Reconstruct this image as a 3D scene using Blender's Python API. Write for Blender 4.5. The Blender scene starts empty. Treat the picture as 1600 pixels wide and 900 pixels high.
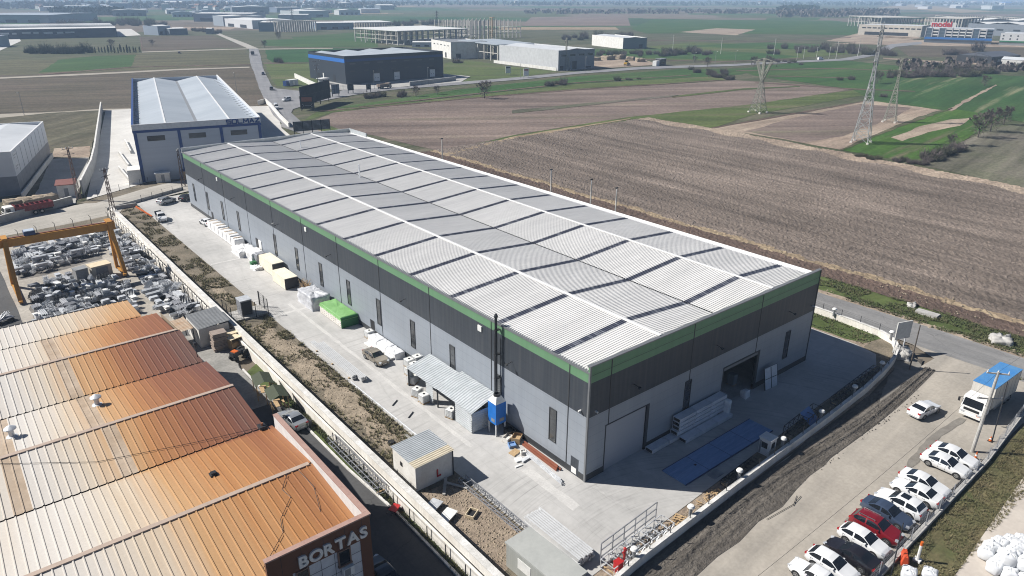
HAZE, SKY, SUN, EXPO = 2.2e-4, .05, 5.0, .5
import bpy, bmesh, math, random
import numpy as np
from mathutils import Vector, Matrix, noise as mnoise
R = math.radians
PI = math.pi
rnd = random.Random(7)
scene = bpy.context.scene
col = scene.collection

# ------------------------------------------------------------------ camera
# world axes = the big warehouse's axes (x along its short side, y along its long side), metres
F_PX, PITCH, ROLL, CAMH, YAW = 1114.74, 0.39070, 0.0054, 46.0, 0.6841
_ox, _oy = 0.1633 * CAMH, 1.3008 * CAMH
_ca, _sa = math.cos(YAW), math.sin(YAW)
def _loc(x, y):
    x -= _ox; y -= _oy
    return (x * _ca + y * _sa, -x * _sa + y * _ca)
CX, CY = _loc(0, 0)
def P(px, py, z=0.0):
    """point of the place at height z seen at (px, py) of the 1600 x 900 photograph"""
    u, w = px - 800, py - 450
    c, s = math.cos(ROLL), math.sin(ROLL)
    u, w = u * c + w * s, -u * s + w * c
    c, s = math.cos(PITCH), math.sin(PITCH)
    d = (u, F_PX * c - w * s, -F_PX * s - w * c)
    t = (z - CAMH) / d[2]
    x, y = _loc(d[0] * t, d[1] * t)
    return Vector((x, y, z))
cam = bpy.data.cameras.new('camera')
cam.sensor_width = 36.0
cam.lens = F_PX / 1600 * 36
cam.clip_start = 0.5
cam.clip_end = 40000
camo = bpy.data.objects.new('camera', cam)
col.objects.link(camo)
def _dir(x, y, z): return Vector((x * _ca + y * _sa, -x * _sa + y * _ca, z))
_right = _dir(1, 0, 0)
_fwd = _dir(0, math.cos(PITCH), -math.sin(PITCH))
_up = _dir(0, math.sin(PITCH), math.cos(PITCH))
_r2 = _right * math.cos(ROLL) + _up * math.sin(ROLL)
_u2 = _up * math.cos(ROLL) - _right * math.sin(ROLL)
camo.matrix_world = Matrix(((_r2.x, _u2.x, -_fwd.x, CX), (_r2.y, _u2.y, -_fwd.y, CY), (_r2.z, _u2.z, -_fwd.z, CAMH), (0, 0, 0, 1)))
scene.camera = camo

# ------------------------------------------------------------------ mesh helpers
class MB:
    def __init__(s): s.v = []; s.f = []; s.m = []; s.k = 0
    def mi(s, k): s.k = k; return s
    def face(s, pts):
        b = len(s.v); s.v.extend([tuple(p) for p in pts]); s.f.append(tuple(range(b, b + len(pts)))); s.m.append(s.k); return s
    def raw(s, vs, fs):
        b = len(s.v); s.v.extend(vs); s.f.extend([tuple(b + i for i in f) for f in fs]); s.m.extend([s.k] * len(fs)); return s
    def hexa(s, p):  # 4 bottom ccw + 4 top ccw
        return s.raw([tuple(q) for q in p], [(3, 2, 1, 0), (4, 5, 6, 7), (0, 1, 5, 4), (1, 2, 6, 5), (2, 3, 7, 6), (3, 0, 4, 7)])
    def b6(s, x0, x1, y0, y1, z0, z1):
        return s.hexa([(x0, y0, z0), (x1, y0, z0), (x1, y1, z0), (x0, y1, z0), (x0, y0, z1), (x1, y0, z1), (x1, y1, z1), (x0, y1, z1)])
    def box(s, c, d, rz=0.0, ry=0.0, rx=0.0):
        M = Matrix.Rotation(rz, 3, 'Z') @ Matrix.Rotation(ry, 3, 'Y') @ Matrix.Rotation(rx, 3, 'X')
        c = Vector(c); hx, hy, hz = d[0] / 2, d[1] / 2, d[2] / 2
        q = [(-hx, -hy, -hz), (hx, -hy, -hz), (hx, hy, -hz), (-hx, hy, -hz), (-hx, -hy, hz), (hx, -hy, hz), (hx, hy, hz), (-hx, hy, hz)]
        return s.hexa([c + M @ Vector(a) for a in q])
    def bar(s, a, b, w, h=None, up=(0, 0, 1)):
        a = Vector(a); b = Vector(b); h = h or w
        d = (b - a)
        if d.length < 1e-6: return s
        d.normalize(); u = Vector(up)
        if abs(d.dot(u)) > 0.98: u = Vector((1, 0, 0))
        x = d.cross(u).normalized() * (w / 2); y = x.cross(d).normalized() * (h / 2)
        return s.hexa([a - x - y, a + x - y, a + x + y, a - x + y, b - x - y, b + x - y, b + x + y, b - x + y])
    def tube(s, a, b, r, n=6, r2=None, cap=True):
        a = Vector(a); b = Vector(b); r2 = r if r2 is None else r2
        d = (b - a).normalized(); u = Vector((0, 0, 1)) if abs(d.z) < .95 else Vector((1, 0, 0))
        x = d.cross(u).normalized(); y = x.cross(d).normalized()
        vs = []
        for k in range(n):
            t = 2 * PI * k / n; o = x * math.cos(t) + y * math.sin(t)
            vs += [tuple(a + o * r), tuple(b + o * r2)]
        fs = [(2 * k, 2 * k + 1, (2 * k + 3) % (2 * n), (2 * k + 2) % (2 * n)) for k in range(n)]
        if cap: fs += [tuple(range(0, 2 * n, 2)), tuple(range(2 * n - 1, 0, -2))]
        return s.raw(vs, fs)
    def lathe(s, prof, c=(0, 0, 0), n=12):
        vs = []; fs = []; m = len(prof)
        for k in range(n):
            t = 2 * PI * k / n
            for (r, z) in prof: vs.append((c[0] + r * math.cos(t), c[1] + r * math.sin(t), c[2] + z))
        for k in range(n):
            for j in range(m - 1):
                a = k * m + j; b = ((k + 1) % n) * m + j
                fs.append((a, b, b + 1, a + 1))
        fs.append(tuple(k * m + m - 1 for k in range(n)))
        return s.raw(vs, fs)
    def prism(s, poly, z0, z1):
        n = len(poly)
        vs = [(p[0], p[1], z0) for p in poly] + [(p[0], p[1], z1) for p in poly]
        fs = [tuple(range(n - 1, -1, -1)), tuple(range(n, 2 * n))] + [(i, (i + 1) % n, n + (i + 1) % n, n + i) for i in range(n)]
        return s.raw(vs, fs)
    def xprism(s, poly, x0, x1):  # poly in (y, z), extruded along x
        n = len(poly)
        vs = [(x0, p[0], p[1]) for p in poly] + [(x1, p[0], p[1]) for p in poly]
        fs = [tuple(range(n - 1, -1, -1)), tuple(range(n, 2 * n))] + [(i, (i + 1) % n, n + (i + 1) % n, n + i) for i in range(n)]
        return s.raw(vs, fs)
    def yprism(s, poly, y0, y1):
        n = len(poly)
        vs = [(p[0], y0, p[1]) for p in poly] + [(p[0], y1, p[1]) for p in poly]
        fs = [tuple(range(n)), tuple(range(2 * n - 1, n - 1, -1))] + [(i, n + i, n + (i + 1) % n, (i + 1) % n) for i in range(n)]
        return s.raw(vs, fs)
    def mesh(s, name, mats, smooth=False, fix=True):
        me = bpy.data.meshes.new(name)
        me.from_pydata(s.v, [], s.f)
        if not isinstance(mats, (list, tuple)): mats = [mats]
        for m in mats: me.materials.append(m)
        if len(mats) > 1: me.polygons.foreach_set('material_index', s.m)
        if fix:
            bm = bmesh.new(); bm.from_mesh(me); bmesh.ops.recalc_face_normals(bm, faces=bm.faces); bm.to_mesh(me); bm.free()
        if smooth:
            me.polygons.foreach_set('use_smooth', [True] * len(me.polygons))
            try: getattr(s, 'soft', 0) or me.set_sharp_from_angle(angle=R(38))
            except Exception: pass
        me.update()
        return me
    def build(s, name, mats, parent=None, smooth=False, loc=None, rz=0.0, fix=True):
        o = bpy.data.objects.new(name, s.mesh(name, mats, smooth, fix)); col.objects.link(o)
        if parent is not None: o.parent = parent
        if loc is not None: o.location = loc
        if rz: o.rotation_euler.z = rz
        return o

def tag(o, label, cat, group=None):
    o['label'] = label; o['category'] = cat
    if group: o['group'] = group
    return o
def thing(name, label, cat, loc=(0, 0, 0), rz=0.0, group=None):
    o = bpy.data.objects.new(name, None); o.empty_display_size = 0.5; col.objects.link(o)
    o.location = loc; o.rotation_euler = (0, 0, rz)
    return tag(o, label, cat, group)
def kind(o, k): o['kind'] = k; return o
def dup(root, loc, rz, label=None, group=None, scale=None):
    def cp(o, par):
        c = o.copy(); col.objects.link(c)
        if par is not None: c.parent = par
        for ch in kids.get(o.name, []): cp(ch, c)
        return c
    kids = {}
    stack = [root]
    while stack:
        q = stack.pop(); kids[q.name] = list(q.children); stack += kids[q.name]
    r = cp(root, None)
    r.location = loc; r.rotation_euler = (0, 0, rz)
    if scale is not None: r.scale = scale
    if label: r['label'] = label
    if group: r['group'] = group
    return r
def inst(me, name, label, cat, loc, rz=0.0, group=None, scale=None, rx=0.0, ry=0.0):
    o = bpy.data.objects.new(name, me); col.objects.link(o)
    o.location = loc; o.rotation_euler = (rx, ry, rz)
    if scale is not None: o.scale = scale if isinstance(scale, (tuple, list)) else (scale,) * 3
    return tag(o, label, cat, group)

# ------------------------------------------------------------------ materials
def _nt(name):
    m = bpy.data.materials.new(name); m.use_nodes = True
    nt = m.node_tree; b = nt.nodes['Principled BSDF']
    return m, nt, b
def _coord(nt, mode, st=(1, 1, 1), rot=0.0):
    if mode == 'pos':
        g = nt.nodes.new('ShaderNodeNewGeometry'); src = g.outputs['Position']
    else:
        g = nt.nodes.new('ShaderNodeTexCoord'); src = g.outputs['Object']
    if rot:
        mp0 = nt.nodes.new('ShaderNodeMapping'); mp0.inputs['Rotation'].default_value = (0, 0, rot)
        nt.links.new(src, mp0.inputs['Vector']); src = mp0.outputs['Vector']
    mp = nt.nodes.new('ShaderNodeMapping'); mp.inputs['Scale'].default_value = st
    nt.links.new(src, mp.inputs['Vector'])
    return mp.outputs['Vector']
def _noise(nt, vec, sc, det=4, rough=.6, dist=0.0):
    n = nt.nodes.new('ShaderNodeTexNoise'); n.inputs['Scale'].default_value = sc
    n.inputs['Detail'].default_value = det; n.inputs['Roughness'].default_value = rough
    n.inputs['Distortion'].default_value = dist
    nt.links.new(vec, n.inputs['Vector']); return n.outputs['Fac']
def _ramp(nt, fac, stops):
    r = nt.nodes.new('ShaderNodeValToRGB'); e = r.color_ramp.elements
    while len(e) < len(stops): e.new(.5)
    for i, (p, c) in enumerate(stops):
        e[i].position = p; e[i].color = (c[0], c[1], c[2], 1) if hasattr(c, '__len__') else (c, c, c, 1)
    nt.links.new(fac, r.inputs['Fac']); return r.outputs['Color']
def _mix(nt, a, b, fac, mode='MIX'):
    x = nt.nodes.new('ShaderNodeMix'); x.data_type = 'RGBA'; x.blend_type = mode
    def put(v, k):
        if isinstance(v, bpy.types.NodeSocket): nt.links.new(v, x.inputs[k])
        elif hasattr(v, '__len__'): x.inputs[k].default_value = (v[0], v[1], v[2], 1)
        else: x.inputs[k].default_value = v
    put(fac, 0); put(a, 6); put(b, 7)
    return x.outputs[2]
def _bump(nt, b, h, strength, dist):
    n = nt.nodes.new('ShaderNodeBump'); n.inputs['Strength'].default_value = strength; n.inputs['Distance'].default_value = dist
    nt.links.new(h, n.inputs['Height']); nt.links.new(n.outputs['Normal'], b.inputs['Normal'])
def mat(name, c, c2=None, sc=.6, rough=.75, metal=0.0, bump=0.0, bsc=8.0, bdist=.03, st=(1, 1, 1), rot=0.0, spec=.5, det=5, lo=.35, hi=.65, mode='pos', grain=.12, gsc=None, coat=0.0):
    m, nt, b = _nt(name)
    b.inputs['Roughness'].default_value = rough; b.inputs['Metallic'].default_value = metal
    b.inputs['Specular IOR Level'].default_value = spec
    if coat: b.inputs['Coat Weight'].default_value = coat; b.inputs['Coat Roughness'].default_value = .08
    c2 = c2 or tuple(x * .8 for x in c)
    v = _coord(nt, mode, st, rot)
    cc = _ramp(nt, _noise(nt, v, sc, det), [(lo, c), (hi, c2)])
    if grain:
        g = _ramp(nt, _noise(nt, v, gsc or sc * 9, 3), [(.3, 1 - grain), (.7, 1 + grain * .6)])
        cc = _mix(nt, cc, g, 1.0, 'MULTIPLY')
    nt.links.new(cc, b.inputs['Base Color'])
    if bump: _bump(nt, b, _noise(nt, v, bsc, 4), bump, bdist)
    return m
def plain(name, c, rough=.6, metal=0.0, spec=.5, coat=0.0, vary=.1, mode='obj', sc=1.5):
    return mat(name, c, tuple(x * (1 - vary * 1.5) for x in c), sc=sc, rough=rough, metal=metal, spec=spec, coat=coat, mode=mode, grain=vary * .6)
def field(name, c1, c2, ang=0.0, row=.35, big=.02, fine=1.2, rowamt=.35, bump=.5, bdist=.25, c3=None, patch=.5, rough=.95):
    """farmland: broad patches, drill rows along ang, clods"""
    m, nt, b = _nt(name)
    b.inputs['Roughness'].default_value = rough; b.inputs['Specular IOR Level'].default_value = .15
    p = _coord(nt, 'pos')
    v = _coord(nt, 'pos', (.06, 1, 1), -ang)
    base = _ramp(nt, _noise(nt, p, big, 5, .65), [(.36, c1), (.64, c2)])
    rows = _ramp(nt, _noise(nt, v, row, 4, .7), [(.33, 1 - rowamt), (.68, 1 + rowamt)])
    cc = _mix(nt, base, rows, 1.0, 'MULTIPLY')
    if c3: cc = _mix(nt, cc, c3, _ramp(nt, _noise(nt, v, row * .45, 5, .7), [(.5 + .1 * patch, 0.0), (.62 + .1 * patch, .85)]))
    cc = _mix(nt, cc, _ramp(nt, _noise(nt, _coord(nt, 'pos', (.09, 1, 1), -ang), .11, 5, .7), [(.3, .74), (.7, 1.24)]), 1, 'MULTIPLY')
    cl = _ramp(nt, _noise(nt, p, fine, 5, .75), [(.3, .62), (.72, 1.32)])
    cc = _mix(nt, cc, cl, 1.0, 'MULTIPLY')
    nt.links.new(cc, b.inputs['Base Color'])
    _bump(nt, b, _noise(nt, p, fine * 1.3, 5, .7), bump, bdist)
    return m

def clad(name, c, line=1.05, streak=.16):
    """sandwich panel cladding: laps, faint streaks, dust"""
    m, nt, b = _nt(name); b.inputs['Roughness'].default_value = .5
    p = _coord(nt, 'pos'); v = _coord(nt, 'pos', (1.6, 1.6, .06))
    cc = _mix(nt, c, _ramp(nt, _noise(nt, v, .9, 5, .7), [(.3, 1 - streak), (.62, 1.03)]), 1, 'MULTIPLY')
    cc = _mix(nt, cc, _ramp(nt, _noise(nt, _coord(nt, 'pos', (.2, .2, .35)), .6, 4), [(.3, .93), (.7, 1.06)]), 1, 'MULTIPLY')
    sx = nt.nodes.new('ShaderNodeSeparateXYZ'); nt.links.new(p, sx.inputs[0])
    a = nt.nodes.new('ShaderNodeMath'); a.operation = 'PINGPONG'; a.inputs[1].default_value = line / 2; nt.links.new(sx.outputs[2], a.inputs[0])
    cc = _mix(nt, cc, _ramp(nt, a.outputs[0], [(.0, .74), (.03, 1.0)]), 1, 'MULTIPLY')
    cc = _mix(nt, cc, (.33, .31, .28), _ramp(nt, _noise(nt, v, 1.4, 4), [(.45, 0), (.8, .10)]))
    nt.links.new(cc, b.inputs['Base Color']); _bump(nt, b, a.outputs[0], .12, .05); return m
M = {}
# general
M['white'] = plain('white_paint', (.78, .78, .76), .5)
M['white_wall'] = mat('white_render', (.74, .73, .70), (.62, .60, .56), sc=.5, rough=.85, grain=.08)
M['black'] = plain('black_paint', (.018, .018, .02), .5)
M['dark'] = plain('dark_metal', (.035, .037, .042), .5, .3)
M['grey'] = plain('grey_paint', (.25, .26, .27), .5)
M['galv'] = mat('galvanised_steel', (.70, .72, .74), (.48, .50, .53), sc=1.2, rough=.42, metal=.2, mode='obj', grain=.15)
M['galv_dark'] = mat('weathered_zinc', (.36, .37, .40), (.22, .23, .25), sc=1.0, rough=.5, metal=.3, mode='obj', grain=.2)
M['glass'] = plain('dark_glass', (.012, .015, .02), .08, 0, .8, vary=.0)
M['pane'] = mat('window_pane', (.055, .06, .065), (.03, .033, .038), sc=.7, rough=.12, spec=.8)
M['rubber'] = plain('tyre_rubber', (.015, .015, .015), .85)
M['rim'] = plain('alloy', (.45, .46, .47), .35, .8)
M['lamp_w'] = plain('headlamp_lens', (.55, .57, .6), .1, .2, .8)
M['lamp_r'] = plain('tail_lens', (.35, .01, .012), .15, 0, .8)
M['orange'] = plain('orange_paint', (.62, .13, .015), .5)
M['red'] = plain('red_paint', (.45, .02, .02), .5)
M['wood'] = mat('raw_timber', (.5, .36, .2), (.36, .24, .13), sc=2, rough=.8, mode='obj', st=(1, 6, 6))
M['wood_pale'] = mat('pale_timber', (.72, .62, .45), (.6, .5, .34), sc=1.2, rough=.8, mode='obj', st=(1, 4, 8), grain=.2)
M['concrete'] = mat('cast_concrete', (.46, .45, .43), (.34, .33, .31), sc=.7, rough=.9, bump=.15, bsc=6, grain=.15)
M['conc_white'] = mat('limewashed_concrete', (.80, .78, .73), (.66, .62, .56), sc=.45, rough=.9, bump=.1, st=(1, 1, .35), grain=.12)
M['conc_top'] = mat('weathered_coping', (.72, .71, .69), (.52, .51, .48), sc=.9, rough=.9, grain=.2)
M['bark'] = mat('grey_bark', (.13, .11, .095), (.07, .06, .05), sc=4, mode='obj', rough=.95)
M['twig'] = mat('bare_twigs', (.15, .125, .115), (.085, .07, .065), sc=.6, mode='obj', rough=.95)
M['twig_olive'] = mat('olive_twigs', (.10, .10, .06), (.06, .06, .04), sc=.6, mode='obj', rough=.95)
M['evergreen'] = mat('dark_evergreen', (.035, .055, .03), (.02, .032, .02), sc=.6, mode='obj', rough=.95)
M['plastic_w'] = mat('white_plastic', (.76, .77, .78), (.62, .63, .65), sc=1.2, rough=.4, mode='obj', bump=.3, bsc=3, bdist=.08)
# ------------------------------------------------------------------ ground, fields, roads
def jag(pts, step, amp, seed=0):
    out = []; n = len(pts)
    for i in range(n):
        a = Vector((pts[i][0], pts[i][1])); b = Vector((pts[(i + 1) % n][0], pts[(i + 1) % n][1]))
        k = max(1, min(60, int((b - a).length / step)))
        nrm = Vector((-(b - a).y, (b - a).x)); nrm = nrm.normalized() if nrm.length else nrm
        for j in range(k):
            p = a + (b - a) * (j / k)
            if j: p += nrm * amp * mnoise.noise(Vector((p.x / step / 1.7 + seed, p.y / step / 1.7, seed * 3.1)))
            out.append((p.x, p.y))
    return out
def sheet(name, pts, z, m, step=0, amp=0, kd='structure', parent=None):
    pts = [(p[0], p[1]) for p in pts]
    if step: pts = jag(pts, step, amp, len(name) + z * 17)
    bm = bmesh.new()
    vs = [bm.verts.new((p[0], p[1], z)) for p in pts]
    f = bm.faces.new(vs); bm.normal_update()
    if f.normal.z < 0: f.normal_flip()
    bmesh.ops.triangulate(bm, faces=[f])
    me = bpy.data.meshes.new(name); bm.to_mesh(me); bm.free(); me.materials.append(m)
    o = bpy.data.objects.new(name, me); col.objects.link(o)
    if kd: o['kind'] = kd
    return o
def px(*a): return [P(a[i], a[i + 1]) for i in range(0, len(a), 2)]
def angpx(a, b):
    d = P(*b) - P(*a); return math.atan2(d.y, d.x)

# far patchwork of fields under everything
m, nt, b = _nt('far_farmland'); b.inputs['Roughness'].default_value = 1; b.inputs['Specular IOR Level'].default_value = .1
v = _coord(nt, 'pos', (.0016, .0042, 0), R(38))
dn = nt.nodes.new('ShaderNodeTexNoise'); dn.inputs['Scale'].default_value = 3; nt.links.new(v, dn.inputs['Vector'])
vv = nt.nodes.new('ShaderNodeVectorMath'); vv.operation = 'MULTIPLY_ADD'; vv.inputs[1].default_value = (.25, .25, 0)
nt.links.new(dn.outputs['Color'], vv.inputs[0]); nt.links.new(v, vv.inputs[2])
vo = nt.nodes.new('ShaderNodeTexVoronoi'); vo.inputs['Scale'].default_value = 1.0; nt.links.new(vv.outputs[0], vo.inputs['Vector'])
sx = nt.nodes.new('ShaderNodeSeparateColor'); nt.links.new(vo.outputs['Color'], sx.inputs[0])
cc = _ramp(nt, sx.outputs[0], [(0, (.085, .10, .05)), (.22, (.15, .125, .10)), (.4, (.055, .10, .04)), (.6, (.17, .145, .115)), (.75, (.05, .085, .04)), (.9, (.12, .11, .08))])
nt.nodes[-1].color_ramp.interpolation = 'CONSTANT'
p0 = _coord(nt, 'pos')
cc = _mix(nt, cc, _ramp(nt, _noise(nt, p0, .02, 6, .7), [(.3, .75), (.7, 1.2)]), 1, 'MULTIPLY')
nt.links.new(cc, b.inputs['Base Color']); M['far_land'] = m
g = MB()
g.raw([(-16000, -3000, -.25), (16000, -3000, -.25), (16000, 16000, -.25), (-16000, 16000, -.25)], [(0, 1, 2, 3)])
kind(g.build('ground', M['far_land']), 'structure')

rowF2 = angpx((470, 190), (985, 184)); rowV = PI / 2; rowU = 0.0
M['scrub'] = field('scrub_land', (.10, .098, .06), (.068, .082, .042), rowU, .2, .03, .5, .15, .4, .2, (.16, .14, .105), .3)
M['plough'] = field('ploughed_soil', (.215, .177, .15), (.158, .13, .11), rowV, .17, .035, 1.6, .34, .9, .35)
M['plough_dark'] = field('moist_ploughed_soil', (.155, .11, .09), (.12, .088, .072), rowV, .5, .05, 1.5, .15, 1, .4)
M['plough_far'] = field('tilled_soil', (.215, .168, .143), (.162, .127, .11), rowF2, .09, .02, .8, .3, .7, .3, (.17, .16, .105), .7)
M['pale_soil'] = field('pale_dry_soil', (.36, .295, .23), (.26, .20, .158), 0.0, .25, .035, .9, .15, .6, .2)
M['straw'] = field('straw_track', (.34, .27, .18), (.25, .19, .13), rowV, .5, .2, 1.5, .2, .6, .2)
M['green'] = field('winter_wheat', (.035, .088, .022), (.06, .10, .032), rowU, .06, .012, .6, .16, .3, .1, (.12, .12, .06), .9)
M['green_bright'] = field('young_wheat', (.065, .125, .022), (.045, .10, .02), angpx((1330, 235), (1480, 175)), .25, .03, .6, .2, .3, .1, (.15, .125, .085), .45)
M['green_deep'] = field('dense_wheat', (.022, .07, .02), (.034, .088, .026), rowU, .06, .012, .4, .14, .2, .1)
M['green_striped'] = field('drilled_wheat', (.032, .082, .024), (.05, .092, .03), angpx((1490, 178), (1560, 140)), .1, .012, .5, .2, .3, .1, (.26, .24, .15), .5)
M['olive'] = field('olive_grass', (.10, .125, .042), (.072, .10, .034), rowF2, .12, .03, .7, .15, .4, .15, (.15, .13, .085), .5)
M['brown_grass'] = field('fallow_land', (.115, .11, .062), (.088, .085, .05), angpx((0, 110), (395, 100)), .08, .02, .4, .24, .5, .15)
M['brown_tilled'] = field('fallow_tilled', (.115, .094, .072), (.092, .08, .056), angpx((0, 160), (395, 150)), .09, .02, .6, .24, .7, .2)
M['stubble'] = field('grey_stubble', (.15, .135, .11), (.10, .105, .065), angpx((1500, 285), (1560, 240)), .12, .03, .8, .36, .5, .15, (.19, .17, .14), .45)

# plain scrub over the middle distance, and the fields one by one
sheet('scrub', px(-300, 330, -300, 60, 300, 48, 800, 44, 1300, 40, 1900, 40, 1900, 330, 1000, 330), -.22, M['scrub'], 40, 8)
FIELDS = [
 ('field', 'brown_tilled', (-200, 200, -200, 118, 200, 104, 395, 101, 402, 125, 425, 178, 380, 178, 200, 172, 60, 182)),
 ('field', 'brown_grass', (-200, 118, -200, 95, 100, 93, 220, 82, 385, 77, 393, 101, 250, 108, 60, 116)),
 ('field', 'green', (60, 113, 92, 93, 130, 88, 212, 85, 205, 104, 150, 109)),
 ('field', 'brown_tilled', (222, 80, 218, 57, 330, 55, 386, 73)),
 ('field', 'scrub', (0, 92, 0, 70, 30, 62, 216, 58, 222, 80, 100, 92)),
 ('field', 'green_deep', (414, 77, 520, 75, 600, 76, 600, 92, 505, 97, 425, 97, 417, 90)),
 ('field', 'olive', (412, 98, 505, 98, 505, 130, 470, 138, 432, 134, 420, 115)),
 ('field', 'green', (410, 62, 590, 58, 590, 74, 470, 73, 412, 71)),
 ('field', 'green', (455, 58, 585, 48, 585, 57, 470, 66)),
 ('field', 'olive', (693, 122, 695, 98, 735, 94, 800, 104, 872, 111, 800, 122, 700, 131)),
 ('field', 'green', (498, 171, 560, 162, 720, 139, 900, 119, 1060, 108, 1180, 106, 1160, 116, 900, 130, 700, 152, 560, 166)),
 ('field', 'olive', (466, 192, 500, 172, 560, 167, 700, 153, 900, 131, 1130, 118, 1150, 124, 900, 138, 760, 150, 600, 165, 520, 175)),
 ('field', 'plough_far', (470, 196, 520, 176, 600, 166, 760, 151, 900, 140, 1150, 125, 1250, 131, 1330, 140, 1160, 165, 985, 182, 800, 211, 688, 236, 590, 212)),
 ('field', 'olive', (690, 237, 800, 211, 985, 182, 1160, 164, 1335, 140, 1420, 142, 1340, 150, 1180, 178, 1110, 200, 1015, 184, 990, 187, 830, 213, 700, 240)),
 ('field', 'pale_soil', (1112, 200, 1350, 158, 1370, 158, 1480, 168, 1400, 195, 1312, 233, 1200, 213)),
 ('field', 'green', (1150, 108, 1230, 99, 1320, 94, 1420, 104, 1600, 120, 1640, 170, 1500, 175, 1370, 158, 1330, 139, 1180, 118)),
 ('field', 'green_striped', (1400, 123, 1500, 118, 1800, 118, 1800, 200, 1600, 190, 1560, 184, 1480, 168, 1370, 156, 1375, 130)),
 ('field', 'green_bright', (1315, 234, 1400, 197, 1485, 169, 1530, 176, 1568, 183, 1500, 222, 1440, 256)),
 ('field', 'stubble', (1445, 259, 1500, 222, 1560, 198, 1620, 188, 1900, 210, 1900, 350, 1600, 293)),
 ('field', 'plough_far', (1165, 204, 1240, 184, 1345, 162, 1425, 168, 1390, 185, 1318, 212, 1255, 222)),
 ('fallow_patch', 'pale_soil', (1392, 214, 1440, 196, 1485, 186, 1520, 184, 1500, 196, 1450, 206, 1410, 220)),
 ('field', 'olive', (1010, 92, 1130, 95, 1250, 90, 1330, 84, 1340, 78, 1250, 70, 1080, 66, 1000, 74)),
 ('field', 'green', (1050, 72, 1200, 66, 1300, 70, 1290, 78, 1180, 76)),
 ('field', 'green', (985, 45, 1020, 30, 1300, 32, 1340, 36, 1340, 55, 1130, 52, 1010, 52)),
 ('field', 'pale_soil', (1060, 50, 1120, 44, 1180, 46, 1150, 55)),
 ('field', 'pale_soil', (1290, 64, 1340, 52, 1420, 50, 1440, 60, 1380, 68)),
 ('field', 'brown_tilled', (1400, 72, 1560, 70, 1620, 78, 1620, 90, 1420, 88)),
 ('field', 'green', (915, 76, 1010, 76, 1180, 82, 1250, 88, 1190, 94, 1000, 90, 925, 86)),
 ('field', 'green', (90, 28, 220, 25, 225, 33, 110, 38)),
 ('field', 'plough_far', (815, 40, 830, 27, 980, 24, 985, 40)),
 ('field', 'straw', (1370, 12, 1430, 6, 1500, 14, 1560, 18, 1500, 20, 1420, 14)),
]
for i, (nm, mk, pts) in enumerate(FIELDS):
    sheet(nm, px(*pts), -.19 + .004 * i, M[mk], 6, 1.3)
rf = random.Random(21)
for i in range(34):
    y = 9 + 34 * rf.random() ** 1.2; x = rf.uniform(-60, 1600); w = rf.uniform(60, 190); h = (y * .09 + .4) * rf.uniform(.5, 1.2); sl = rf.uniform(-14, 14)
    sheet('field', px(x, y, x + w, y + rf.uniform(-.4, .4), x + w + sl, y + h, x + sl * .4, y + h), -.21 + .0004 * i, M[rf.choice(('green', 'green_deep', 'brown_tilled', 'pale_soil', 'straw', 'brown_grass', 'plough_far'))])
ZR = -.03   # tracks and roads lie above the field sheets

# near ploughed field with real clods
def clods(name, u0, u1, v0, v1, inside, st, amp, z0, mats, pick):
    nu, nv = int((u1 - u0) / st) + 1, int((v1 - v0) / st) + 1
    rs = np.random.RandomState(3)
    uu = np.linspace(u0, u1, nu)[:, None] + (rs.rand(nu, nv) - .5) * st * .7
    vv = np.linspace(v0, v1, nv)[None, :] + (rs.rand(nu, nv) - .5) * st * .7
    h = rs.rand(nu, nv) ** 1.6
    low = rs.rand(nu // 8 + 3, nv // 8 + 3)
    lo = np.kron(low, np.ones((8, 8)))[:nu, :nv]
    furrow = .5 + .5 * np.sin(uu * 2 * PI / 2.7 + 1.5 * np.sin(vv * .05))
    z = z0 + amp * (.62 * h + .2 * lo + .22 * furrow)
    verts = np.stack([uu, vv, z], -1).reshape(-1, 3)
    idx = np.arange(nu * nv).reshape(nu, nv)
    q = np.stack([idx[:-1, :-1], idx[1:, :-1], idx[1:, 1:], idx[:-1, 1:]], -1).reshape(-1, 4)
    c = verts[q].mean(1)
    keep = inside(c[:, 0], c[:, 1]); q = q[keep]; c = c[keep]
    used = np.unique(q); remap = -np.ones(nu * nv, int); remap[used] = np.arange(len(used))
    me = bpy.data.meshes.new(name); me.from_pydata(verts[used].tolist(), [], remap[q].tolist())
    for mm in mats: me.materials.append(mm)
    me.polygons.foreach_set('material_index', pick(c[:, 0], c[:, 1]).astype(np.int32)); me.update()
    o = bpy.data.objects.new(name, me); col.objects.link(o); return o
def f1_in(u, v):
    right = 185 - np.clip((110 - v), 0, 400) * .095 + np.sin(v * .3) * .5
    return (u < right) & (v < 150 + .02 * (u - 80))
def f1_pick(u, v):
    w = np.sin(v * .21) * .35 + np.sin(v * .9 + u) * .25
    edge = 185 - np.clip((110 - v), 0, 400) * .095
    a = np.where(u < 78.6 + w, 1, np.where(u < 80.6 + w * 1.5, 2, 0))
    return np.where(u > edge - 5 - 4 * np.sin(v * .13) ** 2, 3, a)
kind(clods('ploughed_field', 73.5, 190, -70, 152, f1_in, .52, .3, -.14, [M['plough'], M['plough_dark'], M['straw'], M['pale_soil']], f1_pick), 'structure')

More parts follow.
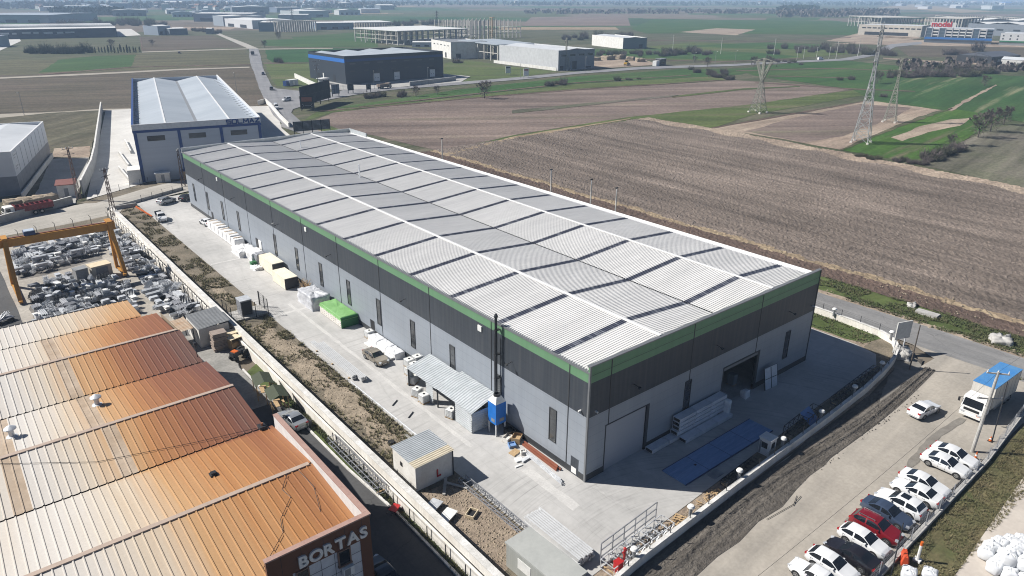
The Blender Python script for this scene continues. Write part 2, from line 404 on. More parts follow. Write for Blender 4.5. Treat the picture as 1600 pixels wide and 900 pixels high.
# roads
def road_mat(name, c1, c2, ang, sc=.25, rough=.9, cracks=True):
    m, nt, b = _nt(name); b.inputs['Roughness'].default_value = rough; b.inputs['Specular IOR Level'].default_value = .3
    v = _coord(nt, 'pos', (.035, 1, 1), -ang); p = _coord(nt, 'pos')
    cc = _ramp(nt, _noise(nt, v, sc, 5, .65), [(.34, c1), (.66, c2)])
    cc = _mix(nt, cc, _ramp(nt, _noise(nt, p, .12, 6, .7), [(.32, .8), (.7, 1.12)]), 1, 'MULTIPLY')
    cc = _mix(nt, cc, _ramp(nt, _noise(nt, p, 2.5, 3), [(.3, .9), (.7, 1.06)]), 1, 'MULTIPLY')
    if cracks:
        n = nt.nodes.new('ShaderNodeTexVoronoi'); n.feature = 'DISTANCE_TO_EDGE'; n.inputs['Scale'].default_value = .16
        q = nt.nodes.new('ShaderNodeVectorMath'); q.operation = 'MULTIPLY_ADD'; q.inputs[1].default_value = (6, 6, 0)
        nn = nt.nodes.new('ShaderNodeTexNoise'); nn.inputs['Scale'].default_value = .25; nn.inputs['Detail'].default_value = 4
        nt.links.new(p, nn.inputs['Vector']); nt.links.new(nn.outputs['Color'], q.inputs[0]); nt.links.new(p, q.inputs[2]); nt.links.new(q.outputs[0], n.inputs['Vector'])
        cc = _mix(nt, cc, _ramp(nt, n.outputs['Distance'], [(.0, .72), (.012, 1)]), 1, 'MULTIPLY')
    nt.links.new(cc, b.inputs['Base Color'])
    _bump(nt, b, _noise(nt, p, 5, 4), .25, .03)
    return m
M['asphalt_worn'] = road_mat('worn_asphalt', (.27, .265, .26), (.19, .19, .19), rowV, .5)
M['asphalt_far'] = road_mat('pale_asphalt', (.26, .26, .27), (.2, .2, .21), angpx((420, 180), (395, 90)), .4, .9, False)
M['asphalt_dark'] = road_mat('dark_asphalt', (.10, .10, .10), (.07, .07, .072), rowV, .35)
M['dirt_road'] = road_mat('compacted_gravel', (.40, .365, .315), (.31, .285, .25), 0.06, .4, .95, False)
M['dirt_rear'] = road_mat('rear_gravel', (.44, .415, .37), (.35, .33, .295), angpx((0, 360), (290, 292)), .35, .95, False)
M['gravel_track'] = road_mat('gravel_track', (.38, .345, .29), (.29, .265, .22), angpx((0, 122), (300, 110)), .5, .95, False)
M['mud'] = field('wet_mud', (.16, .143, .124), (.095, .086, .076), 0.0, 1.1, .12, 1.4, .35, .9, .35, (.17, .15, .12), .75)
kind(sheet('road', [(58.9, -90), (66.2, -90), (66.2, 180), (66.8, 226), (58.9, 226)], ZR, M['asphalt_worn'], 8, .5, None), 'structure')
sheet('verge', [(66.0, -90), (74.2, -90), (74.2, 215), (66.0, 215)], ZR - .05, M['olive'], 3, .9)
sheet('road_shoulder', [(65.6, -90), (68.0, -90), (67.4, 60), (67.2, 215), (65.6, 215)], ZR - .03, M['pale_soil'], 2, .7)
kind(sheet('road', px(447, 200, 427, 180, 411.5, 152, 402, 128, 391.3, 99, 388.5, 75.6, 404, 75.6, 410.5, 105, 425, 134.7, 433, 138.2, 470, 142, 500, 146, 545, 140, 632, 135.7, 720, 127.8, 830, 118.5, 900, 112, 1000, 104.4, 1150, 99.6, 1200, 96.8, 1310, 92, 1345, 86.5, 1380, 73, 1392, 69, 1440, 65, 1440, 69, 1400, 73, 1375, 85, 1330, 94, 1200, 99.8, 1150, 102.8, 1000, 108.4, 900, 115.5, 830, 123, 720, 132, 615, 140, 566, 146, 527, 153, 490, 160, 470, 166.5, 458, 170.5, 455, 176, 475, 194), ZR + .03, M['asphalt_far'], 12, .5, None), 'structure')
sheet('road', px(388, 76, 330, 50, 318, 47, 330, 46.5, 350, 55, 385, 68, 404, 76), ZR + .05, M['dirt_rear'])
sheet('dirt_track', px(-200, 128, 0, 120.5, 150, 114, 280, 107.5, 390, 104, 390, 105.8, 280, 109.5, 150, 116.5, 0, 123, -200, 131), ZR, M['gravel_track'], 4, .6)
sheet('dirt_track', px(222, 80.5, 388, 75.5, 388, 76.8, 222, 82), ZR, M['gravel_track'], 6, .6)
sheet('dirt_track', px(-200, 190, 0, 178, 100, 174, 160, 170, 204, 169, 204, 173, 160, 175, 100, 179, 0, 184, -200, 198), ZR, M['gravel_track'], 4, .7)
sheet('dirt_track', px(404, 76, 520, 75, 520, 76, 404, 77.5), ZR + .02, M['gravel_track'])
sheet('dirt_track', px(1380, 90, 1480, 96, 1700, 104, 1700, 107, 1480, 99, 1380, 92), ZR, M['pale_soil'], 8, 1)
sheet('dirt_track', px(1480, 172, 1515, 152, 1556, 132, 1558, 133, 1520, 154, 1487, 173), ZR, M['pale_soil'], 5, .8)
sheet('field_margin', px(690, 240, 800, 213.5, 985, 184.5, 985, 186, 810, 215.5, 700, 242), ZR, M['straw'], 3, .8)
sheet('field_margin', px(500, 172.5, 600, 165.2, 760, 150.4, 900, 139.5, 1140, 123.6, 1140, 124.4, 900, 140.6, 760, 151.6, 600, 166.4, 500, 174), ZR, M['plough_dark'], 5, .8)
sheet('field_margin', px(560, 166.5, 720, 148, 900, 128.4, 1080, 116.5, 1080, 117.3, 900, 129.4, 720, 149.5, 560, 167.5), ZR, M['plough_dark'], 5, .8)
sheet('field_margin', px(1112, 199, 1350, 157.5, 1350, 158.8, 1112, 200.5), ZR, M['plough_dark'], 5, .8)
sheet('field_margin', px(1312, 234, 1400, 197, 1487, 168.5, 1489, 169.5, 1402, 199, 1316, 235), ZR, M['brown_grass'], 4, 1)
for q in ((1180, 127.5, 1330, 138, 1430, 142, 1430, 143, 1330, 139.5, 1180, 129), (1000, 92, 1130, 96, 1250, 91, 1250, 92, 1130, 97, 1000, 93), (1150, 110, 1300, 106, 1450, 112, 1450, 113, 1300, 107, 1150, 111), (1200, 118, 1330, 121, 1330, 122, 1200, 119), (1000, 62, 1200, 64, 1330, 58, 1330, 59, 1200, 65, 1000, 63), (60, 116, 205, 104, 395, 100, 395, 101, 205, 105, 60, 117.5), (218, 57, 222, 80, 224, 80, 220, 57), (412, 98, 505, 97.5, 505, 98.5, 412, 99.5)):
    sheet('field_margin', px(*q), ZR + .002, M['plough_dark'], 6, 1.2)
sheet('fallow_strip', px(1050, 150, 1160, 138, 1250, 134, 1250, 135.5, 1160, 140, 1050, 152.5), ZR, M['olive'], 5, 1.2)
sheet('fallow_strip', px(800, 172, 960, 157, 1060, 148, 1060, 150, 960, 160, 800, 177), ZR, M['stubble'], 5, 1.2)

# near ground: gravel road, muddy edge, yards
sheet('gravel_road', [(-60, -10.8), (56.5, -10.8), (58.6, -7), (59.2, 2), (59.2, -90), (55, -60), (53, -24.3), (-60, -24.3)], ZR - .02, M['dirt_road'], 6, .5)
sheet('mud_strip', [(-30, -11.0), (10, -11.0), (46, -9.6), (54, -8.6), (55.0, -10.0), (49, -11.4), (40, -12.3), (28, -13.0), (16, -14.2), (5, -15.0), (-30, -16.2)], ZR + .005, M['mud'], 3, .7)
def ruts(name, m):
    nu, nv = 260, 34
    us = np.linspace(-8, 53, nu); fr = np.linspace(0, 1, nv)
    rs = np.random.RandomState(5)
    U = np.repeat(us[:, None], nv, 1); wid = 4.1 - .045 * (U + 8)
    V = -11.1 - fr[None, :] * wid + np.sin(U * .12) * .4
    Z = ZR + .012 + .13 * np.clip(np.sin(fr[None, :] * 15 + np.sin(U * .16) * 1.6 + .8 * np.sin(U * .05)), 0, 1) * (fr * (1 - fr) * 4)[None, :] + .07 * rs.rand(nu, nv) * (fr * (1 - fr) * 4)[None, :]
    verts = np.stack([U, V, Z], -1).reshape(-1, 3); idx = np.arange(nu * nv).reshape(nu, nv)
    q = np.stack([idx[:-1, :-1], idx[:-1, 1:], idx[1:, 1:], idx[1:, :-1]], -1).reshape(-1, 4)
    me = bpy.data.meshes.new(name); me.from_pydata(verts.tolist(), [], q.tolist()); me.materials.append(m); me.update()
    o = bpy.data.objects.new(name, me); col.objects.link(o); o['kind'] = 'structure'; return o
ruts('muddy_ruts', M['mud'])
M['damp'] = mat('damp_gravel', (.17, .155, .135), (.23, .215, .19), sc=.8, rough=.9, bump=.3)
sheet('damp_patch', px(1398, 540, 1425, 547, 1440, 570, 1436, 590, 1408, 600, 1390, 622, 1372, 640, 1378, 610, 1396, 580), ZR + .012, M['damp'], 1, .35)
sheet('damp_patch', px(1500, 652, 1510, 655, 1480, 676, 1455, 700, 1428, 728, 1410, 748, 1390, 762, 1398, 748, 1425, 712, 1455, 680, 1480, 664), ZR + .012, M['damp'], 1, .5)
sheet('damp_patch', px(1388, 775, 1398, 770, 1370, 790, 1340, 806, 1318, 815, 1322, 810), ZR + .012, M['damp'], 1, .3)

# concrete yard
m, nt, b = _nt('yard_concrete'); b.inputs['Roughness'].default_value = .85; b.inputs['Specular IOR Level'].default_value = .3
p = _coord(nt, 'pos')
cc = _ramp(nt, _noise(nt, p, .07, 6, .65), [(.33, (.51, .50, .485)), (.66, (.385, .38, .37))])
cc = _mix(nt, cc, _ramp(nt, _noise(nt, p, .8, 5, .7), [(.3, .9), (.7, 1.07)]), 1, 'MULTIPLY')
wv = _coord(nt, 'pos', (.5, .05, 1), .1)
cc = _mix(nt, cc, _ramp(nt, _noise(nt, wv, 1.1, 5, .75, 1.2), [(.28, .82), (.45, 1), (.75, 1.05)]), 1, 'MULTIPLY')
br = nt.nodes.new('ShaderNodeTexBrick'); br.offset = 0; br.inputs['Scale'].default_value = 1
br.inputs['Brick Width'].default_value = 4.6; br.inputs['Row Height'].default_value = 4.4; br.inputs['Mortar Size'].default_value = .022; br.inputs['Mortar Smooth'].default_value = .4
br.inputs['Color1'].default_value = (1, 1, 1, 1); br.inputs['Color2'].default_value = (.94, .94, .94, 1); br.inputs['Mortar'].default_value = (.74, .73, .72, 1)
nt.links.new(p, br.inputs['Vector']); cc = _mix(nt, cc, br.outputs['Color'], .6, 'MULTIPLY')
# swept tyre marks
vm = nt.nodes.new('ShaderNodeVectorMath'); vm.operation = 'SUBTRACT'; vm.inputs[1].default_value = (-2, -22, 0); nt.links.new(p, vm.inputs[0])
ln = nt.nodes.new('ShaderNodeVectorMath'); ln.operation = 'LENGTH'; nt.links.new(vm.outputs[0], ln.inputs[0])
cx = nt.nodes.new('ShaderNodeCombineXYZ'); nt.links.new(ln.outputs['Value'], cx.inputs[0])
tn = _noise(nt, cx.outputs[0], 2.2, 4, .75)
brk = _ramp(nt, _noise(nt, p, .16, 3), [(.42, 0.0), (.6, 1.0)])
cc = _mix(nt, cc, _mix(nt, cc, _ramp(nt, tn, [(.36, .72), (.5, 1.02)]), 1, 'MULTIPLY'), brk)
cc = _mix(nt, cc, (.62, .61, .59), _ramp(nt, _noise(nt, _coord(nt, 'pos', (1, .5, 1)), .22, 6, .75), [(.6, 0), (.74, .45)]))
nt.links.new(cc, b.inputs['Base Color']); _bump(nt, b, _noise(nt, p, 4, 4), .1, .02)
M['yard'] = m
YZ = ZR + .02
sheet('concrete_yard', [(-9.3, -9.6), (34, -7.2), (48, -6.9), (51.4, -5.2), (52.2, -2), (52.2, 144), (-9.5, 142)], YZ, M['yard'])
M['repair'] = mat('cement_patch', (.56, .55, .53), (.48, .47, .455), sc=.6, rough=.9)
for k, (a, c, z) in enumerate([((-5.6, 12, -5.1, 62), 0, 0), ((-9.2, 58.4, -1, 59.1), 0, 0), ((-4.0, -2.5, -2.9, 5.5), 0, 0), ((-9.2, 87.6, -2, 88.1), 0, 0)]):
    sheet('cement_strip', [(a[0], a[1]), (a[2], a[1] + .2), (a[2] + .15, a[3]), (a[0] + .1, a[3] + .1)], YZ + .006 + .002 * k, M['repair'], 1, .18)
M['planter_soil'] = mat('planter_soil', (.21, .175, .13), (.125, .108, .075), sc=.35, rough=.95, bump=.8, bsc=3, bdist=.15, grain=.3, gsc=4)
M['sand'] = mat('sandy_fill', (.36, .295, .22), (.22, .18, .13), sc=.6, rough=.95, bump=.9, bsc=2.5, bdist=.15, grain=.3, gsc=5)
M['rubble_soil'] = mat('stony_soil', (.33, .265, .20), (.23, .18, .135), sc=.7, rough=.95, bump=.9, bsc=3, bdist=.15, grain=.35, gsc=4)
sheet('planting_strip', [(-16.4, -14), (-9.3, -9.6), (-9.3, 126), (-8.8, 138), (-16.4, 138)], ZR + .004, M['planter_soil'])
sheet('sand_fill', [(-13.2, 16.5), (-10.2, 17), (-9.9, 26), (-10.2, 34), (-9.9, 45), (-10.8, 57.5), (-13.0, 57), (-13.4, 40), (-13.0, 30)], ZR + .012, M['sand'], 1.2, 1.3)
sheet('sand_fill', [(-13, 70), (-11.5, 69), (-11, 78), (-12.3, 80)], ZR + .014, M['sand'], 1.5, .5)
sheet('rubble_fill', [(-14.2, -4.5), (-9.7, -3.5), (-9.6, 8.5), (-14.1, 8.8)], ZR + .013, M['rubble_soil'], 1.5, .2)
sheet('front_planting_strip', [(-9.3, -9.65), (34, -7.25), (48, -6.95), (51.5, -5.25), (52.2, -2), (52.2, 60), (58.6, 60), (58.3, 0), (56.6, -6), (50, -8.6), (40, -9.9), (0, -11.1), (-12, -11.4)], ZR + .003, M['rubble_soil'])
sheet('front_planting_soil', [(12, -8.6), (34, -7.4), (47.6, -7.1), (52.4, -3), (57.8, -3), (56, -6), (49, -8.5), (38, -9.7), (12, -10.2)], ZR + .009, M['planter_soil'], 2, .3)
sheet('grass_bank', [(52.6, 60), (52.7, 0), (53.6, -2.6), (57.2, -3.4), (58.2, 2), (58.2, 60)], ZR + .015, M['olive'], 2, .4)

# neighbour's side: service lane, verge, steel yard
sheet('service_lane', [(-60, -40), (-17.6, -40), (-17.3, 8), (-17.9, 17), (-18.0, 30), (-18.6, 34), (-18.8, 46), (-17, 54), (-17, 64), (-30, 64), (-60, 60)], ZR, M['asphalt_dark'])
M['lane_conc'] = mat('lane_concrete', (.33, .32, .30), (.23, .225, .21), sc=.3, rough=.9, bump=.2, grain=.2)
sheet('lane_slab', [(-26, 35), (-18.9, 34.6), (-18.9, 46), (-17.2, 53), (-17.2, 60), (-29, 60), (-29, 44)], ZR + .005, M['lane_conc'], 3, .3)
sheet('grass_verge', [(-17.5, -40), (-16.2, -40), (-16.2, 46), (-18.7, 44), (-18.7, 34), (-17.9, 30), (-17.8, 17), (-17.2, 8)], ZR + .01, M['olive'], 1.5, .15)
M['steel_yard'] = mat('stained_yard_slab', (.42, .385, .335), (.30, .275, .24), sc=.25, rough=.9, bump=.2, grain=.2)
sheet('steel_yard_slab', [(-70, 60), (-16.4, 60), (-16.3, 133), (-70, 121)], ZR - .005, M['steel_yard'])
M['gap_shade'] = mat('painted_gap_shade', (.12, .11, .10), (.2, .185, .165), sc=.4, rough=.85, bump=.2, grain=.2)  # dark colour under the stock imitates the shaded gaps between pieces
for zz_ in ((22, 395, 110, 378, 150, 368, 176, 364, 160, 404, 70, 430, 28, 438), (50, 452, 110, 424, 165, 434, 210, 444, 222, 492, 100, 526, 50, 516), (186, 372, 196, 366, 340, 500, 300, 500)):
    sheet('oily_patch', px(*zz_), ZR + .003, M['gap_shade'], 3, .8)
sheet('shaded_lane', [(-80, 40), (-39, 40), (-39.5, 118), (-80, 112)], ZR + .004, M['asphalt_dark'], 4, .3)  # dark asphalt colour stands in for the shade on this ground
sheet('rear_road', px(-300, 420, 0, 372, 185, 334, 195, 322, 292, 299, 420, 275, 420, 255, 330, 271, 235, 292, 150, 314, 80, 328, 0, 338, -300, 375), ZR + .015, M['dirt_rear'], 5, .5)
sheet('rear_verge', px(-300, 438, 0, 382, 180, 341, 184, 334, 100, 351, 0, 370, -300, 420), ZR + .02, M['planter_soil'], 3, .5)
sheet('rear_bank', px(150, 317, 235, 292, 330, 272, 420, 255, 420, 243, 300, 267, 240, 282, 120, 318), ZR + .025, M['planter_soil'], 3, .5)
sheet('plot_ground', px(-200, 345, 0, 334, 118, 318, 160, 172, 80, 176, 0, 184, -200, 200), ZR + .005, field('rough_plot', (.125, .112, .078), (.08, .078, .05), .8, .12, .05, .5, .25, .7, .3, (.33, .31, .27), .62), 4, .5)
M['plot_conc'] = mat('plot_slab', (.42, .41, .39), (.33, .32, .30), sc=.2, rough=.9, bump=.15, grain=.15)
sheet('plot_slab', px(40, 338, 118, 318, 128, 280, 139, 246, 80, 248), ZR + .012, M['plot_conc'], 3, .4)
sheet('plot_sand', px(80, 245, 84, 232, 141, 228, 139, 246), ZR + .017, M['pale_soil'], 3, .4)
M['loading_conc'] = mat('loading_yard_slab', (.56, .545, .515), (.47, .455, .43), sc=.12, rough=.9, bump=.1, grain=.1)
sheet('loading_yard', px(135, 312, 165, 172, 204, 170, 260, 170, 430, 165, 440, 200, 470, 225, 300, 262, 232, 284), ZR + .008, M['loading_conc'])
sheet('loading_yard', px(-200, 72, 0, 79, 33, 64, 30, 60, -200, 55), ZR, M['loading_conc'])
sheet('loading_yard', px(183, 57, 220, 55, 205, 45, 160, 46), ZR, M['loading_conc'])
sheet('works_yard', px(920, 108, 885, 96, 960, 90, 1010, 94, 1030, 101), ZR - .02, M['pale_soil'], 5, 1)
sheet('works_yard', px(1300, 68, 1410, 62, 1700, 66, 1700, 76, 1440, 71, 1390, 70), ZR - .02, M['pale_soil'], 5, 1)
sheet('loading_yard', px(505, 138, 545, 142, 720, 128, 735, 119, 690, 115, 500, 122), ZR - .01, M['plot_conc'])

# strip past the car park fence
sheet('dry_grass_plot', [(-30, -24.9), (100, -24.2), (100, -27.2), (36, -27.9), (15, -29.1), (-30, -31.5)], ZR, field('dry_rough_grass', (.15, .125, .07), (.085, .095, .04), 0, .5, .2, 1.2, .25, .7, .2, (.19, .16, .1), .6), 1.5, .25)
M['path_conc'] = mat('path_slab', (.55, .50, .44), (.46, .41, .36), sc=.2, rough=.9, bump=.1, grain=.08)
sheet('concrete_path', [(-30, -31.5), (15, -29.1), (36, -27.9), (100, -27.2), (100, -60), (-30, -60)], ZR + .006, M['path_conc'])
sheet('fence_verge', [(58.6, -25), (100, -25), (100, -20), (58.9, -19)], ZR - .04, M['olive'])
# ------------------------------------------------------------------ the big warehouse
L, W, HE, HP, HR, HV = 130.4, 41.9, 12.6, 13.28, 13.3, 12.55
M['wall_grey'] = clad('grey_cladding', (.27, .30, .34), 1.05, .06)
M['wall_dark'] = clad('charcoal_cladding', (.038, .046, .058), .98, .08)
M['wall_green'] = clad('green_cladding', (.125, .26, .14), 3.1, .06)
M['roof_sheet'] = mat('white_roof_sheet', (.75, .74, .72), (.64, .635, .62), sc=.22, rough=.45, grain=.08, st=(.12, 1, 1), lo=.3, hi=.7)
M['rooflight'] = mat('translucent_rooflight', (.085, .09, .12), (.27, .28, .31), sc=1.5, rough=.3, grain=.1, st=(1, .15, 1), lo=.52, hi=.68, det=2)
M['ridge'] = plain('ridge_cap_paint', (.80, .80, .79), .45)
M['trim'] = plain('dark_trim', (.045, .048, .052), .5)
M['coping'] = plain('grey_coping', (.22, .23, .24), .45, .3)
M['shutter'] = mat('roller_shutter', (.33, .355, .40), (.30, .325, .37), sc=.4, rough=.5, bump=.3, bsc=1, st=(.01, .01, 14), bdist=.03, grain=.04)
wh = thing('warehouse', 'long grey warehouse with charcoal and green top bands and a white two-gabled roof', 'warehouse')
def part(name, mb, m, par=None, **k): return mb.build(name, m, par if par is not None else wh, **k)
T = .25
def longwall(u0, u1, z0, z1): return MB().b6(u0, u1, T, L - T, z0, z1)
# long wall facing the yard, and its bands
part('wall', longwall(0, T, .75, 7.55), M['wall_grey'])
part('charcoal_band', longwall(0, T, 7.55, 11.42), M['wall_dark'])
part('green_band', longwall(0, T, 11.42, 12.42), M['wall_green'])
part('plinth', MB().b6(-.02, T, .02, L - .02, 0, .75), M['trim'])
part('eaves_trim', MB().b6(-.06, T + .1, .02, L - .02, 12.42, 12.62), M['coping'])
part('wall', longwall(W - T, W, 0, 12.42), M['wall_grey'])
part('wall', MB().b6(0, W, L - T, L, 0, 7.55), M['wall_grey'])
part('charcoal_band', MB().b6(0, W, L - T, L, 7.55, 12.4), M['wall_dark'])
# front wall with its two openings
mb = MB()
for a, c in ((0, 2.72), (8.9, 22.6), (29.5, W)): mb.b6(a, c, 0, T, .75, 5.35)
mb.b6(0, 2.72, 0, T, 5.35, 7.5); mb.b6(2.72, 8.9, 0, T, 5.6, 7.5); mb.b6(8.9, W, 0, T, 5.35, 7.5)
part('wall', mb, M['wall_grey'])
mb = MB()
for a, c in ((0, 2.72),): mb.b6(a, c, -.02, T, 0, .75)
part('plinth', MB().b6(8.9, 22.6, -.02, T, 0, .75), M['trim'])
part('plinth', MB().b6(29.5, W, -.02, T, 0, .75), M['trim']); part('plinth', mb, M['trim'])
part('charcoal_band', MB().b6(0, W, 0, T, 7.5, 11.4), M['wall_dark'])
mb = MB(); mb.b6(0, W, 0, T, 11.4, 13.2); part('green_band', mb, M['wall_green'])
mb = MB()
for z in (12.2,): mb.b6(.2, W, -.012, .01, z, z + .03)
part('joint_strip', mb, M['trim'])
part('parapet_coping', MB().b6(-.08, W + .08, -.08, T + .1, 13.2, 13.32), M['coping'])
part('corner_trim', MB().b6(-.07, .12, -.07, .0, .0, 13.2).b6(-.07, -.0, 0, .14, .0, 12.4), M['coping'])
part('corner_trim', MB().b6(W - .1, W + .07, -.06, .0, .0, 13.2), M['trim'])
# back parapet and its return
mb = MB(); mb.b6(-.05, W, L - .02, L + .25, 12.3, 13.5); mb.b6(W - .25, W + .02, L - 9, L - .02, 12.3, 13.5); part('parapet', mb, plain('pale_parapet', (.42, .45, .46), .5))
# vertical joints
jm = MB(); jm.b6(-.035, .02, -.05, .05, 0, 11.65)
j0 = jm.build('joint_strip', M['trim'], wh)
first = True
for k in range(11):
    v = 2.8 + 12.72 * k
    if v > 129: break
    o = j0 if first else j0.copy()
    if not first: col.objects.link(o)
    first = False; o.location = (0, v, .76)
fm = MB(); fm.b6(-.05, .05, -.035, .02, 0, 1)
for k, (u, z0, z1) in enumerate(((3.0, 5.75, 13.1), (15.95, 6.2, 13.1), (28.95, 5.5, 13.1), (2.68, .02, 5.7))):
    o = fm.build('joint_strip', M['trim'], wh); o.location = (u, 0, z0); o.scale = (1.1 if k < 3 else .8, 1, z1 - z0)
# roof sheets with trapezoid ribs, cut out where the rooflights lie
RL = [5.1 + 9.19 * i for i in range(14)]
def ribs(u0, z0, u1, z1, name):
    mb = MB(); n = 0; pit = .34
    def prof(v0, v1):
        k = max(1, int(round((v1 - v0) / pit))); p = (v1 - v0) / k; pts = []
        for i in range(k):
            a = v0 + i * p; pts += [(a, 0), (a + p * .62, 0), (a + p * .70, .045), (a + p * .92, .045)]
        pts.append((v1, 0)); return pts
    edges = [.3] + sum(([r - .42, r + .42] for r in RL), []) + [L - .1]
    for i in range(0, len(edges), 2):
        pts = prof(edges[i], edges[i + 1])
        for (a, h), (c, g) in zip(pts[:-1], pts[1:]):
            mb.face([(u0, a, z0 + h), (u0, c, z0 + g), (u1, c, z1 + g), (u1, a, z1 + h)])
    o = mb.mesh(name, M['roof_sheet'], fix=False)
    for p in o.polygons:
        if p.normal.z < 0: p.flip()
    q = bpy.data.objects.new(name, o); col.objects.link(q); q.parent = wh
    # rooflights
    lm = MB(); pts = [(-.42, 0)]
    for i in range(3): pts += [(-.42 + i * .28 + .17, 0), (-.42 + i * .28 + .2, .055), (-.42 + i * .28 + .26, .055), (-.42 + (i + 1) * .28, 0)]
    for (a, h), (c, g) in zip(pts[:-1], pts[1:]): lm.face([(u0, a, z0 + h), (u0, c, z0 + g), (u1, c, z1 + g), (u1, a, z1 + h)])
    me = lm.mesh('rooflight', M['rooflight'], fix=False)
    for p in me.polygons:
        if p.normal.z < 0: p.flip()
    for r in RL:
        s = bpy.data.objects.new('rooflight', me); col.objects.link(s); s.parent = wh; s.location = (0, r, .004)
U1, UV, U2 = 10.5, 20.9, 31.2
SL = ((.1, HE, U1 - .18, HR - .02), (U1 + .18, HR - .02, UV - .12, HV), (UV + .12, HV, U2 - .18, HR - .02), (U2 + .18, HR - .02, W - 1.1, HE))
for s in SL: ribs(*s, 'roof_sheet')
mb = MB()
for (a, za, c, zc) in SL: mb.face([(a, .25, za - .3), (c, .25, zc - .3), (c, L - .1, zc - .3), (a, L - .1, za - .3)])
part('roof_underside', mb, M['grey'])
for u in (U1, U2):
    part('ridge_cap', MB().yprism([(u - .26, HR + .03), (u - .26, HR + .07), (u, HR + .11), (u + .26, HR + .07), (u + .26, HR + .03)], .26, L - .05), M['ridge'])
part('valley_gutter', MB().b6(UV - .125, UV + .125, .26, L - .05, HV - .28, HV - .06), M['trim'])
part('eaves_gutter', MB().b6(W - 1.1, W + .02, .26, L - .1, HE - .25, HE - .05).b6(W - .1, W + .03, .26, L - 9.1, HE - .05, HE + .12), M['ridge'])
# slit windows
def slit(par, loc, rz):
    f = MB(); w, h = .95, 3.75
    f.b6(-w / 2 - .08, -w / 2, -.07, .05, 0, h); f.b6(w / 2, w / 2 + .08, -.07, .05, 0, h)
    f.b6(-w / 2 - .08, w / 2 + .08, -.075, .05, h, h + .09); f.b6(-w / 2 - .08, w / 2 + .08, -.11, .05, -.09, 0)
    for z in (1.25, 2.5): f.b6(-w / 2, w / 2, -.035, .03, z - .03, z + .03)
    fr = f.build('window', M['trim'], par); fr.location = loc; fr.rotation_euler.z = rz
    MB().b6(-w / 2, w / 2, -.02, .04, 0, h).build('pane', M['pane'], fr)
    return fr
w0 = None
for v in (5.0, 14.2, 23.4, 32.6, 41.7, 50.8, 60.3, 69.6, 79.0, 97.4, 106.7, 116.2, 125.5):
    if w0 is None: w0 = slit(wh, (0, v, 2.4), -PI / 2); pane = w0.children[0]
    else:
        o = w0.copy(); col.objects.link(o); o.location = (0, v, 2.4); q = pane.copy(); col.objects.link(q); q.parent = o
for u in (15.85, 36.2): slit(wh, (u, 0, 2.35), 0)
# roller doors
f = MB(); f.b6(2.6, 2.72, -.04, .3, 0, 5.6); f.b6(8.9, 9.35, -.04, .3, 0, 5.72); f.b6(2.6, 8.9, -.04, .3, 5.6, 5.72)
d = part('roller_door', MB().b6(2.72, 8.9, .1, .2, 0, 5.6), M['shutter']); f.build('door_frame', M['trim'], d)
f = MB(); f.b6(22.45, 22.6, -.04, .3, 0, 5.35); f.b6(29.5, 30.0, -.04, .3, 0, 5.5); f.b6(22.45, 29.5, -.04, .3, 5.35, 5.5)
dj = part('doorway', f, M['trim']); MB().b6(22.6, 29.5, -.06, .25, 5.0, 5.34).build('shutter_box', M['coping'], dj)
f = MB(); f.b6(-.55, .55, -.03, .06, 0, 2.05); dd = f.build('door', M['wall_dark'], wh); dd.location = (0, 1.55, .02); dd.rotation_euler.z = -PI / 2
MB().b6(-.42, .3, -.045, -.02, .15, .85).build('notice', M['white'], dd)
for v in (43.9, 114.5):
    f = MB(); f.b6(-.6, .6, -.03, .06, 0, 2.15); dd = f.build('door', M['black'], wh); dd.location = (0, v, .02); dd.rotation_euler.z = -PI / 2
f = MB(); f.b6(-1.3, .2, -.06, .06, 0, 3.0); dd = f.build('door', M['black'], wh); dd.location = (0, 87.7, .02); dd.rotation_euler.z = -PI / 2
MB().b6(.2, 1.6, -.1, .05, 0, 3.0).build('door_leaf', M['white'], dd)
# lamps and sensor boxes
def wlamp(par, loc, rz):
    m_ = MB(); m_.bar((0, 0, 0), (0, -.7, -.1), .06); m_.box((0, -.8, -.12), (.3, .25, .14), 0, 0, .3); o = m_.build('wall_lamp', M['dark'], par); o.location = loc; o.rotation_euler.z = rz
for v in (11.8, 34, 56, 76, 98, 118): wlamp(wh, (0, v, 8.9), -PI / 2)
for u in (6.5, 20.5, 35.6): wlamp(wh, (u, 0, 9.1), 0)
for v in (17.6, 64.6, 107.4): MB().b6(-.12, .0, v - .35, v + .35, 10.4, 11.1).build('sensor_box', M['white'], wh)
for loc, rz in (((0, 1.0, 8.0), -PI / 2), ((1.0, 0, 8.0), 0), ((W - .6, 0, 8.3), 0), ((0, 78.5, 8.4), -PI / 2)):
    m_ = MB(); m_.box((0, -.18, 0), (.16, .34, .14)); m_.bar((0, 0, .05), (0, -.1, .02), .05); o = m_.build('camera_housing', M['white'], wh); o.location = loc; o.rotation_euler.z = rz
# small roof pipes
for q, h in (((562, 276), 2.6), ((470, 230), 1.6)):
    p_ = P(q[0], q[1], 12.8); p_.z = 12.6
    MB().tube((0, 0, 0), (0, 0, h), .16, 8).build('roof_pipe', M['galv'], wh).location = p_
